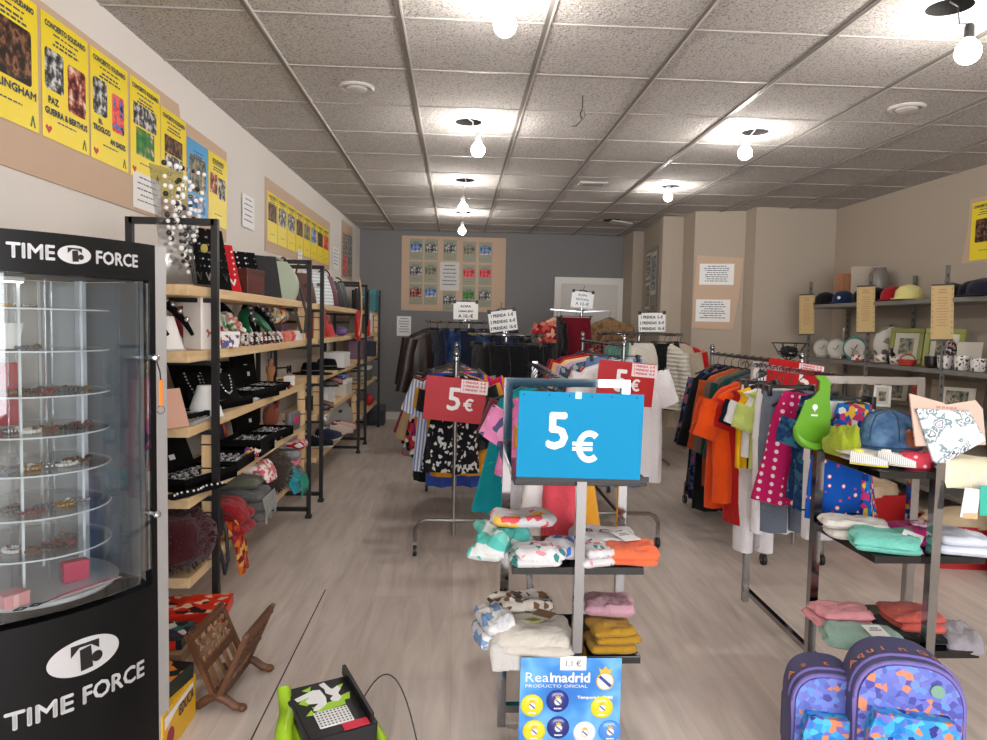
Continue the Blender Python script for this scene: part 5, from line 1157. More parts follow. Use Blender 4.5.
price_sign('large bright blue sign with a white 5 € on the centre rack', (.344, 1.962, 1.01), .346, .238, M_bluec, (0, rad(1), 0), (-.064, -.035, .1), (.026, -.074, .09), False, True)
m = MB(); m.box((.357, 1.972, .887), (.37, .008, .014)); tag(m.build('sign_ledge', mat('black_ledge', (18, 18, 20), .4), None), 'thin black ledge strip under the blue sign', 'shelf edge')
price_sign('red sign with a white 5 € on the left rolling rack, behind it dark clothes', (-.004, 3.965, .893), .335, .242, M_redc, (0, rad(4.5), rad(-4)), (-.005, -.055, .125), (.085, -.055, .07))
price_sign('red sign with a white 5 € partly behind the blue sign', (.955, 4.02, .995), .335, .245, M_redc2, (0, rad(4.5), rad(6)), (-.03, -.045, .125), (.065, -.04, .07))
price_sign('red sign with a white 5 turned edgeways on the right rolling rack', (1.83, 3.83, 1.06), .3, .17, M_redc2, (0, rad(6), rad(-50)), (.06, -.07, .12), (.12, -.07, .05))
def clip_sign(label, loc, w, h, rot, texts, seed=0, plastic=False):
    t = thing('rack_sign', label, 'sign', loc, rot, 'white price signs on clip hangers above the racks')
    m = MB(); m.box((0, 0, 0), (w, .002, h)); m.build('sheet', M_paper, t)
    m = MB()
    for s, z, sz, wd in texts: m.text(s, (0, -.0022, z * h), sz * h, width=wd * w, bold=.0012)
    m.build('lettering', M_black, t, None)
    m = MB(); m.bar((-w * .52, 0, h * .52), (w * .52, 0, h * .52), .008)
    for s in (1, -1): m.rbox((s * w * .45, 0, h * .5), (.03, .02, .035), .004)
    m.tube([(-w * .2, 0, h * .54), (0, 0, h * .6), (w * .2, 0, h * .54)], .005, 6); m.tube([(0, 0, h * .6), (0, 0, h * .6 + .025), (.012, 0, h * .6 + .04), (0, 0, h * .6 + .05)], .003, 5); m.build('clip_hanger', M_hang, t, 40)
    if plastic: m = MB(); m.box((0, -.004, -.01), (w * 1.05, .001, h * 1.05)); m.build('plastic_sleeve', M_tape, t)
    m = MB(); m.tube([(0, .01, -h * .5 - .03), (0, .01, h * .45)], .005, 6); m.build('stem', M_chrome, t, 40)
    return t
TT = (('1 PRENDA  5.-€', .2, .15, .8), ('2 PRENDAS  8.-€', -.1, .15, .9), ('3 PRENDAS  10.-€', -.4, .15, .92))
clip_sign('white sign over the jeans rack, level, left of the tilted one', (.085, 7.25, 1.445), .245, .175, (0, 0, 0), (('ROPA', .18, .13, .4), ('CABALLERO', -.08, .1, .6), ('A 10.-€', -.4, .2, .6)))
clip_sign('tilted white three line price sign on the black trousers rack', (.385, 6.1, 1.345), .235, .175, (0, rad(-8), 0), TT)
clip_sign('crumpled white sign in plastic in front of the white door', (1.43, 8.25, 1.62), .25, .18, (0, rad(5), 0), (('ROPA', .2, .14, .4), ('SEÑORA', -.06, .12, .6), ('A 10.-€', -.38, .2, .6)), plastic=True)
clip_sign('white three line price sign above the white trousers rack', (1.89, 6.95, 1.365), .265, .185, (0, rad(-2), 0), TT)

# ------------------------------------------------------------------ clothes
def rail(rack, x, z, items, group, dxs=None):
    for k, it in enumerate(items):
        kind, desc, m_, y, dx, w, L, kw = it
        garment(kind, desc + ' ' + rack, m_, (x, y, z + .003), w, L, kw.pop('rz', 0) + .05 * sin(k * 2.3), kw.pop('sleeve', .2), 10 + k * 3, group, lean=-dx * .55, **kw)
D = lambda **k: k
rail('on the left rolling rack', 0, 1.10, [
 ('dress', 'black dress with white floral bands, front', P_bw, 4.10, -.07, .36, .55, D(flare=1.05, ticket=False)),
 ('top', 'black short sleeved tee with a white ticket', F('black', (18, 18, 20)), 4.17, .12, .34, .44, D(ticket=True, sleeve=.13)),
 ('top', 'mustard yellow tunic', F('mustard', (206, 140, 26)), 4.25, .13, .4, .6, D(sleeve=.12)),
 ('shorts', 'blue denim shorts', F('royal denim', (46, 70, 150)), 4.31, .02, .34, .68, D()),
 ('top', 'white and pale blue striped blouse', ramp_mat('white_blue_stripe', 'stripes_x', [(220, 218, 216), (120, 140, 190)], 16), 4.38, -.16, .4, .62, D(sleeve=.2)),
 ('top', 'orange, magenta and crimson colour block blouse', P_block, 4.46, .3, .44, .42, D(sleeve=.3)),
 ('top', 'red, white and black patterned blouse', P_redpat, 4.55, .22, .46, .55, D(sleeve=.45)),
 ('dress', 'white and green print dress', P_wg, 4.62, .36, .4, .66, D()),
 ('top', 'tan knit jumper', F('tan', (176, 146, 110)), 4.72, .05, .46, .55, D(sleeve=.4)),
 ('top', 'dark red print shirt', F('dark red', (120, 30, 40)), 4.82, -.05, .46, .55, D(sleeve=.4)),
 ('coat', 'long black coat', F('black', (18, 18, 20)), 4.93, -.1, .48, .8, D(sleeve=.5)),
 ('top', 'grey marl shirt', F('grey marl', (130, 128, 126)), 5.04, 0, .46, .6, D(sleeve=.4)),
 ('coat', 'khaki brown jacket', F('khaki', (96, 84, 60)), 5.16, .06, .48, .66, D(sleeve=.5)),
 ('coat', 'dark brown long coat', F('dark brown', (52, 40, 34)), 5.3, -.12, .5, .85, D(sleeve=.5)),
 ('dress', 'navy floral dress', P_navyfl, 5.44, 0, .42, .8, D()),
], 'clothes on the left rolling rack')
rail('on the rack behind the right red sign', .98, 1.2, [
 ('top', 'white tee with a pale blue hem, front', F('bright white', (232, 230, 232)), 4.27, .07, .5, .74, D(sleeve=.2, trim=F('pale blue trim', (180, 200, 222)))),
 ('top', 'second white tee', F('soft white', (224, 220, 222)), 4.36, .02, .48, .74, D(sleeve=.2)),
 ('shorts', 'light blue denim shorts', F('light denim', (110, 140, 190)), 4.44, 0, .36, .8, D()),
 ('top', 'white and red print top', ramp_mat('white_red_print', 'cells', [(230, 226, 226), (206, 40, 50), (232, 228, 228)], 16), 4.52, .1, .46, .5, D(sleeve=.2)),
 ('coat', 'blue grey leaf print jacket', P_bluefl, 4.66, -.06, .52, .6, D(sleeve=.5)),
 ('coat', 'lilac pink jacket', F('lilac', (206, 176, 204)), 4.8, -.1, .52, .6, D(sleeve=.5)),
 ('coat', 'pale yellow jacket', F('pale yellow', (230, 208, 140)), 4.95, -.12, .54, .6, D(sleeve=.5)),
 ('top', 'scarlet jumper', F('scarlet', (196, 30, 30)), 5.1, -.16, .5, .6, D(sleeve=.45)),
 ('coat', 'wine red coat', F('wine', (110, 20, 34)), 5.25, -.2, .5, .8, D(sleeve=.5)),
 ('top', 'mint green top', F('mint', (120, 190, 170)), 5.38, .1, .46, .6, D()),
 ('coat', 'dark navy coat', F('navy', (24, 28, 48)), 5.5, .05, .5, .8, D(sleeve=.5)),
], 'clothes on the rack behind the right red sign')
rail('on the centre chrome rack', .35, 1.12, [
 ('dress', 'coral pink kids dress', F('coral', (232, 84, 96)), 2.40, .06, .17, .5, D()),
 ('dress', 'white kids dress with red hearts', P_heart, 2.46, -.22, .17, .5, D()),
 ('dress', 'small grey kids dress', F('pale grey', (190, 186, 190)), 2.53, -.42, .16, .48, D()),
 ('top', 'orange yellow kids top', F('orange yellow', (226, 160, 50)), 2.6, .3, .2, .5, D(sleeve=.08)),
 ('top', 'fluffy pink and grey kids hoodie', P_fleece, 2.70, -.36, .25, .32, D(sleeve=.12, thick=.06)),
 ('top', 'aqua and coral kids tee', ramp_mat('aqua_coral', 'cells', [(40, 160, 160), (216, 110, 90), (220, 216, 210), (30, 120, 130)], 30), 2.80, -.2, .24, .36, D(sleeve=.08)),
 ('top', 'leaf green kids shirt', F('leaf green', (60, 140, 90)), 2.92, -.1, .26, .4, D(sleeve=.12)),
 ('dress', 'turquoise long dress', F('turquoise', (10, 140, 150)), 3.1, -.2, .46, .56, D()),
 ('top', 'maroon kids jumper', F('maroon', (120, 40, 56)), 3.2, -.1, .26, .38, D(sleeve=.16)),
 ('dress', 'navy spotted kids dress', P_navyfl, 3.28, 0, .28, .5, D()),
 ('top', 'black kids jacket', F('black', (18, 18, 20)), 3.37, .02, .3, .5, D(sleeve=.2)),
], 'kids clothes on the centre rack')
rail('on the right chrome rack', 1.405, 1.14, [
 ('dress', 'bright blue kids swimsuit print', P_swim, 2.46, -.05, .24, .4, D()),
 ('shorts', 'white kids shorts with ticket', F('soft white', (224, 220, 222)), 2.54, -.05, .24, .5, D(ticket=True)),
 ('top', 'navy teal kids top with orange specks', P_navyp, 2.63, -.04, .24, .42, D(sleeve=.1)),
 ('dress', 'deep blue kids dress with cyan figures', ramp_mat('deep_blue_figures', 'cells', [(24, 44, 80), (28, 60, 100), (26, 50, 90), (24, 48, 84), (60, 120, 150)], 60), 2.73, -.06, .22, .4, D()),
 ('dress', 'magenta kids dress dotted with white', P_pinkdot, 2.88, -.2, .26, .46, D(flare=1.0)),
 ('pants', 'slate grey kids trousers', F('slate', (106, 114, 128)), 2.97, .04, .24, .6, D()),
 ('shorts', 'white cotton shorts', F('bright white', (232, 230, 232)), 3.04, -.02, .22, .62, D()),
 ('top', 'lime green kids polo', F('lime', (190, 204, 110)), 3.10, -.02, .21, .36, D(sleeve=.11)),
 ('top', 'white tee with a black collar', F('bright white', (232, 230, 232)), 3.17, -.02, .22, .32, D(sleeve=.1, trim=F('black', (18, 18, 20)))),
 ('top', 'black and yellow sports tee', ramp_mat('black_yellow', 'stripes_x', [(20, 22, 34), (20, 22, 34), (20, 22, 34), (236, 180, 30)], 1.6), 3.23, -.04, .23, .38, D(sleeve=.11)),
 ('pants', 'white linen trousers', F('soft white', (224, 220, 222)), 3.27, 0, .18, .78, D()),
 ('top', 'crimson red tee', F('crimson red', (170, 22, 18)), 3.31, .02, .26, .66, D(sleeve=.13)),
 ('top', 'bright orange tee, front of the orange pair', F('bright orange', (222, 76, 16)), 3.35, .02, .4, .56, D(sleeve=.18, rz=.1)),
 ('top', 'deeper orange tee behind the bright one', F('deep orange', (206, 66, 14)), 3.45, -.0, .36, .62, D(sleeve=.19, rz=.15)),
], 'clothes on the right chrome rack')
rail('on the rolling rack behind the orange tee', 1.9, 1.13, [
 ('coat', 'black jacket, first', F('black', (18, 18, 20)), 3.98, .02, .46, .6, D(sleeve=.4)),
 ('coat', 'dark purple jacket', F('plum', (60, 36, 60)), 4.08, 0, .48, .6, D(sleeve=.4)),
 ('top', 'white blouse', F('soft white', (224, 220, 222)), 4.18, -.02, .44, .55, D(sleeve=.4)),
 ('coat', 'charcoal jacket', F('charcoal', (50, 50, 54)), 4.3, -.02, .44, .65, D(sleeve=.5)),
 ('coat', 'anthracite grey coat', F('anthracite', (66, 64, 66)), 4.42, -.02, .44, .7, D(sleeve=.5)),
 ('coat', 'bottle green jacket', F('bottle green', (24, 66, 60)), 4.54, -.02, .44, .7, D(sleeve=.5)),
 ('coat', 'long taupe coat', F('taupe', (110, 90, 78)), 4.66, -.02, .44, .9, D(sleeve=.5)),
 ('coat', 'burnt orange coat', F('burnt orange', (176, 78, 36)), 4.78, -.02, .44, .8, D(sleeve=.5)),
 ('coat', 'long black coat, rear', F('black', (18, 18, 20)), 4.9, -.02, .44, 1.0, D(sleeve=.5)),
 ('coat', 'navy speckled long coat', P_navyfl, 5.03, -.02, .44, .95, D(sleeve=.5)),
 ('dress', 'long dark green floral dress', ramp_mat('dark_green_floral', 'cells', [(24, 40, 36), (20, 34, 40), (90, 70, 60)], 30), 5.16, -.02, .44, .95, D()),
], 'coats on the rolling rack behind the orange tee')
def ringed(cx, cy, z, R, items, group):
    for k, (kind, lab, m_, a, turn, w, L, kw) in enumerate(items):
        aa = rad(a); garment(kind, lab, m_, (cx + R * cos(aa), cy + R * sin(aa), z + .003), w, L, rad(a + turn), kw.pop('sleeve', .4), 60 + k, group, **kw)
ringed(.12, 7.3, 1.33, .42, [
 ('coat', 'brown black leather jacket on the left of the jeans rack', M_leather, 205, -170, .46, .6, D(sleeve=.55, thick=.06)),
 ('coat', 'second dark leather coat behind the brown one', mat('black_leather', (20, 18, 18), .5, bump=.1), 178, -160, .42, .7, D(sleeve=.5)),
 ('coat', 'chocolate suede jacket at the back of the jeans rack', F('chocolate', (62, 44, 36)), 140, 0, .48, .7, D(sleeve=.5)),
 ('coat', 'dark green parka at the back of the jeans rack', F('forest', (40, 50, 40)), 60, 0, .48, .7, D(sleeve=.5)),
 ('top', 'black shirt at the far right of the jeans rack', F('black', (18, 18, 20)), 20, 0, .46, .7, D()),
], 'jackets on the jeans rack')
for k, a in enumerate((222, 240, 257, 273, 289, 306, 324)):
    garment('pants', 'pair of blue jeans clipped on the round rack by the grey wall', M_jean if k % 2 else M_dkjean, (.12 + .42 * cos(rad(a)), 7.3 + .42 * sin(rad(a)), 1.333), .36, .98, rad(a + 70), 0, 80 + k, 'jeans on the round rack', name='jeans')
for k, a in enumerate((225, 248, 270, 292, 315, 338, 0)):
    garment('pants', 'pair of black trousers clipped on the round rack in front of the jeans', F('black', (18, 18, 20)), (.42 + .32 * cos(rad(a)), 6.15 + .32 * sin(rad(a)), 1.228), .34, .98, rad(a + 65), 0, 90 + k, 'black trousers on the round rack')
ringed(1.78, 7.0, 1.25, .4, [
 ('pants', 'white wide trousers on the round rack right of the red sign', F('off white', (214, 208, 196)), 262, 95, .27, .93, D(thick=.05)),
 ('shorts', 'sea green shorts left of the white trousers', F('sea green', (86, 140, 124)), 232, 110, .3, .5, D()),
 ('pants', 'black trousers right of the white pair', F('black', (18, 18, 20)), 292, 80, .3, .62, D()),
 ('coat', 'ivory quilted jacket on the round rack', M_puff, 300, -8, .44, .6, D(sleeve=.5, thick=.06)),
 ('coat', 'beige coat right of the quilted jacket', F('beige', (180, 156, 128)), 330, 20, .3, .8, D(sleeve=.5)),
 ('coat', 'bright red coat on the round rack', F('pillar red', (186, 26, 26)), 350, 12, .46, .8, D(sleeve=.5)),
 ('top', 'apricot cardigan behind the red coat', F('apricot', (222, 160, 90)), 6, 6, .54, .7, D(sleeve=.5)),
 ('coat', 'camel coat at the far right of the round rack', F('camel', (150, 116, 84)), 22, 0, .66, .8, D(sleeve=.5)),
 ('top', 'red print shorts set at the left of the round rack', P_redpat, 205, 100, .34, .4, D(sleeve=.15)),
], 'clothes on the white trousers rack')
ringed(1.43, 8.3, 1.49, .33, [
 ('top', 'red orchid print blouse beside the white door', P_redfl, 205, 150, .42, .62, D(sleeve=.15)),
 ('top', 'black top behind the orchid blouse', F('black', (18, 18, 20)), 215, 60, .4, .6, D(sleeve=.3)),
 ('top', 'tan and brown print top in front of the white door', P_tan, 335, 25, .46, .6, D(sleeve=.15)),
 ('skirt', 'wine red skirt low on the stand by the door', F('wine', (110, 20, 34)), 250, 100, .4, .8, D()),
], 'clothes on the stand by the door')
# ------------------------------------------------------------------ grey metal shelving along the right wall
M_slot = mat('grey_slotted_steel', (128, 124, 118), .45, .5); M_gshelf = mat('grey_enamel_shelf', (126, 122, 118), .5, .2)
t = thing('shelving_unit', 'grey slotted steel shelving along the right wall, with caps on top', 'shelf unit', (0, 0, 0))
XR0, XR1 = 3.42, 3.8; RZ = [1.565, 1.06, .7, .2]
for y in (6.88, 5.87, 4.92, 3.95):
    for x in (XR0, XR1):
        m = MB(); m.bar((x, y, 0), (x, y, 1.79), .036, .004); m.bar((x + .016, y + .016, 0), (x + .016, y + .016, 1.79), .004, .036); p_ = m.build('upright', M_slot, t)
        m = MB()
        for k in range(28): m.box((x, y - .0022, .1 + k * .06), (.009, .001, .026))
        m.build('slots', M_blk, p_)
for z in RZ:
    m = MB(); m.rbox(((XR0 + XR1) / 2, 5.42, z - .017), (.38, 2.96, .034), .003); m.build('shelf', M_gshelf, t)
def ra(y, s, x=3.58, dz=.0015): return (x, y, RZ[s] + dz)
def cap(label, loc, m_, rz, bm=None, r=.095, badge=None):
    t = thing('cap', label, 'cap', loc, rz, 'caps on the top grey shelf'); m = MB()
    m.lathe([(r, 0), (r * 1.01, .03), (r * .93, .07), (r * .65, .1), (r * .2, .115), (.004, .116)], 22, (0, 0, .008)); m.build('crown', m_, t, 60)
    m = MB(); n = 14
    P = [(r * .98 * cos(pi + pi * i / n), r * .98 * sin(pi + pi * i / n) * .35 - .02) for i in range(n + 1)] + [(r * 1.02 * cos(2 * pi - pi * i / n), r * 1.9 * sin(2 * pi - pi * i / n) * .95) for i in range(n + 1)]
    m.prism(P, .006, (0, 0, .009), (1, 0, 0), (0, 1, 0)); m.build('brim', bm or m_, t, 40)
    if badge: m = MB(); m.cyl((0, -r * .99, .055), .014, .006, 14, 'y'); m.build('badge', badge, t)
    return t
cap('black cap at the far left end of the top grey shelf', ra(6.82, 0, 3.54), F('black', (18, 18, 20)), -.9)
cap('dark blue cap with a white badge on the top grey shelf', ra(6.52, 0, 3.55), F('cap blue', (28, 46, 82)), -.9, badge=M_white)
cap('flat black cap behind the middle scroll card', ra(6.2, 0, 3.56), F('black', (18, 18, 20)), -.5)
cap('black and red cap beside the all red one', ra(5.96, 0, 3.53), F('cap black', (24, 22, 26)), -.9, F('cap red', (150, 20, 30)))
cap('all red cap on the top grey shelf', ra(5.72, 0, 3.53), F('cap red', (150, 20, 30)), -.9)
cap('pale yellow cap on the top grey shelf', ra(5.5, 0, 3.52), F('cap cream', (220, 212, 140)), -1.1, r=.1)
cap('big dark plum cap behind the nearest scroll card', ra(5.2, 0, 3.64), F('cap plum', (34, 24, 36)), -.6, r=.115)
cap('navy cap with a white dot badge near the right edge', ra(4.86, 0, 3.6), F('cap navy', (24, 24, 40)), -.9, r=.12, badge=M_white)
cap('dark cap cut by the right picture edge', ra(4.68, 0, 3.52), F('cap navy', (24, 24, 40)), -.9, r=.11)
carton('wine_box', 'small brown wooden box at the back of the top grey shelf', ra(6.72, 0, 3.68), (.17, .1, .29), -.6, wood('oak_brown', (130, 78, 40), (164, 104, 58), 6, 'z'), lid=wood('oak_brown', (130, 78, 40), (164, 104, 58), 6, 'z'))
carton('tall_box', 'tall beige carton beside the wooden box on the top shelf', ra(6.46, 0, 3.7), (.2, .1, .34), -.6, mat('beige_carton', (170, 156, 140), .6), lid=mat('beige_carton', (170, 156, 140), .6))
t = thing('vase', 'dull grey vase right of the beige carton on the top shelf', 'vase', ra(6.22, 0, 3.7)); m = MB(); m.lathe([(.05, 0), (.075, .05), (.08, .18), (.07, .27), (.05, .3)], 20); m.build('vase_body', mat('grey_glaze', (120, 112, 106), .3), t, 50); m = MB(); m.lathe([(.05, .3), (.056, .305), (.056, .315), (.045, .315)], 20); m.build('rim', mat('grey_glaze', (120, 112, 106), .3), t, 50)
def scroll(label, y, z, seed, w=.135, h=.385):
    t = thing('scroll_card', label, 'scroll card', (XR0 - .045, y - .03, z), (0, rad(-2), rad(-36)), 'parchment scroll cards hanging on the grey uprights')
    m = MB(); m.box((0, 0, 0), (w, .002, h)); m.build('sheet', mat('parchment', (186, 160, 106), .6), t)
    m = MB(); m.lines((0, -.002, h * .4), w * .5, 2, h * .05, h * .022, seed=seed); m.lines((0, -.002, h * .26), w * .6, 11, h * .05, h * .014, seed=seed + 1); m.build('lettering', mat('brown_ink', (96, 62, 26), .6), t, None)
    m = MB()
    for s in (1, -1):
        for k in range(9): m.prism([(s * w * .42, h * (-.4 + k * .1)), (s * w * .46, h * (-.375 + k * .1)), (s * w * .42, h * (-.35 + k * .1)), (s * w * .39, h * (-.375 + k * .1))], .001, (0, -.0015, 0))
    m.build('border', mat('brown_ink', (120, 84, 40), .6), t, None)
    m = MB(); m.bar((-w * .5, 0, h * .5), (w * .5, 0, h * .5), .012); m.bar((-w * .5, 0, -h * .5), (w * .5, 0, -h * .5), .012); m.build('rods', mat('dark_rod', (50, 36, 28), .5), t)
scroll('parchment scroll card farthest left on the grey shelving', 6.88, 1.47, 1)
scroll('middle parchment scroll card on the grey shelving', 5.87, 1.50, 2)
scroll('nearest and largest parchment scroll card on the grey shelving', 4.92, 1.46, 3)
def dish(name, label, cat, loc, r, h, m_, rim, rz=0, handle=False, group=None):
    t = thing(name, label, cat, loc, rz, group); m = MB(); m.lathe([(r * .7, 0), (r * .92, h * .1), (r, h * .5), (r * 1.02, h), (r * .93, h), (r * .9, h * .5), (r * .6, h * .08)], 22); m.build('bowl', m_, t, 50)
    if handle: m = MB(); m.tube([(r * .95, 0, h * .8), (r * 1.45, 0, h * .78), (r * 1.6, 0, h * .5), (r * 1.4, 0, h * .22), (r * .92, 0, h * .2)], r * .11, 8); m.build('handle', rim, t, 50)
    return t
def clock(label, loc, r, m_, rz=-.7, cat='clock'):
    t = thing('table_clock', label, cat, loc, rz); m = MB(); m.lathe([(r * .82, -.02), (r, -.02), (r * 1.02, 0), (r, .02), (r * .82, .02)], 28, (0, 0, r * 1.05), 'y'); m.build('case', m_, t, 40)
    m = MB(); m.cyl((0, -.021, r * 1.05), r * .84, .004, 28, 'y'); m.build('dial', mat('dial_cream', (206, 200, 190), .4), t)
    m = MB(); m.box((r * .12, -.0245, r * 1.2), (r * .06, .002, r * .5), (0, .5, 0)); m.box((-r * .15, -.0245, r * .98), (r * .05, .002, r * .4), (0, -1, 0)); m.build('hands', M_black, t)
    m = MB(); m.tube([(0, 0, r * 2.05), (-.012, 0, r * 2.2), (0, 0, r * 2.35), (.012, 0, r * 2.2), (0, 0, r * 2.05)], .005, 6); m.rbox((0, 0, .008), (r * 1.2, .06, .016), .004); m.build('base_and_knob', m_, t, 40)
M_pewter = mat('pewter', (176, 170, 160), .35, .5)
clock('ornate pewter clock at the left end of the second grey shelf', ra(6.85, 1, 3.55), .085, M_pewter)
clock('round pewter clock with a knob beside the ornate one', ra(6.55, 1, 3.53), .09, M_pewter, -.8)
clock('teal rimmed round clock behind the middle upright', ra(6.28, 1, 3.55), .1, mat('teal_enamel', (60, 130, 126), .4))
t = thing('bottle', 'slim glass bottle between the pewter clocks', 'bottle', ra(6.72, 1, 3.68)); m = MB(); m.lathe([(.03, 0), (.035, .02), (.034, .14), (.012, .18), (.011, .26)], 16); m.build('glass', mat('grey_glass', (150, 146, 138), .15), t, 50); m = MB(); m.lathe([(.013, .255), (.013, .285)], 12); m.build('stopper', M_pewter, t, 50)
t = thing('plate', 'large oval white flowered plate standing on the second grey shelf', 'plate', ra(6.0, 1, 3.68, .01), (rad(-12), 0, -.9)); m = MB(); m.lathe([(.02, .012), (.08, .012), (.1, 0), (.13, -.008), (.135, -.004), (.1, .018), (.02, .022)], 30, (0, 0, .16), 'y', 1, 1.2); m.build('plate', ramp_mat('flowered_china', 'cells', [(226, 222, 216), (226, 222, 216), (228, 224, 218), (120, 90, 90), (150, 150, 120)], 22, .25, spec=.5), t, 50); m = MB(); m.bar((-.06, .03, -.008), (.06, .03, -.008), .02); m.tube([(0, .03, 0), (0, .06, .1), (0, .03, .2)], .005, 6); m.build('stand', M_iron, t, 40)
t = dish('tin_pot', 'red and silver tin pot on the second grey shelf', 'pot', ra(6.02, 1, 3.46), .075, .09, M_pewter, M_pewter, -.9, True); m = MB(); m.lathe([(.0765, .012), (.078, .05), (.0775, .055)], 22); m.build('red_band', ramp_mat('red_letter_band', 'cells', [(170, 20, 36), (170, 20, 36), (180, 24, 40), (226, 220, 216)], 40, .4), t, 50)
def frame(label, loc, w, h, fm, rz, tilt=-16):
    t = thing('picture_frame', label, 'picture frame', loc, (rad(tilt), 0, rz)); b = w * .15
    for (x, z, a, c) in ((0, b / 2, w, b), (0, h - b / 2, w, b), (-w / 2 + b / 2, h / 2, b, h - 2 * b), (w / 2 - b / 2, h / 2, b, h - 2 * b)): m = MB(); m.rbox((x, 0, z), (a, .022, c), .004); m.build('frame_rail', fm, t)
    m = MB(); m.box((0, .004, h / 2), (w - 1.6 * b, .004, h - 1.6 * b)); m.build('mount', mat('cream_mount', (206, 198, 180), .6), t); m = MB(); m.box((0, .0005, h / 2), (w * .42, .003, h * .45)); m.build('picture', PHOTO['town'], t)
    m = MB(); m.bar((0, .01, h * .7), (0, .02 + h * .25, .02), .02, .004); m.build('easel_back', mat('dark_rod', (50, 36, 28), .5), t)
M_olive = mat('olive_green_frame', (128, 130, 44), .4)
frame('olive green picture frame left of the nearest scroll card', ra(5.68, 1, 3.62), .25, .3, M_olive, -.85)
frame('olive green picture frame right behind the nearest scroll card', ra(5.22, 1, 3.62), .27, .3, M_olive, -.85)
t = thing('bottle', 'small dark bottle in front of the left olive frame', 'bottle', ra(5.66, 1, 3.5)); m = MB(); m.lathe([(.03, 0), (.032, .01), (.032, .08), (.013, .1), (.012, .13)], 16); m.build('glass', mat('dark_bottle', (24, 22, 22), .15), t, 50); m = MB(); m.lathe([(.0135, .125), (.0135, .145)], 12); m.build('cap', mat('cork', (150, 120, 90), .7), t)
M_china = mat('white_china', (214, 208, 200), .25); P_mug = ramp_mat('black_spotted_china', 'cells', [(218, 214, 208), (218, 214, 208), (220, 216, 210), (60, 56, 56), (216, 212, 206)], 80, .25, spec=.5); P_mug2 = ramp_mat('brown_flower_china', 'cells', [(216, 210, 200), (216, 210, 200), (130, 100, 70), (216, 210, 200)], 45, .25, spec=.5)
t = dish('teacup', 'cream teacup on a saucer in front of the left olive frame', 'cup', ra(5.72, 1, 3.45, .012), .045, .06, P_mug2, M_china, -.4, True); m = MB(); m.lathe([(.03, -.004), (.07, 0), (.078, .008), (.07, .006), (.03, .0)], 24); m.build('saucer', M_china, t, 50)
dish('mug', 'small cream flowered cup beside the teacup', 'mug', ra(5.53, 1, 3.46), .042, .065, P_mug2, M_china, -.4, True)
t = dish('basket', 'small red woven basket on the second grey shelf', 'basket', ra(5.38, 1, 3.46), .06, .045, mat('red_wicker', (170, 44, 30), .7, bump=.4), M_china, 0); m = MB(); m.tube([(.06 * cos(a), 0, .045 + .04 * sin(a)) for a in [pi * i / 12 for i in range(13)]], .005, 6); m.build('hoop_handle', mat('red_wicker', (170, 44, 30), .7, bump=.4), t, 50)
dish('mug', 'plain dark brown mug by the nearest upright', 'mug', ra(5.1, 1, 3.46), .045, .085, mat('dark_mug', (40, 34, 32), .3), mat('dark_mug', (40, 34, 32), .3), -.4, True)
dish('mug', 'white mug with a drawn face, right of the dark one', 'mug', ra(4.95, 1, 3.46), .05, .095, P_mug, M_china, -.3, True)
dish('mug', 'white black-spotted mug near the right picture edge', 'mug', ra(4.78, 1, 3.46), .048, .105, P_mug, M_china, -2, True)
dish('mug', 'last spotted mug cut by the right picture edge', 'mug', ra(4.64, 1, 3.47), .045, .09, P_mug, M_china, -2, True)
board('leaning_card', 'pale card leaning behind the face mug', 'card', ra(4.98, 1, 3.64), .16, .2, mat('pale_card', (196, 186, 172), .6), -1.0, 14, [])
t = thing('ornament', 'small dark and pink ornament under the nearest scroll card', 'ornament', ra(5.14, 1, 3.62)); m = MB(); blob(m, .09, .08, .2, 3, amp=.35, freq=3.5); m.build('figure', ramp_mat('ornament_mix', 'cells', [(60, 50, 54), (180, 120, 130), (200, 196, 190), (40, 36, 40)], 50, .5), t, 60); m = MB(); m.cyl((0, 0, .01), .045, .02, 16); m.build('plinth', M_iron, t)
# third shelf
frame('small white picture frame on the third grey shelf', ra(5.75, 2, 3.5), .13, .18, M_white, -.6)
frame('wide brown picture frame on the third grey shelf, right side', ra(5.05, 2, 3.62), .34, .28, mat('brown_frame', (110, 92, 74), .5), -.85)
frame('brown frame leaning behind the white frame', ra(5.9, 2, 3.68), .3, .24, mat('brown_frame', (110, 92, 74), .5), -.85)
t = thing('figurine', 'cream seated figurine on the third grey shelf', 'figurine', ra(5.98, 2, 3.48)); m = MB(); m.lathe([(.05, 0), (.055, .03), (.035, .08), (.045, .1), (.02, .13), (.026, .15), (.024, .175), (.004, .19)], 18); m.build('figure', mat('cream_glaze', (196, 180, 150), .4), t, 50); m = MB(); m.cyl((0, 0, .006), .06, .012, 18); m.build('plinth', mat('dark_rod', (50, 36, 28), .5), t)
for i, (y, c, n) in enumerate(((5.3, (200, 120, 130), 'pink'), (5.22, (70, 120, 120), 'teal'))):
    t = thing('bottle', f'small {n} bottle on the third grey shelf', 'bottle', ra(y, 2, 3.48)); m = MB(); m.lathe([(.025, 0), (.028, .01), (.028, .11), (.014, .13)], 14); m.build('glass', mat(n + '_bottle', c, .3), t, 50); m = MB(); m.lathe([(.016, .128), (.016, .165)], 12); m.build('cap', M_white, t)
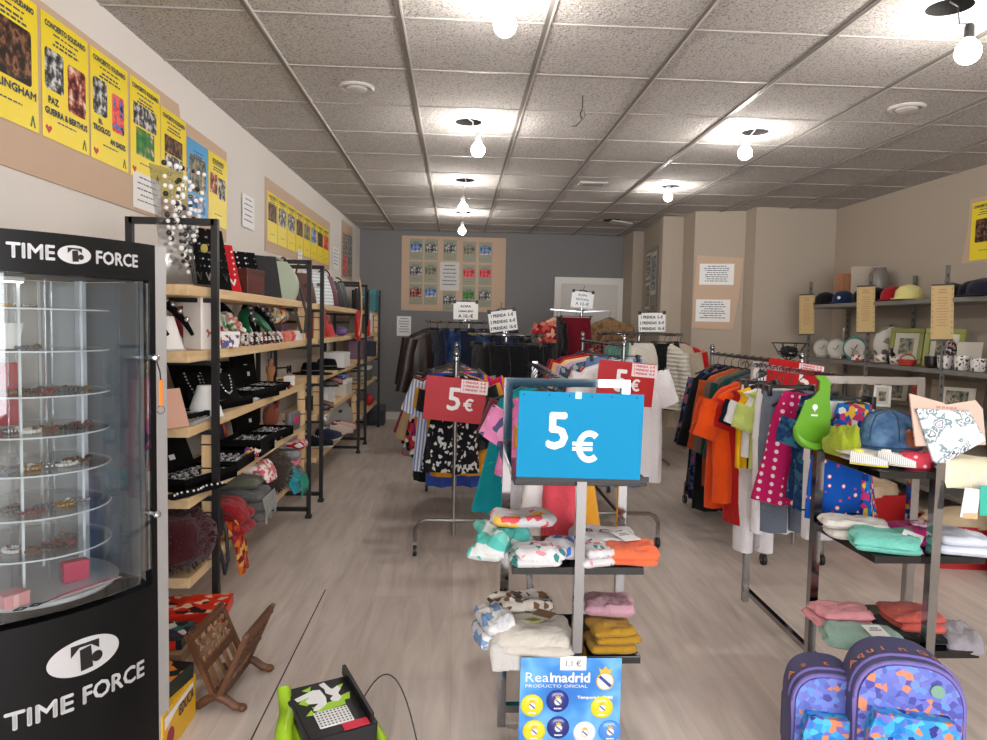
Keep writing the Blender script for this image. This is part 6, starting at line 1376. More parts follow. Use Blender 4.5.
# red cartons with tissue paper
M_redbox = mat('red_carton', (160, 20, 24), .5); M_tissue = mat('brown_tissue', (186, 164, 134), .8, bump=.4, bscale=14)
def tissuebox(label, loc, d, rz, text=None):
    t = thing('carton', label, 'box', loc, rz); m = MB(); a, b, h = d
    m.box((0, 0, .003), (a, b, .006))
    for s in (1, -1): m.box((s * a / 2, 0, h / 2), (.005, b, h)); m.box((0, s * b / 2, h / 2), (a, .005, h))
    m.build('box_body', M_redbox, t)
    m = MB(); blob(m, a * 1.04, b * 1.02, h * .75, 5, (0, 0, h * .6), .3, 26, 12, 3); m.build('tissue', M_tissue, t, 60)
    if text:
        m = MB(); m.text(text, (.03, -b / 2 - .005, h * .56), h * .3, (-1, 0, 0), (0, 0, -1), width=a * .62, bold=.0012); m.build('lettering', mat('pink_print', (226, 150, 140), .5), t, None)
tissuebox("red carton printed fashiOn's upside down, stuffed with brown tissue", (3.02, 3.95, 0), (.62, .3, .24), rad(-8), "fashiOn's")
tissuebox('plain red carton stuffed with tissue, left of the printed one', (2.62, 4.45, 0), (.4, .3, .3), rad(6))
handbag('handbag', 'black bag standing at the right edge behind the cream cloth', (3.02, 3.62, 0), .3, .16, .42, mat('black_leather', (20, 18, 18), .5, bump=.1), -.5, handle=.1)
t = thing('wire_stand', 'black wire stand with a net basket top behind the right rolling rack', 'stand', (2.98, 6.35, 0))
m = MB(); m.tube([(0, 0, .02), (0, 0, 1.05)], .012, 8); m.cyl((0, 0, .012), .13, .024, 24); m.build('pole', M_iron, t, 40)
m = MB()
for k in range(8): a = 2 * pi * k / 8; m.tube([(0, 0, 1.04), (.09 * cos(a), .09 * sin(a), 1.1), (.15 * cos(a), .15 * sin(a), 1.2)], .004, 5)
for r_, z in ((.06, 1.08), (.1, 1.125), (.15, 1.2)): m.tube([(r_ * cos(2 * pi * i / 20), r_ * sin(2 * pi * i / 20), z) for i in range(20)], .004, 5, True)
m.build('net_basket', M_iron, t, 40)
t = thing('packet', 'black packet inside the net basket of the wire stand', 'packet', (2.98, 6.35, 1.075)); m = MB(); blob(m, .15, .14, .1, 4, amp=.3); m.build('packet', mat('black_foil', (26, 26, 30), .35), t, 60); m = MB(); m.box((0, -.055, .05), (.05, .02, .03)); m.build('label', M_white, t)
# ------------------------------------------------------------------ folded baby clothes on the black glass shelves
P_mint = ramp_mat('mint_white_towel', 'cells', [(110, 188, 176), (204, 208, 206), (84, 176, 166), (208, 206, 206)], 22); P_mint2 = F('mint green', (112, 192, 176)); P_wh = F('baby white', (208, 205, 207)); P_whp = ramp_mat('white_baby_print', 'cells', [(208, 205, 207)] * 5 + [(60, 130, 130), (230, 226, 226), (226, 140, 150)], 60)
ZM, ZL = .6315, .3715
def fc(label, loc, d, rz, m_, seed, g=None, name='folded_garment', cat='folded clothes', **k): return folded(name, label, cat, loc, d, rz, m_, seed, g, **k)
GM = 'folded baby clothes on the middle shelf of the centre rack'; GL = 'folded baby clothes on the lowest shelf of the centre rack'
fc('mint and white folded towel at the back left of the middle shelf', (.16, 2.17, ZM), (.17, .16, .07), .15, P_mint, 3, GM, layers=2, droop=.02)
fc('mint green ruffled piece spilling over the left end of the middle shelf', (.11, 2.06, ZM + .01), (.1, .16, .07), -.3, P_mint, 6, GM, layers=2, amp=.5, droop=.03)
fc('white tee with a red print lying on top of the mint towel', (.2, 2.18, ZM + .075), (.2, .14, .03), .1, ramp_mat('white_red_motif', 'cells', [(208, 205, 207)] * 6 + [(226, 90, 96), (240, 190, 90)], 40), 8, GM)
fc('white bodysuit with a palm motif at the front left of the middle shelf', (.245, 2.03, ZM), (.15, .1, .05), .05, P_whp, 11, GM, droop=.015, layers=2)
fc('white tee with a blue and red badge beside the front post, middle shelf', (.31, 2.06, ZM + .012), (.1, .13, .04), -.1, ramp_mat('white_badge', 'cells', [(208, 205, 207)] * 7 + [(60, 110, 190), (220, 60, 70)], 44), 13, GM)
def bcd(t):
    m = MB(); m.text('B C d', (0, -.03, .052), .035, (1, .1, 0), (-.1, 1, 0), bold=.001); m.build('lettering', M_black, t, None)
fc('white tee printed B C d at the back right of the middle shelf', (.46, 2.15, ZM + .01), (.2, .17, .045), -.25, P_wh, 15, GM, layers=2, extra=bcd)
fc('white onesie with grey lines right of the front post, middle shelf', (.405, 2.04, ZM), (.1, .12, .05), .25, P_whp, 17, GM, layers=2)
fc('coral orange top with a white ticket at the right end of the middle shelf', (.505, 2.05, ZM), (.17, .14, .05), -.15, F('coral orange', (236, 110, 70)), 19, GM, layers=2, droop=.01, tagc=(-.0, .03, .064, (4, 0, 30)))
P_mush = ramp_mat('beige_motif', 'cells', [(214, 206, 194)] * 4 + [(120, 90, 70), (206, 196, 184), (90, 80, 76)], 70)
fc('beige motif print bundle at the back left of the lowest shelf', (.2, 2.2, ZL), (.22, .13, .09), .1, P_mush, 23, GL, layers=3, amp=.4)
fc('pale blue and white cloth at the left end of the lowest shelf', (.12, 2.08, ZL), (.1, .16, .09), .2, ramp_mat('pale_blue_white', 'cells', [(206, 206, 210), (120, 150, 190), (222, 218, 214)], 34), 25, GL, layers=2, amp=.4)
t = fc('cream baby jumper with a brown label at the front of the lowest shelf', (.24, 2.06, ZL), (.23, .17, .07), -.12, F('cream knit', (202, 196, 186)), 27, GL, layers=2, droop=.02)
m = MB(); m.rbox((.03, .0, .098), (.06, .04, .002), .0005, (.1, 0, -.5)); m.build('brown_label', mat('brown_label', (120, 92, 70), .6), t)
m = MB(); m.prism([(-.03, -.05), (.0, -.035), (.025, -.05), (0, -.065)], .004, (0, 0, .098), (1, 0, 0), (0, 1, 0)); m.build('leaf_motif', mat('leaf_olive', (120, 120, 60), .8), t)
fc('grey cloth hanging off the front left of the lowest shelf', (.17, 2.02, ZL), (.12, .1, .04), .2, F('fog grey', (196, 192, 188)), 29, GL, droop=.05)
fc('mustard leggings at the right of the lowest shelf', (.47, 2.05, ZL), (.14, .13, .075), .08, F('dark mustard', (170, 128, 34)), 31, GL, layers=3, tagc=None)
t = fc('dusty pink knit in clear plastic on top of the mustard leggings', (.465, 2.13, ZL + .08), (.15, .12, .04), -.1, F('dusty pink', (190, 146, 158)), 33, GL)
m = MB(); slabcloth(m, .1, .08, .05, 4, (.02, .0, .0)); m.build('plastic_wrap', M_tape, t, 60)

# ---- right rack
RT, RM, RL = .9165, .6615, .3765
G3 = 'baby clothes on the shelves of the right rack'
t = thing('bucket_hat', 'blue denim baby hat with a brown bear patch on the top right shelf', 'hat', (1.365, 2.2, RT + .03), -.1)
m = MB(); m.lathe([(.095, 0), (.1, .012), (.082, .03), (.078, .07), (.06, .105), (.02, .118), (.002, .118)], 28, (0, 0, 0), 'z', 1.0, .85); m.build('crown', ramp_mat('washed_denim', 'noise', [(52, 80, 116), (72, 104, 140), (100, 130, 160)], 26, interp='LINEAR', stops=[.35, .5, .68]), t, 60)
m = MB()
for k in range(6): a = pi / 6 + k * pi / 3; m.tube([(.083 * cos(a), .071 * sin(a), .03), (.079 * cos(a), .067 * sin(a), .07), (.061 * cos(a), .052 * sin(a), .106), (.02 * cos(a), .017 * sin(a), .119)], .0022, 5)
m.tube([(.1 * cos(2 * pi * i / 30), .085 * sin(2 * pi * i / 30), .012) for i in range(30)], .003, 5, True); m.build('seams', F('denim seam', (44, 66, 98)), t, 50)
m = MB(); m.cyl((.045, -.072, .04), .026, .008, 20, 'y'); m.ball((.027, -.07, .062), .009, 8); m.ball((.063, -.07, .062), .009, 8); p_ = m.build('bear_patch', F('bear brown', (150, 92, 62)), t, 40)
m = MB(); m.ball((.037, -.078, .044), .003, 6); m.ball((.053, -.078, .044), .003, 6); m.ball((.045, -.078, .034), .004, 6); m.build('bear_face', M_black, p_)
fc('white grey baby blanket under the denim hat', (1.33, 2.17, RT), (.26, .2, .03), -.1, F('warm white', (206, 200, 194)), 41, G3, layers=2)
fc('coral spotted cloth at the right of the white blanket', (1.415, 2.08, RT + .005), (.13, .1, .03), -.45, ramp_mat('coral_spots', 'spots', [(236, 200, 200), (214, 70, 90)], 40, stops=[0, .2]), 43, G3, droop=.02)
fc('lime green cloth behind the bib', (1.215, 2.22, RT), (.07, .12, .08), .1, F('olive lime', (150, 164, 40)), 45, G3, amp=.4)
P_sock = ramp_mat('grey_white_knit_lines', 'stripes_y', [(226, 224, 220), (120, 124, 128), (228, 226, 222)], 30)
for i, (x, c, lab) in enumerate(((1.225, (226, 214, 80), 'yellow and grey baby bootee at the front left of the top right shelf'), (1.31, (230, 226, 200), 'grey speckled baby bootee right of the yellow one'))):
    shoe('baby_bootee', lab, (x, 2.06, RT), .1, P_sock, fab('bootee_sole_%d' % i, c), .9, 'baby bootees', fab('bootee_sole_%d' % i, c))
# swaddle pack
t = thing('blanket_pack', 'baby blanket pack on pale kraft card with a leaf print cloth, front right corner', 'blanket pack', (1.435, 2.02, RT + .03), (rad(-14), rad(3), rad(-6)))
m = MB(); m.prism([(-.09, .03), (-.105, .185), (-.01, .165), (.0, .16), (.085, .18), (.105, .155), (.11, .05)], .006); m.build('card', mat('pale_kraft', (206, 178, 162), .7), t)
m = MB(); m.tube([(.0, 0, .16), (.0, 0, .175), (.014, 0, .185), (.02, 0, .175)], .003, 6); m.build('hook', M_chrome, t, 40)
P_leaf = ramp_mat('white_leaf_print', 'noise', [(228, 226, 230), (130, 156, 160), (230, 228, 232), (90, 110, 120), (228, 226, 230), (232, 180, 200)], 20, stops=[0, .5, .54, .58, .61, .66])
m = MB(); n = 14; V = []; Fq = []
TL, TR, BR, BL = Vector((-.092, .14)), Vector((.06, .145)), Vector((.105, .062)), Vector((-.04, -.03))
for s in (0, 1):
    for i in range(n + 1):
        for j in range(n + 1):
            u, v = i / n, j / n; q = (TL * (1 - u) + TR * u) * (1 - v) + (BL * (1 - u) + BR * u) * v; e = min(1, 6 * min(u, v, 1 - u, 1 - v))
            V.append((q.x, -.006 - (.006 + (.016 + .018 * nz((u * 4 + v * 2, v * 4, .4), 1, 3)) * e) * (1 - s), q.y))
for s in (0, 1):
    for i in range(n):
        for j in range(n): a = s * (n + 1) ** 2 + i * (n + 1) + j; Fq.append((a, a + 1, a + n + 2, a + n + 1))
m.add(V, Fq); m.build('leaf_cloth', P_leaf, t, 60)
m = MB(); m.lines((0, -.0035, .148), .1, 1, .01, .006); m.build('lettering', mat('rose_ink', (190, 130, 120), .6), t, None)
t = fc('cream print cloth hanging off the front right corner with paper tags', (1.5, 2.03, RT), (.2, .14, .03), -.1, ramp_mat('cream_print', 'cells', [(226, 218, 190)] * 4 + [(206, 190, 140), (220, 214, 200)], 22), 47, G3, droop=.06)
for i, (x, c, nm, tz) in enumerate(((-.04, M_white, 'white_tag', -.08), (.005, mat('teal_tag', (40, 170, 150), .5), 'teal_tag', -.07))):
    m = MB(); m.rbox((x, -.1 - i * .004, tz), (.045, .002, .085), .001, (0, rad(6 - 8 * i), 0)); o = m.build(nm, c, t)
    m = MB(); m.tube([(x, -.1, tz + .04), (x + .01, -.07, 0)], .0015, 4); m.build('tag_string', M_white, t)
m = MB(); m.box((-.04, -.1015, -.115), (.04, .002, .016)); m.build('tag_footer', mat('tan_tag', (206, 170, 130), .6), t)
# bib hanging from the upright
t = thing('baby_bib', 'lime green silicone bib hanging on the corner of the right rack', 'bib', (1.19, 2.325, 1.165), (0, rad(2), .12))
M_lime = mat('lime_silicone', (94, 152, 24), .5)
m = MB(); P = [(-.008, .0), (.03, .0), (.05, -.02), (.052, -.08), (.06, -.12), (.062, -.2), (.03, -.236), (-.02, -.24), (-.055, -.22), (-.07, -.18), (-.05, -.13), (-.035, -.085), (-.01, -.075), (.012, -.05), (.012, -.02)]
m.prism(P, .006); m.build('bib_body', M_lime, t)
m = MB(); R = []
for i in range(13):
    a = pi + pi * i / 12; R.append([(-.005 + .068 * cos(a), .0 - q * .03 * abs(sin(a)) ** .7 - .004, -.178 + .05 * sin(a) * 1.1 + w_) for q, w_ in ((1, .012), (1.15, .0), (1, -.01), (.2, -.012), (.1, .0))])
m.rings(R); m.build('crumb_pocket', M_lime, t, 60)
m = MB(); m.cyl((.0, -.0036, -.105), .0095, .001, 18, 'y'); m.lines((.0, -.0038, -.135), .04, 1, .01, .006); m.prism([(-.004, -.11), (.004, -.11), (0, -.122)], .001, (0, -.0036, 0)); m.build('logo', M_paper, t, None)
garment('shorts', 'bright blue kids shorts printed with animals, hung under the top right shelf', ramp_mat('blue_animals', 'spots', [(232, 228, 226), (206, 70, 70), (22, 80, 170)], 34, stops=[0, .2, .27]), (1.305, 2.392, .975), .19, .2, .02, 0, 5, G3, thick=.02)
def flower(t):
    m = MB()
    for k in range(6): a = 2 * pi * k / 6; m.ball((.02 + .02 * cos(a), -.02 + .02 * sin(a), .058), .014, 8, 1, 1, .4)
    m.build('flower', F('pale pink', (230, 190, 214)), t, 60)
fc('white and mint hooded towel with a ticket on the middle right shelf', (1.295, 2.09, RM), (.2, .16, .05), -.4, P_mint2, 51, G3, layers=2, tagc=(.07, -.035, .04, (25, 12, -20)), droop=.015)
fc('white muslin behind the mint towel', (1.275, 2.19, RM), (.2, .12, .06), -.3, F('muslin', (220, 214, 206)), 53, G3, layers=2)
fc('magenta folded swimwear with a pale flower on the middle right shelf', (1.43, 2.16, RM), (.16, .14, .05), .1, F('magenta', (190, 24, 120)), 55, G3, layers=2, extra=flower)
fc('pale blue white folded tee at the right of the middle shelf', (1.505, 2.06, RM), (.15, .15, .06), -.3, ramp_mat('pale_blue_tee', 'cells', [(214, 218, 230)] * 6 + [(120, 170, 180), (206, 210, 224)], 16), 57, G3, layers=2)
fc('pink ruffled shorts at the back left of the lowest right shelf', (1.25, 2.22, RL), (.19, .14, .05), -.1, F('salmon pink', (222, 150, 156)), 61, G3, layers=2, amp=.4)
fc('sage green shorts with a white ticket at the front of the lowest right shelf', (1.225, 2.06, RL), (.22, .16, .04), -.3, F('sage', (146, 176, 164)), 63, G3, layers=2, droop=.02, tagc=(.04, -.02, .05, (6, 0, 15)))
fc('coral red folded top with black trim on the lowest right shelf', (1.445, 2.15, RL + .02), (.17, .15, .05), -.1, F('coral red', (206, 96, 84)), 65, G3, layers=2)
fc('black cloth edged with grey frill under the coral top', (1.45, 2.14, RL), (.22, .2, .02), -.1, F('black', (18, 18, 20)), 67, G3)
fc('grey frilled skirt at the right end of the lowest right shelf', (1.54, 2.07, RL), (.1, .14, .04), -.2, F('silver grey', (150, 144, 150)), 69, G3, amp=.4, droop=.03)
# ------------------------------------------------------------------ foreground
# badge card on the centre rack post
t = thing('badge_card', 'light blue card of round football badges lettered Realmadrid, hanging on the centre post', 'badge card', (.334, 1.955, .0), (rad(-1.5), rad(.6), 0))
BW, BH = .287, .38
m = MB(); m.rbox((0, 0, BH / 2), (BW, .004, BH), .0015); m.build('card', ramp_mat('light_blue_swirl', 'noise', [(36, 104, 190), (60, 136, 214), (110, 180, 232), (50, 120, 204)], 5, .35, [.3, .46, .56, .66], interp='LINEAR', spec=.5), t)
m = MB(); m.text('Real', (-.128, -.0032, .312), .028, width=.073, align='l'); m.text('madrid', (-.055, -.0032, .312), .028, width=.108, align='l', bold=.0012); m.text('PRODUCTO OFICIAL', (-.128, -.0032, .296), .009, width=.176, align='l'); m.text('Temporada 2008', (.02, -.0032, .265), .008, width=.1, align='l', bold=.0006)
m.build('lettering', M_paper, t, None)
M_crest = mat('crest_white', (236, 232, 226), .4); M_gold = mat('crest_gold', (220, 180, 70), .4); M_cblue = mat('crest_blue', (60, 70, 150), .4)
def crest(par, x, z, r, y=-.003):
    m = MB(); m.cyl((x, y, z), r, .001, 22, 'y'); c = m.build('crest', M_crest, par)
    m = MB(); m.prism([(x - r * .8, z + r * .45), (x - r * .55, z + r * .7), (x + r * .8, z - r * .45), (x + r * .55, z - r * .75)], .0006, (0, y - .0008, 0)); m.build('band', M_cblue, c, None)
    m = MB(); m.tube([(x + r * 1.0 * cos(2 * pi * i / 20), y, z + r * 1.0 * sin(2 * pi * i / 20)) for i in range(20)], r * .09, 5, True); m.prism([(x - r * .6, z + r * .95), (x - r * .8, z + r * 1.6), (x - r * .35, z + r * 1.35), (x, z + r * 1.8), (x + r * .35, z + r * 1.35), (x + r * .8, z + r * 1.6), (x + r * .6, z + r * .95)], .001, (0, y, 0)); m.build('crown', M_gold, c, None)
crest(t, .097, .315, .024)
M_by = mat('badge_yellow', (226, 214, 40), .2, coat=.5); M_bb = mat('badge_navy', (30, 44, 130), .2, coat=.5); M_bw = mat('badge_white', (226, 228, 230), .2, coat=.5); M_bl = mat('badge_blue', (70, 140, 220), .2, coat=.5)
for i, (x, z, m_, n) in enumerate(((-.108, .285, M_by, 'yellow'), (-.036, .298, M_bb, 'navy'), (.09, .28, M_by, 'yellow'), (-.1, .212, M_by, 'yellow'), (-.032, .222, M_bb, 'navy'), (.043, .208, M_bw, 'white'), (.115, .212, M_bl, 'blue'), (-.1, .135, M_bb, 'navy'), (-.03, .14, M_by, 'yellow'), (.042, .135, M_bl, 'blue'), (.112, .135, M_by, 'yellow'), (-.1, .06, M_bw, 'white'), (-.03, .06, M_bb, 'navy'), (.042, .06, M_by, 'yellow'), (.112, .06, M_bb, 'navy'))):
    if z < .08: continue
    z -= .04
    m = MB(); m.lathe([(.031, .0), (.032, .002), (.028, .006), (.015, .008), (.001, .0085)], 28, (x, -.002, z), 'y'); b = m.build('badge', m_, t, 40); b['label'] = n + ' round badge'
    m = MB(); m.lines((x, -.0106, z - .02), .036, 1, .01, .004); m.build('lettering', M_paper, b, None)
    crest(b, x, z + .002, .01, -.011)
m = MB(); m.rbox((.005, -.004, .366), (.074, .001, .04), .0005); s_ = m.build('price_sticker', M_paper, t)
m = MB(); m.text('1,1 €', (.005, -.0052, .358), .016, bold=.0003); m.build('lettering', mat('pencil', (110, 106, 112), .6), s_, None)

# wooden magazine rack
W1 = wood('walnut_stain', (74, 44, 26), (116, 74, 46), 6, 'y', .5); W2 = wood('walnut_stain_upright', (74, 44, 26), (116, 74, 46), 6, 'z', .5); W3 = wood('walnut_pale', (122, 86, 58), (156, 118, 86), 6, 'z', .5)
MR = thing('magazine_rack', 'carved brown wooden folding magazine rack standing on the floor', 'magazine rack', (-.772, 2.53, 0), rad(-4))
for s in (-1, 1):
    def P(u, v, d=0):   # u along the length (-1..1), v up the panel (0..1)
        return Vector((s * (.008 + .088 * v) + d, u * .145, .045 + .205 * v))
    for u in (-.94, .94): pn = MB(); pn.bar(P(u, 0), P(u, 1.04), .022, .016); pn.build('panel_stile', W2, MR)
    m = MB()
    for v in (.02, .46, .96): m.bar(P(-.95, v), P(.95, v), .016, .026)
    m.build('panel_rail', W1, MR)
    m = MB()
    for k in range(4): u = -.6 + k * .4; m.bar(P(u, .04), P(u, .45), .022, .008)
    m.build('slats', W3, MR)
    m = MB(); r = random.Random(4 + s); n = 5
    for i in range(n):
        for j in range(3): m.ball(P(-.74 + i * .37 + .09 * (j % 2), .56 + j * .14), .016, 8, .5, 1 + .2 * r.random(), .8)
    for q in range(4): m.tube([P(-.8 + .42 * q, .5), P(-.6 + .42 * q, .7), P(-.75 + .42 * q, .92)], .004, 5)
    m.build('carving', W3 if s < 0 else W1, MR, 60)
for y in (-.14, .14):
    for s in (-1, 1):
        m = MB(); m.tube([(0, y, .05), (s * .03, y, .04), (s * .06, y, .018), (s * .085, y, .014)], [.014, .015, .015, .012], 8); m.ball((s * .085, y, .014), .0145, 10, 1.3, 1.1, .95); m.build('foot', W1, MR, 60)
m = MB(); m.tube([(0, -.15, .055), (0, .15, .055)], .009, 8); m.build('hinge_dowel', W1, MR, 40)

# board games and boxes on the floor by the cabinet
carton('cardboard_box', 'plain brown carton on the floor under the stacked games', (-1.06, 2.66, 0), (.28, .42, .17), 0, M_kraft, lid=mat('kraft_dark', (150, 118, 88), .8))
def game(label, loc, d, rz, top, side, txt, tm, extra=None):
    t = thing('game_box', label, 'board game', loc, rz); m = MB(); m.rbox((0, 0, d[2] / 2), d, .002); m.build('box_body', side, t)
    m = MB(); m.box((0, 0, d[2] + .0006), (d[0] * .98, d[1] * .98, .001)); p_ = m.build('top_print', top, t)
    if txt:
        m = MB(); m.text(txt, (0, -d[1] / 2 - .001, d[2] * .25), d[2] * .5, width=d[0] * .5); m.build('lettering', tm, t, None)
    if extra: extra(t)
    return t
P_game1 = ramp_mat('red_game_print', 'cells', [(210, 44, 24), (210, 44, 24), (214, 60, 30), (226, 190, 160), (30, 24, 26), (200, 40, 30)], 34, .4); P_game2 = ramp_mat('dark_game_print', 'cells', [(30, 40, 50), (24, 30, 40), (40, 90, 90), (190, 180, 170), (60, 40, 70), (26, 30, 38)], 30, .4)
game('orange red board game box lying on top of the brown carton', (-1.0, 2.78, .1715), (.27, .2, .04), .12, P_game1, mat('game_red', (206, 44, 26), .4), None, M_white)
game('dark board game box with a red strip in front of the orange one', (-1.06, 2.545, .1715), (.26, .16, .035), .05, P_game2, mat('game_dark', (26, 26, 32), .4), None, M_white, lambda t: MB().box((.06, -.081, .017), (.1, .002, .03)).build('red_strip', mat('game_red', (206, 44, 26), .4), t))
def educa(t):
    m = MB(); m.text('EDUCA', (.05, -.0465, .075), .035, width=.12, bold=.0012); m.build('lettering', mat('navy_print', (30, 34, 90), .5), t, None)
    m = MB(); m.cyl((-.08, -.0465, .05), .028, .001, 18, 'y'); m.build('round_mark', mat('crimson_print', (150, 20, 60), .5), t)
    m = MB(); m.prism([(-.12, .09), (-.02, .11), (.11, .11), (.11, .125), (-.12, .125)], .001, (0, -.046, 0)); m.build('white_flash', M_white, t)
game('yellow puzzle box lettered EDUCA standing behind the magazine rack', (-.888, 2.235, 0), (.27, .09, .14), rad(90), mat('yellow_box_top', (220, 170, 30), .5), mat('yellow_box', (226, 172, 24), .45), None, M_white, educa)
game('small black and green game box on top of the yellow puzzle box', (-.9, 2.25, .1415), (.2, .09, .05), rad(80), ramp_mat('black_green_game', 'cells', [(20, 24, 24), (24, 40, 34), (210, 120, 40), (24, 24, 28)], 22, .4), mat('game_green', (22, 36, 32), .4), None, M_white)

# lime green electronic toy
M_limep = mat('lime_plastic', (150, 190, 30), .35, coat=.3); M_blkp = mat('black_shell_plastic', (34, 34, 37), .4)
TY = thing('toy_console', 'lime green and black electronic toy with white graffiti letters on the floor', 'toy', (-.362, 2.08, 0), rad(28))
m = MB(); m.prism([(-.13, 0), (.13, 0), (.13, .165), (.11, .2), (-.13, .165)], .2, (0, 0, 0), (0, 1, 0), (0, 0, 1)); m.build('shell', M_blkp, TY)
TOPZ = lambda y: .166 + (y + .13) * (.035 / .24)
uy = Vector((0, .24, .035)).normalized()
m = MB(); m.add([(-.088, -.125, TOPZ(-.125) + .002), (.088, -.125, TOPZ(-.125) + .002), (.088, .108, TOPZ(.108) + .002), (-.088, .108, TOPZ(.108) + .002), (-.088, -.125, TOPZ(-.125) - .002), (.088, -.125, TOPZ(-.125) - .002), (.088, .108, TOPZ(.108) - .002), (-.088, .108, TOPZ(.108) - .002)], [(0, 1, 2, 3), (7, 6, 5, 4), (0, 4, 5, 1), (1, 5, 6, 2), (2, 6, 7, 3), (3, 7, 4, 0)]); m.build('top_panel', mat('black_panel', (28, 28, 31), .35), TY)
O = Vector((0, 0, TOPZ(0) + .0035))
def on(mb, P, t=.002): mb.prism(P, t, O, (1, 0, 0), uy)
m = MB()
for P in ([(-.075, .03), (-.05, .055), (-.03, .035), (-.055, .012)], [(.045, .02), (.08, .03), (.07, .0), (.05, .0)], [(-.05, .085), (-.02, .095), (-.03, .07)], [(.05, .07), (.075, .075), (.06, .055)], [(-.07, -.03), (-.05, -.01), (-.045, -.035)], [(-.045, .0), (.055, .01), (.05, -.02), (-.035, -.03)]): on(m, P, .001)
m.build('lime_splashes', mat('lime_print', (160, 206, 50), .4), TY, None)
m = MB(); on(m, [(-.08, .055), (-.02, .075), (.0, .07), (.006, .03), (.0, .0), (-.03, -.02), (-.045, -.015), (-.035, .0), (-.02, .012), (-.05, .02), (-.055, .035), (-.03, .05), (-.075, .04)]); on(m, [(.005, .095), (.022, .1), (.03, .068), (.035, .06), (.055, .07), (.06, .055), (.045, .035), (.05, .015), (.035, .0), (.018, .005), (.016, .02), (.03, .03), (.012, .05), (.014, .07)]); m.build('graffiti_letters', mat('white_print', (232, 232, 232), .5), TY, None)
m = MB(); m.rbox(tuple(O + uy * -.062), (.1, .07, .004), .002, (math.atan2(.035, .24), 0, 0)); p_ = m.build('speaker_pad', mat('white_pad', (226, 226, 226), .5), TY)
m = MB()
for i in range(9):
    for j in range(6): q = O + uy * (-.09 + j * .0112) + Vector((-.043 + i * .0107, 0, 0)); m.ball(tuple(q + Vector((0, 0, .0015))), .0037, 6, 1, 1, .4)
m.build('pad_holes', M_black, p_)
m = MB(); on(m, [(.01, -.128), (.085, -.128), (.085, -.1), (.01, -.1)], .003); m.build('red_panel', mat('pinkish_red', (206, 40, 66), .45), TY, None)
m = MB(); m.bar((.094, -.12, TOPZ(-.12) + .012), (.094, .125, TOPZ(.12) + .016), .01, .03); m.bar((.108, -.1, .12), (.108, .06, .14), .018, .07); m.build('side_fin', mat('black_gloss', (24, 24, 26), .3), TY)
m = MB(); m.tube([(-.098, .105, TOPZ(.1) + .012), (-.104, .06, .17), (-.115, .01, .175), (-.14, -.05, .17), (-.15, -.09, .14), (-.145, -.13, .09), (-.12, -.14, .06)], [.02, .02, .022, .024, .026, .026, .022], 10); m.tube([(-.098, .1, .17), (-.1, .02, .15), (-.1, -.06, .13), (-.1, -.13, .12)], [.014, .02, .022, .022], 10); m.build('handle', M_limep, TY, 60)
m = MB(); m.box((-.1035, -.07, .08), (.006, .11, .09)); m.build('side_grille', mat('grey_mesh', (110, 112, 124), .5), TY)
m = MB(); m.tube([(.115, .0, .1), (.13, -.04, .11), (.135, -.1, .09), (.12, -.14, .06)], [.014, .016, .016, .014], 10); m.build('rear_handle', M_limep, TY, 60)
m = MB(); m.tube([(.118 + .13 * sin(pi / 2 * q), .03 - .17 * q * q, .15 + .09 * sin(pi * min(1, q * 1.15)) - .143 * q ** 3) for q in [i / 16 for i in range(17)]], .0022, 6); m.build('cable', M_black, TY, 40)

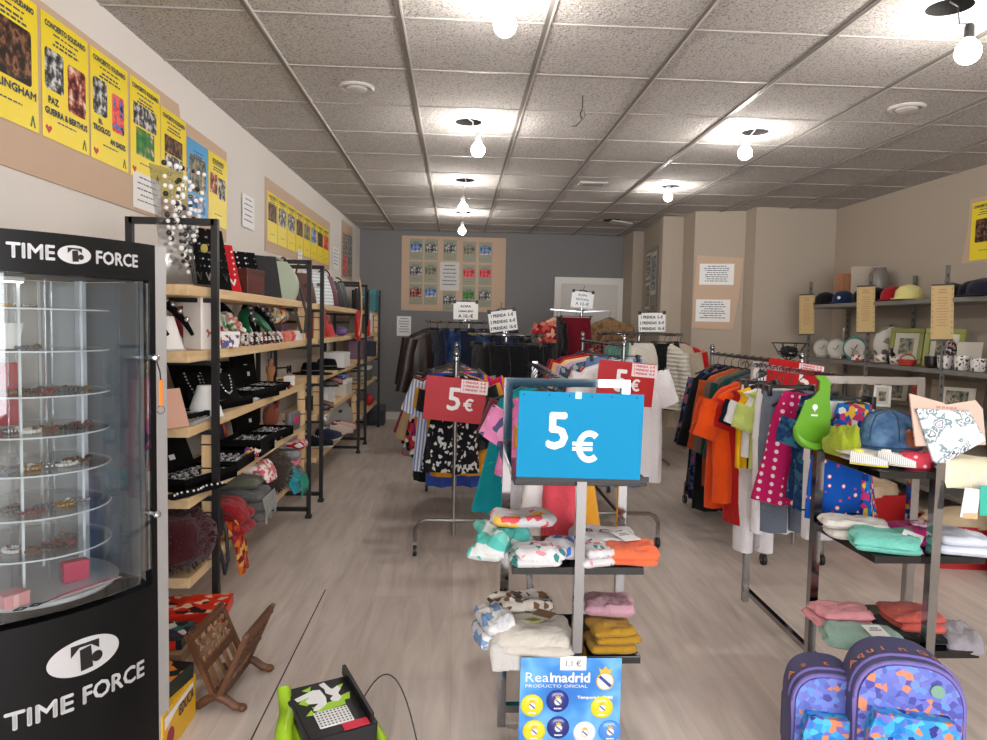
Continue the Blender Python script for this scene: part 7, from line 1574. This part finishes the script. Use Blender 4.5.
# two school backpacks
P_pack = ramp_mat('sea_life_print', 'cells', [(60, 150, 220), (80, 180, 236), (110, 130, 210), (50, 130, 206), (70, 160, 226), (64, 150, 216), (120, 110, 200), (220, 140, 100), (60, 60, 140), (90, 190, 230), (40, 120, 200), (70, 170, 226)], 62, .6); P_pack2 = ramp_mat('violet_doodle', 'cells', [(112, 120, 196), (120, 130, 206), (100, 108, 186), (112, 124, 204), (84, 84, 164), (104, 118, 196), (122, 150, 220), (216, 140, 110), (90, 90, 168), (128, 140, 214), (110, 150, 220), (116, 124, 200)], 60, .6)
M_gus = mat('slate_violet_nylon', (78, 78, 118), .7, bump=.15, bscale=200); M_pip = mat('violet_piping', (120, 104, 176), .6); M_orp = mat('orange_print', (224, 140, 100), .6)
def backpack(label, loc, w, d, h, rz, ptxt, big=True, tilt=0):
    t = thing('backpack', label, 'backpack', loc, (tilt, 0, rz), 'printed school backpacks')
    def outline(k=1., hh=h, ww=w): return [(-ww / 2 * k, .012), (ww / 2 * k, .012)] + [(ww / 2 * k * (abs(cos(a)) ** .75) * (1 if cos(a) > 0 else -1), hh - ww * .42 * k + ww * .42 * k * sin(a)) for a in [pi * i / 16 for i in range(17)]]
    ks = ((-d / 2, .93), (-d / 2 + .012, .985), (-d / 2 + .03, 1.), (d / 2 - .03, 1.), (d / 2, .9)); O_ = [[(x, y, z) for x, z in outline(k)] for y, k in ks]
    m = MB(); m.rings(O_); m.build('gusset', M_gus, t, 50)
    m = MB(); m.prism(outline(.9, h * .975), .012, (0, -d / 2 - .002, 0)); m.build('front_panel', P_pack2, t)
    m = MB(); m.tube([(x, -d / 2 + .002, z) for x, z in outline(.95, h * .985)], .006, 6, True); m.build('piping', M_pip, t, 50)
    m = MB(); pw, ph = w * .78, h * .74; pk = [(-pw / 2, .03), (pw / 2, .03), (pw / 2, ph * .85), (pw * .42, ph), (-pw * .42, ph), (-pw / 2, ph * .85)]; m.prism(pk, .05, (0, -d / 2 - .03, 0)); f = m.build('front_pocket', P_pack, t)
    m = MB(); m.box((0, -d / 2 - .0556, ph * .78), (pw * .9, .004, .012)); m.build('pocket_zip', M_pip, f)
    m = MB(); m.tube([(x, -d / 2 + .03, z + .002) for x, z in outline(1., h)[2:]], .004, 6); m.build('main_zip', M_pip, t, 50)
    m = MB(); m.tube([(-.035, d * .5, h - .1), (-.03, d * .5 + .012, h - .05), (.03, d * .5 + .012, h - .05), (.035, d * .5, h - .1)], .008, 8); m.build('grab_handle', M_gus, t, 50)
    m = MB(); aa = [pi * .18 + pi * .64 * i / max(1, len(ptxt) - 1) for i in range(len(ptxt))][::-1]
    for ch, a in zip(ptxt, aa):
        tx = Vector((sin(a), 0, -cos(a))) * 1; nrm = Vector((cos(a) * .9, 0, sin(a))).normalized(); tx = Vector((nrm.z, 0, -nrm.x)); x, z = w / 2 * (abs(cos(a)) ** .75) * (1 if cos(a) > 0 else -1), h - w * .42 + w * .42 * sin(a)
        m.text(ch, Vector((x, -d * .14, z)) + nrm * .002, .03, tx, Vector((0, 1, 0)), bold=.0008)
    m.build('lettering', M_orp, t, None)
    for s in (1, -1): m = MB(); m.tube([(s * w * .28, d / 2, h * .85), (s * w * .34, d / 2 + .05, h * .6), (s * w * .34, d / 2 + .05, h * .3), (s * w * .3, d / 2, h * .08)], [.016, .02, .02, .01], 8); m.build('shoulder_strap', M_gus, t, 50)
    return t
t = backpack('larger blue violet printed backpack with a white price sticker', (1.185, 1.79, 0), .265, .17, .475, -.3, 'AquinGeer', True, rad(-3))
m = MB(); m.rbox((.02, -.06, .463), (.035, .002, .024), .0005, (rad(-35), 0, 0)); s_ = m.build('price_sticker', M_paper, t); m = MB(); m.text('5€', (.02, -.0622, .455), .013, (1, 0, 0), (0, .57, .82)); m.build('lettering', M_black, s_, None)
m = MB(); m.cyl((.06, -.097, .41), .016, .006, 16, 'y'); m.build('zip_charm', mat('green_charm', (120, 160, 140), .4), t); m = MB(); m.ball((.03, -.152, .2), .012, 10); m.build('navy_knob', mat('navy_knob', (40, 40, 110), .4), t, 60)
backpack('smaller blue violet backpack leaning at the left of the larger one', (1.04, 1.9, 0), .2, .15, .385, -.25, 'Asthe', False, rad(-3))
vs = SC.view_settings
vs.view_transform = 'Standard'; vs.look = 'None'; vs.gamma = 1; vs.use_curve_mapping = False; vs.exposure = EXPO
SC.cycles.use_denoising = True
SC.cycles.max_bounces = 8; SC.cycles.transparent_max_bounces = 24
SC.cycles.sample_clamp_indirect = 4
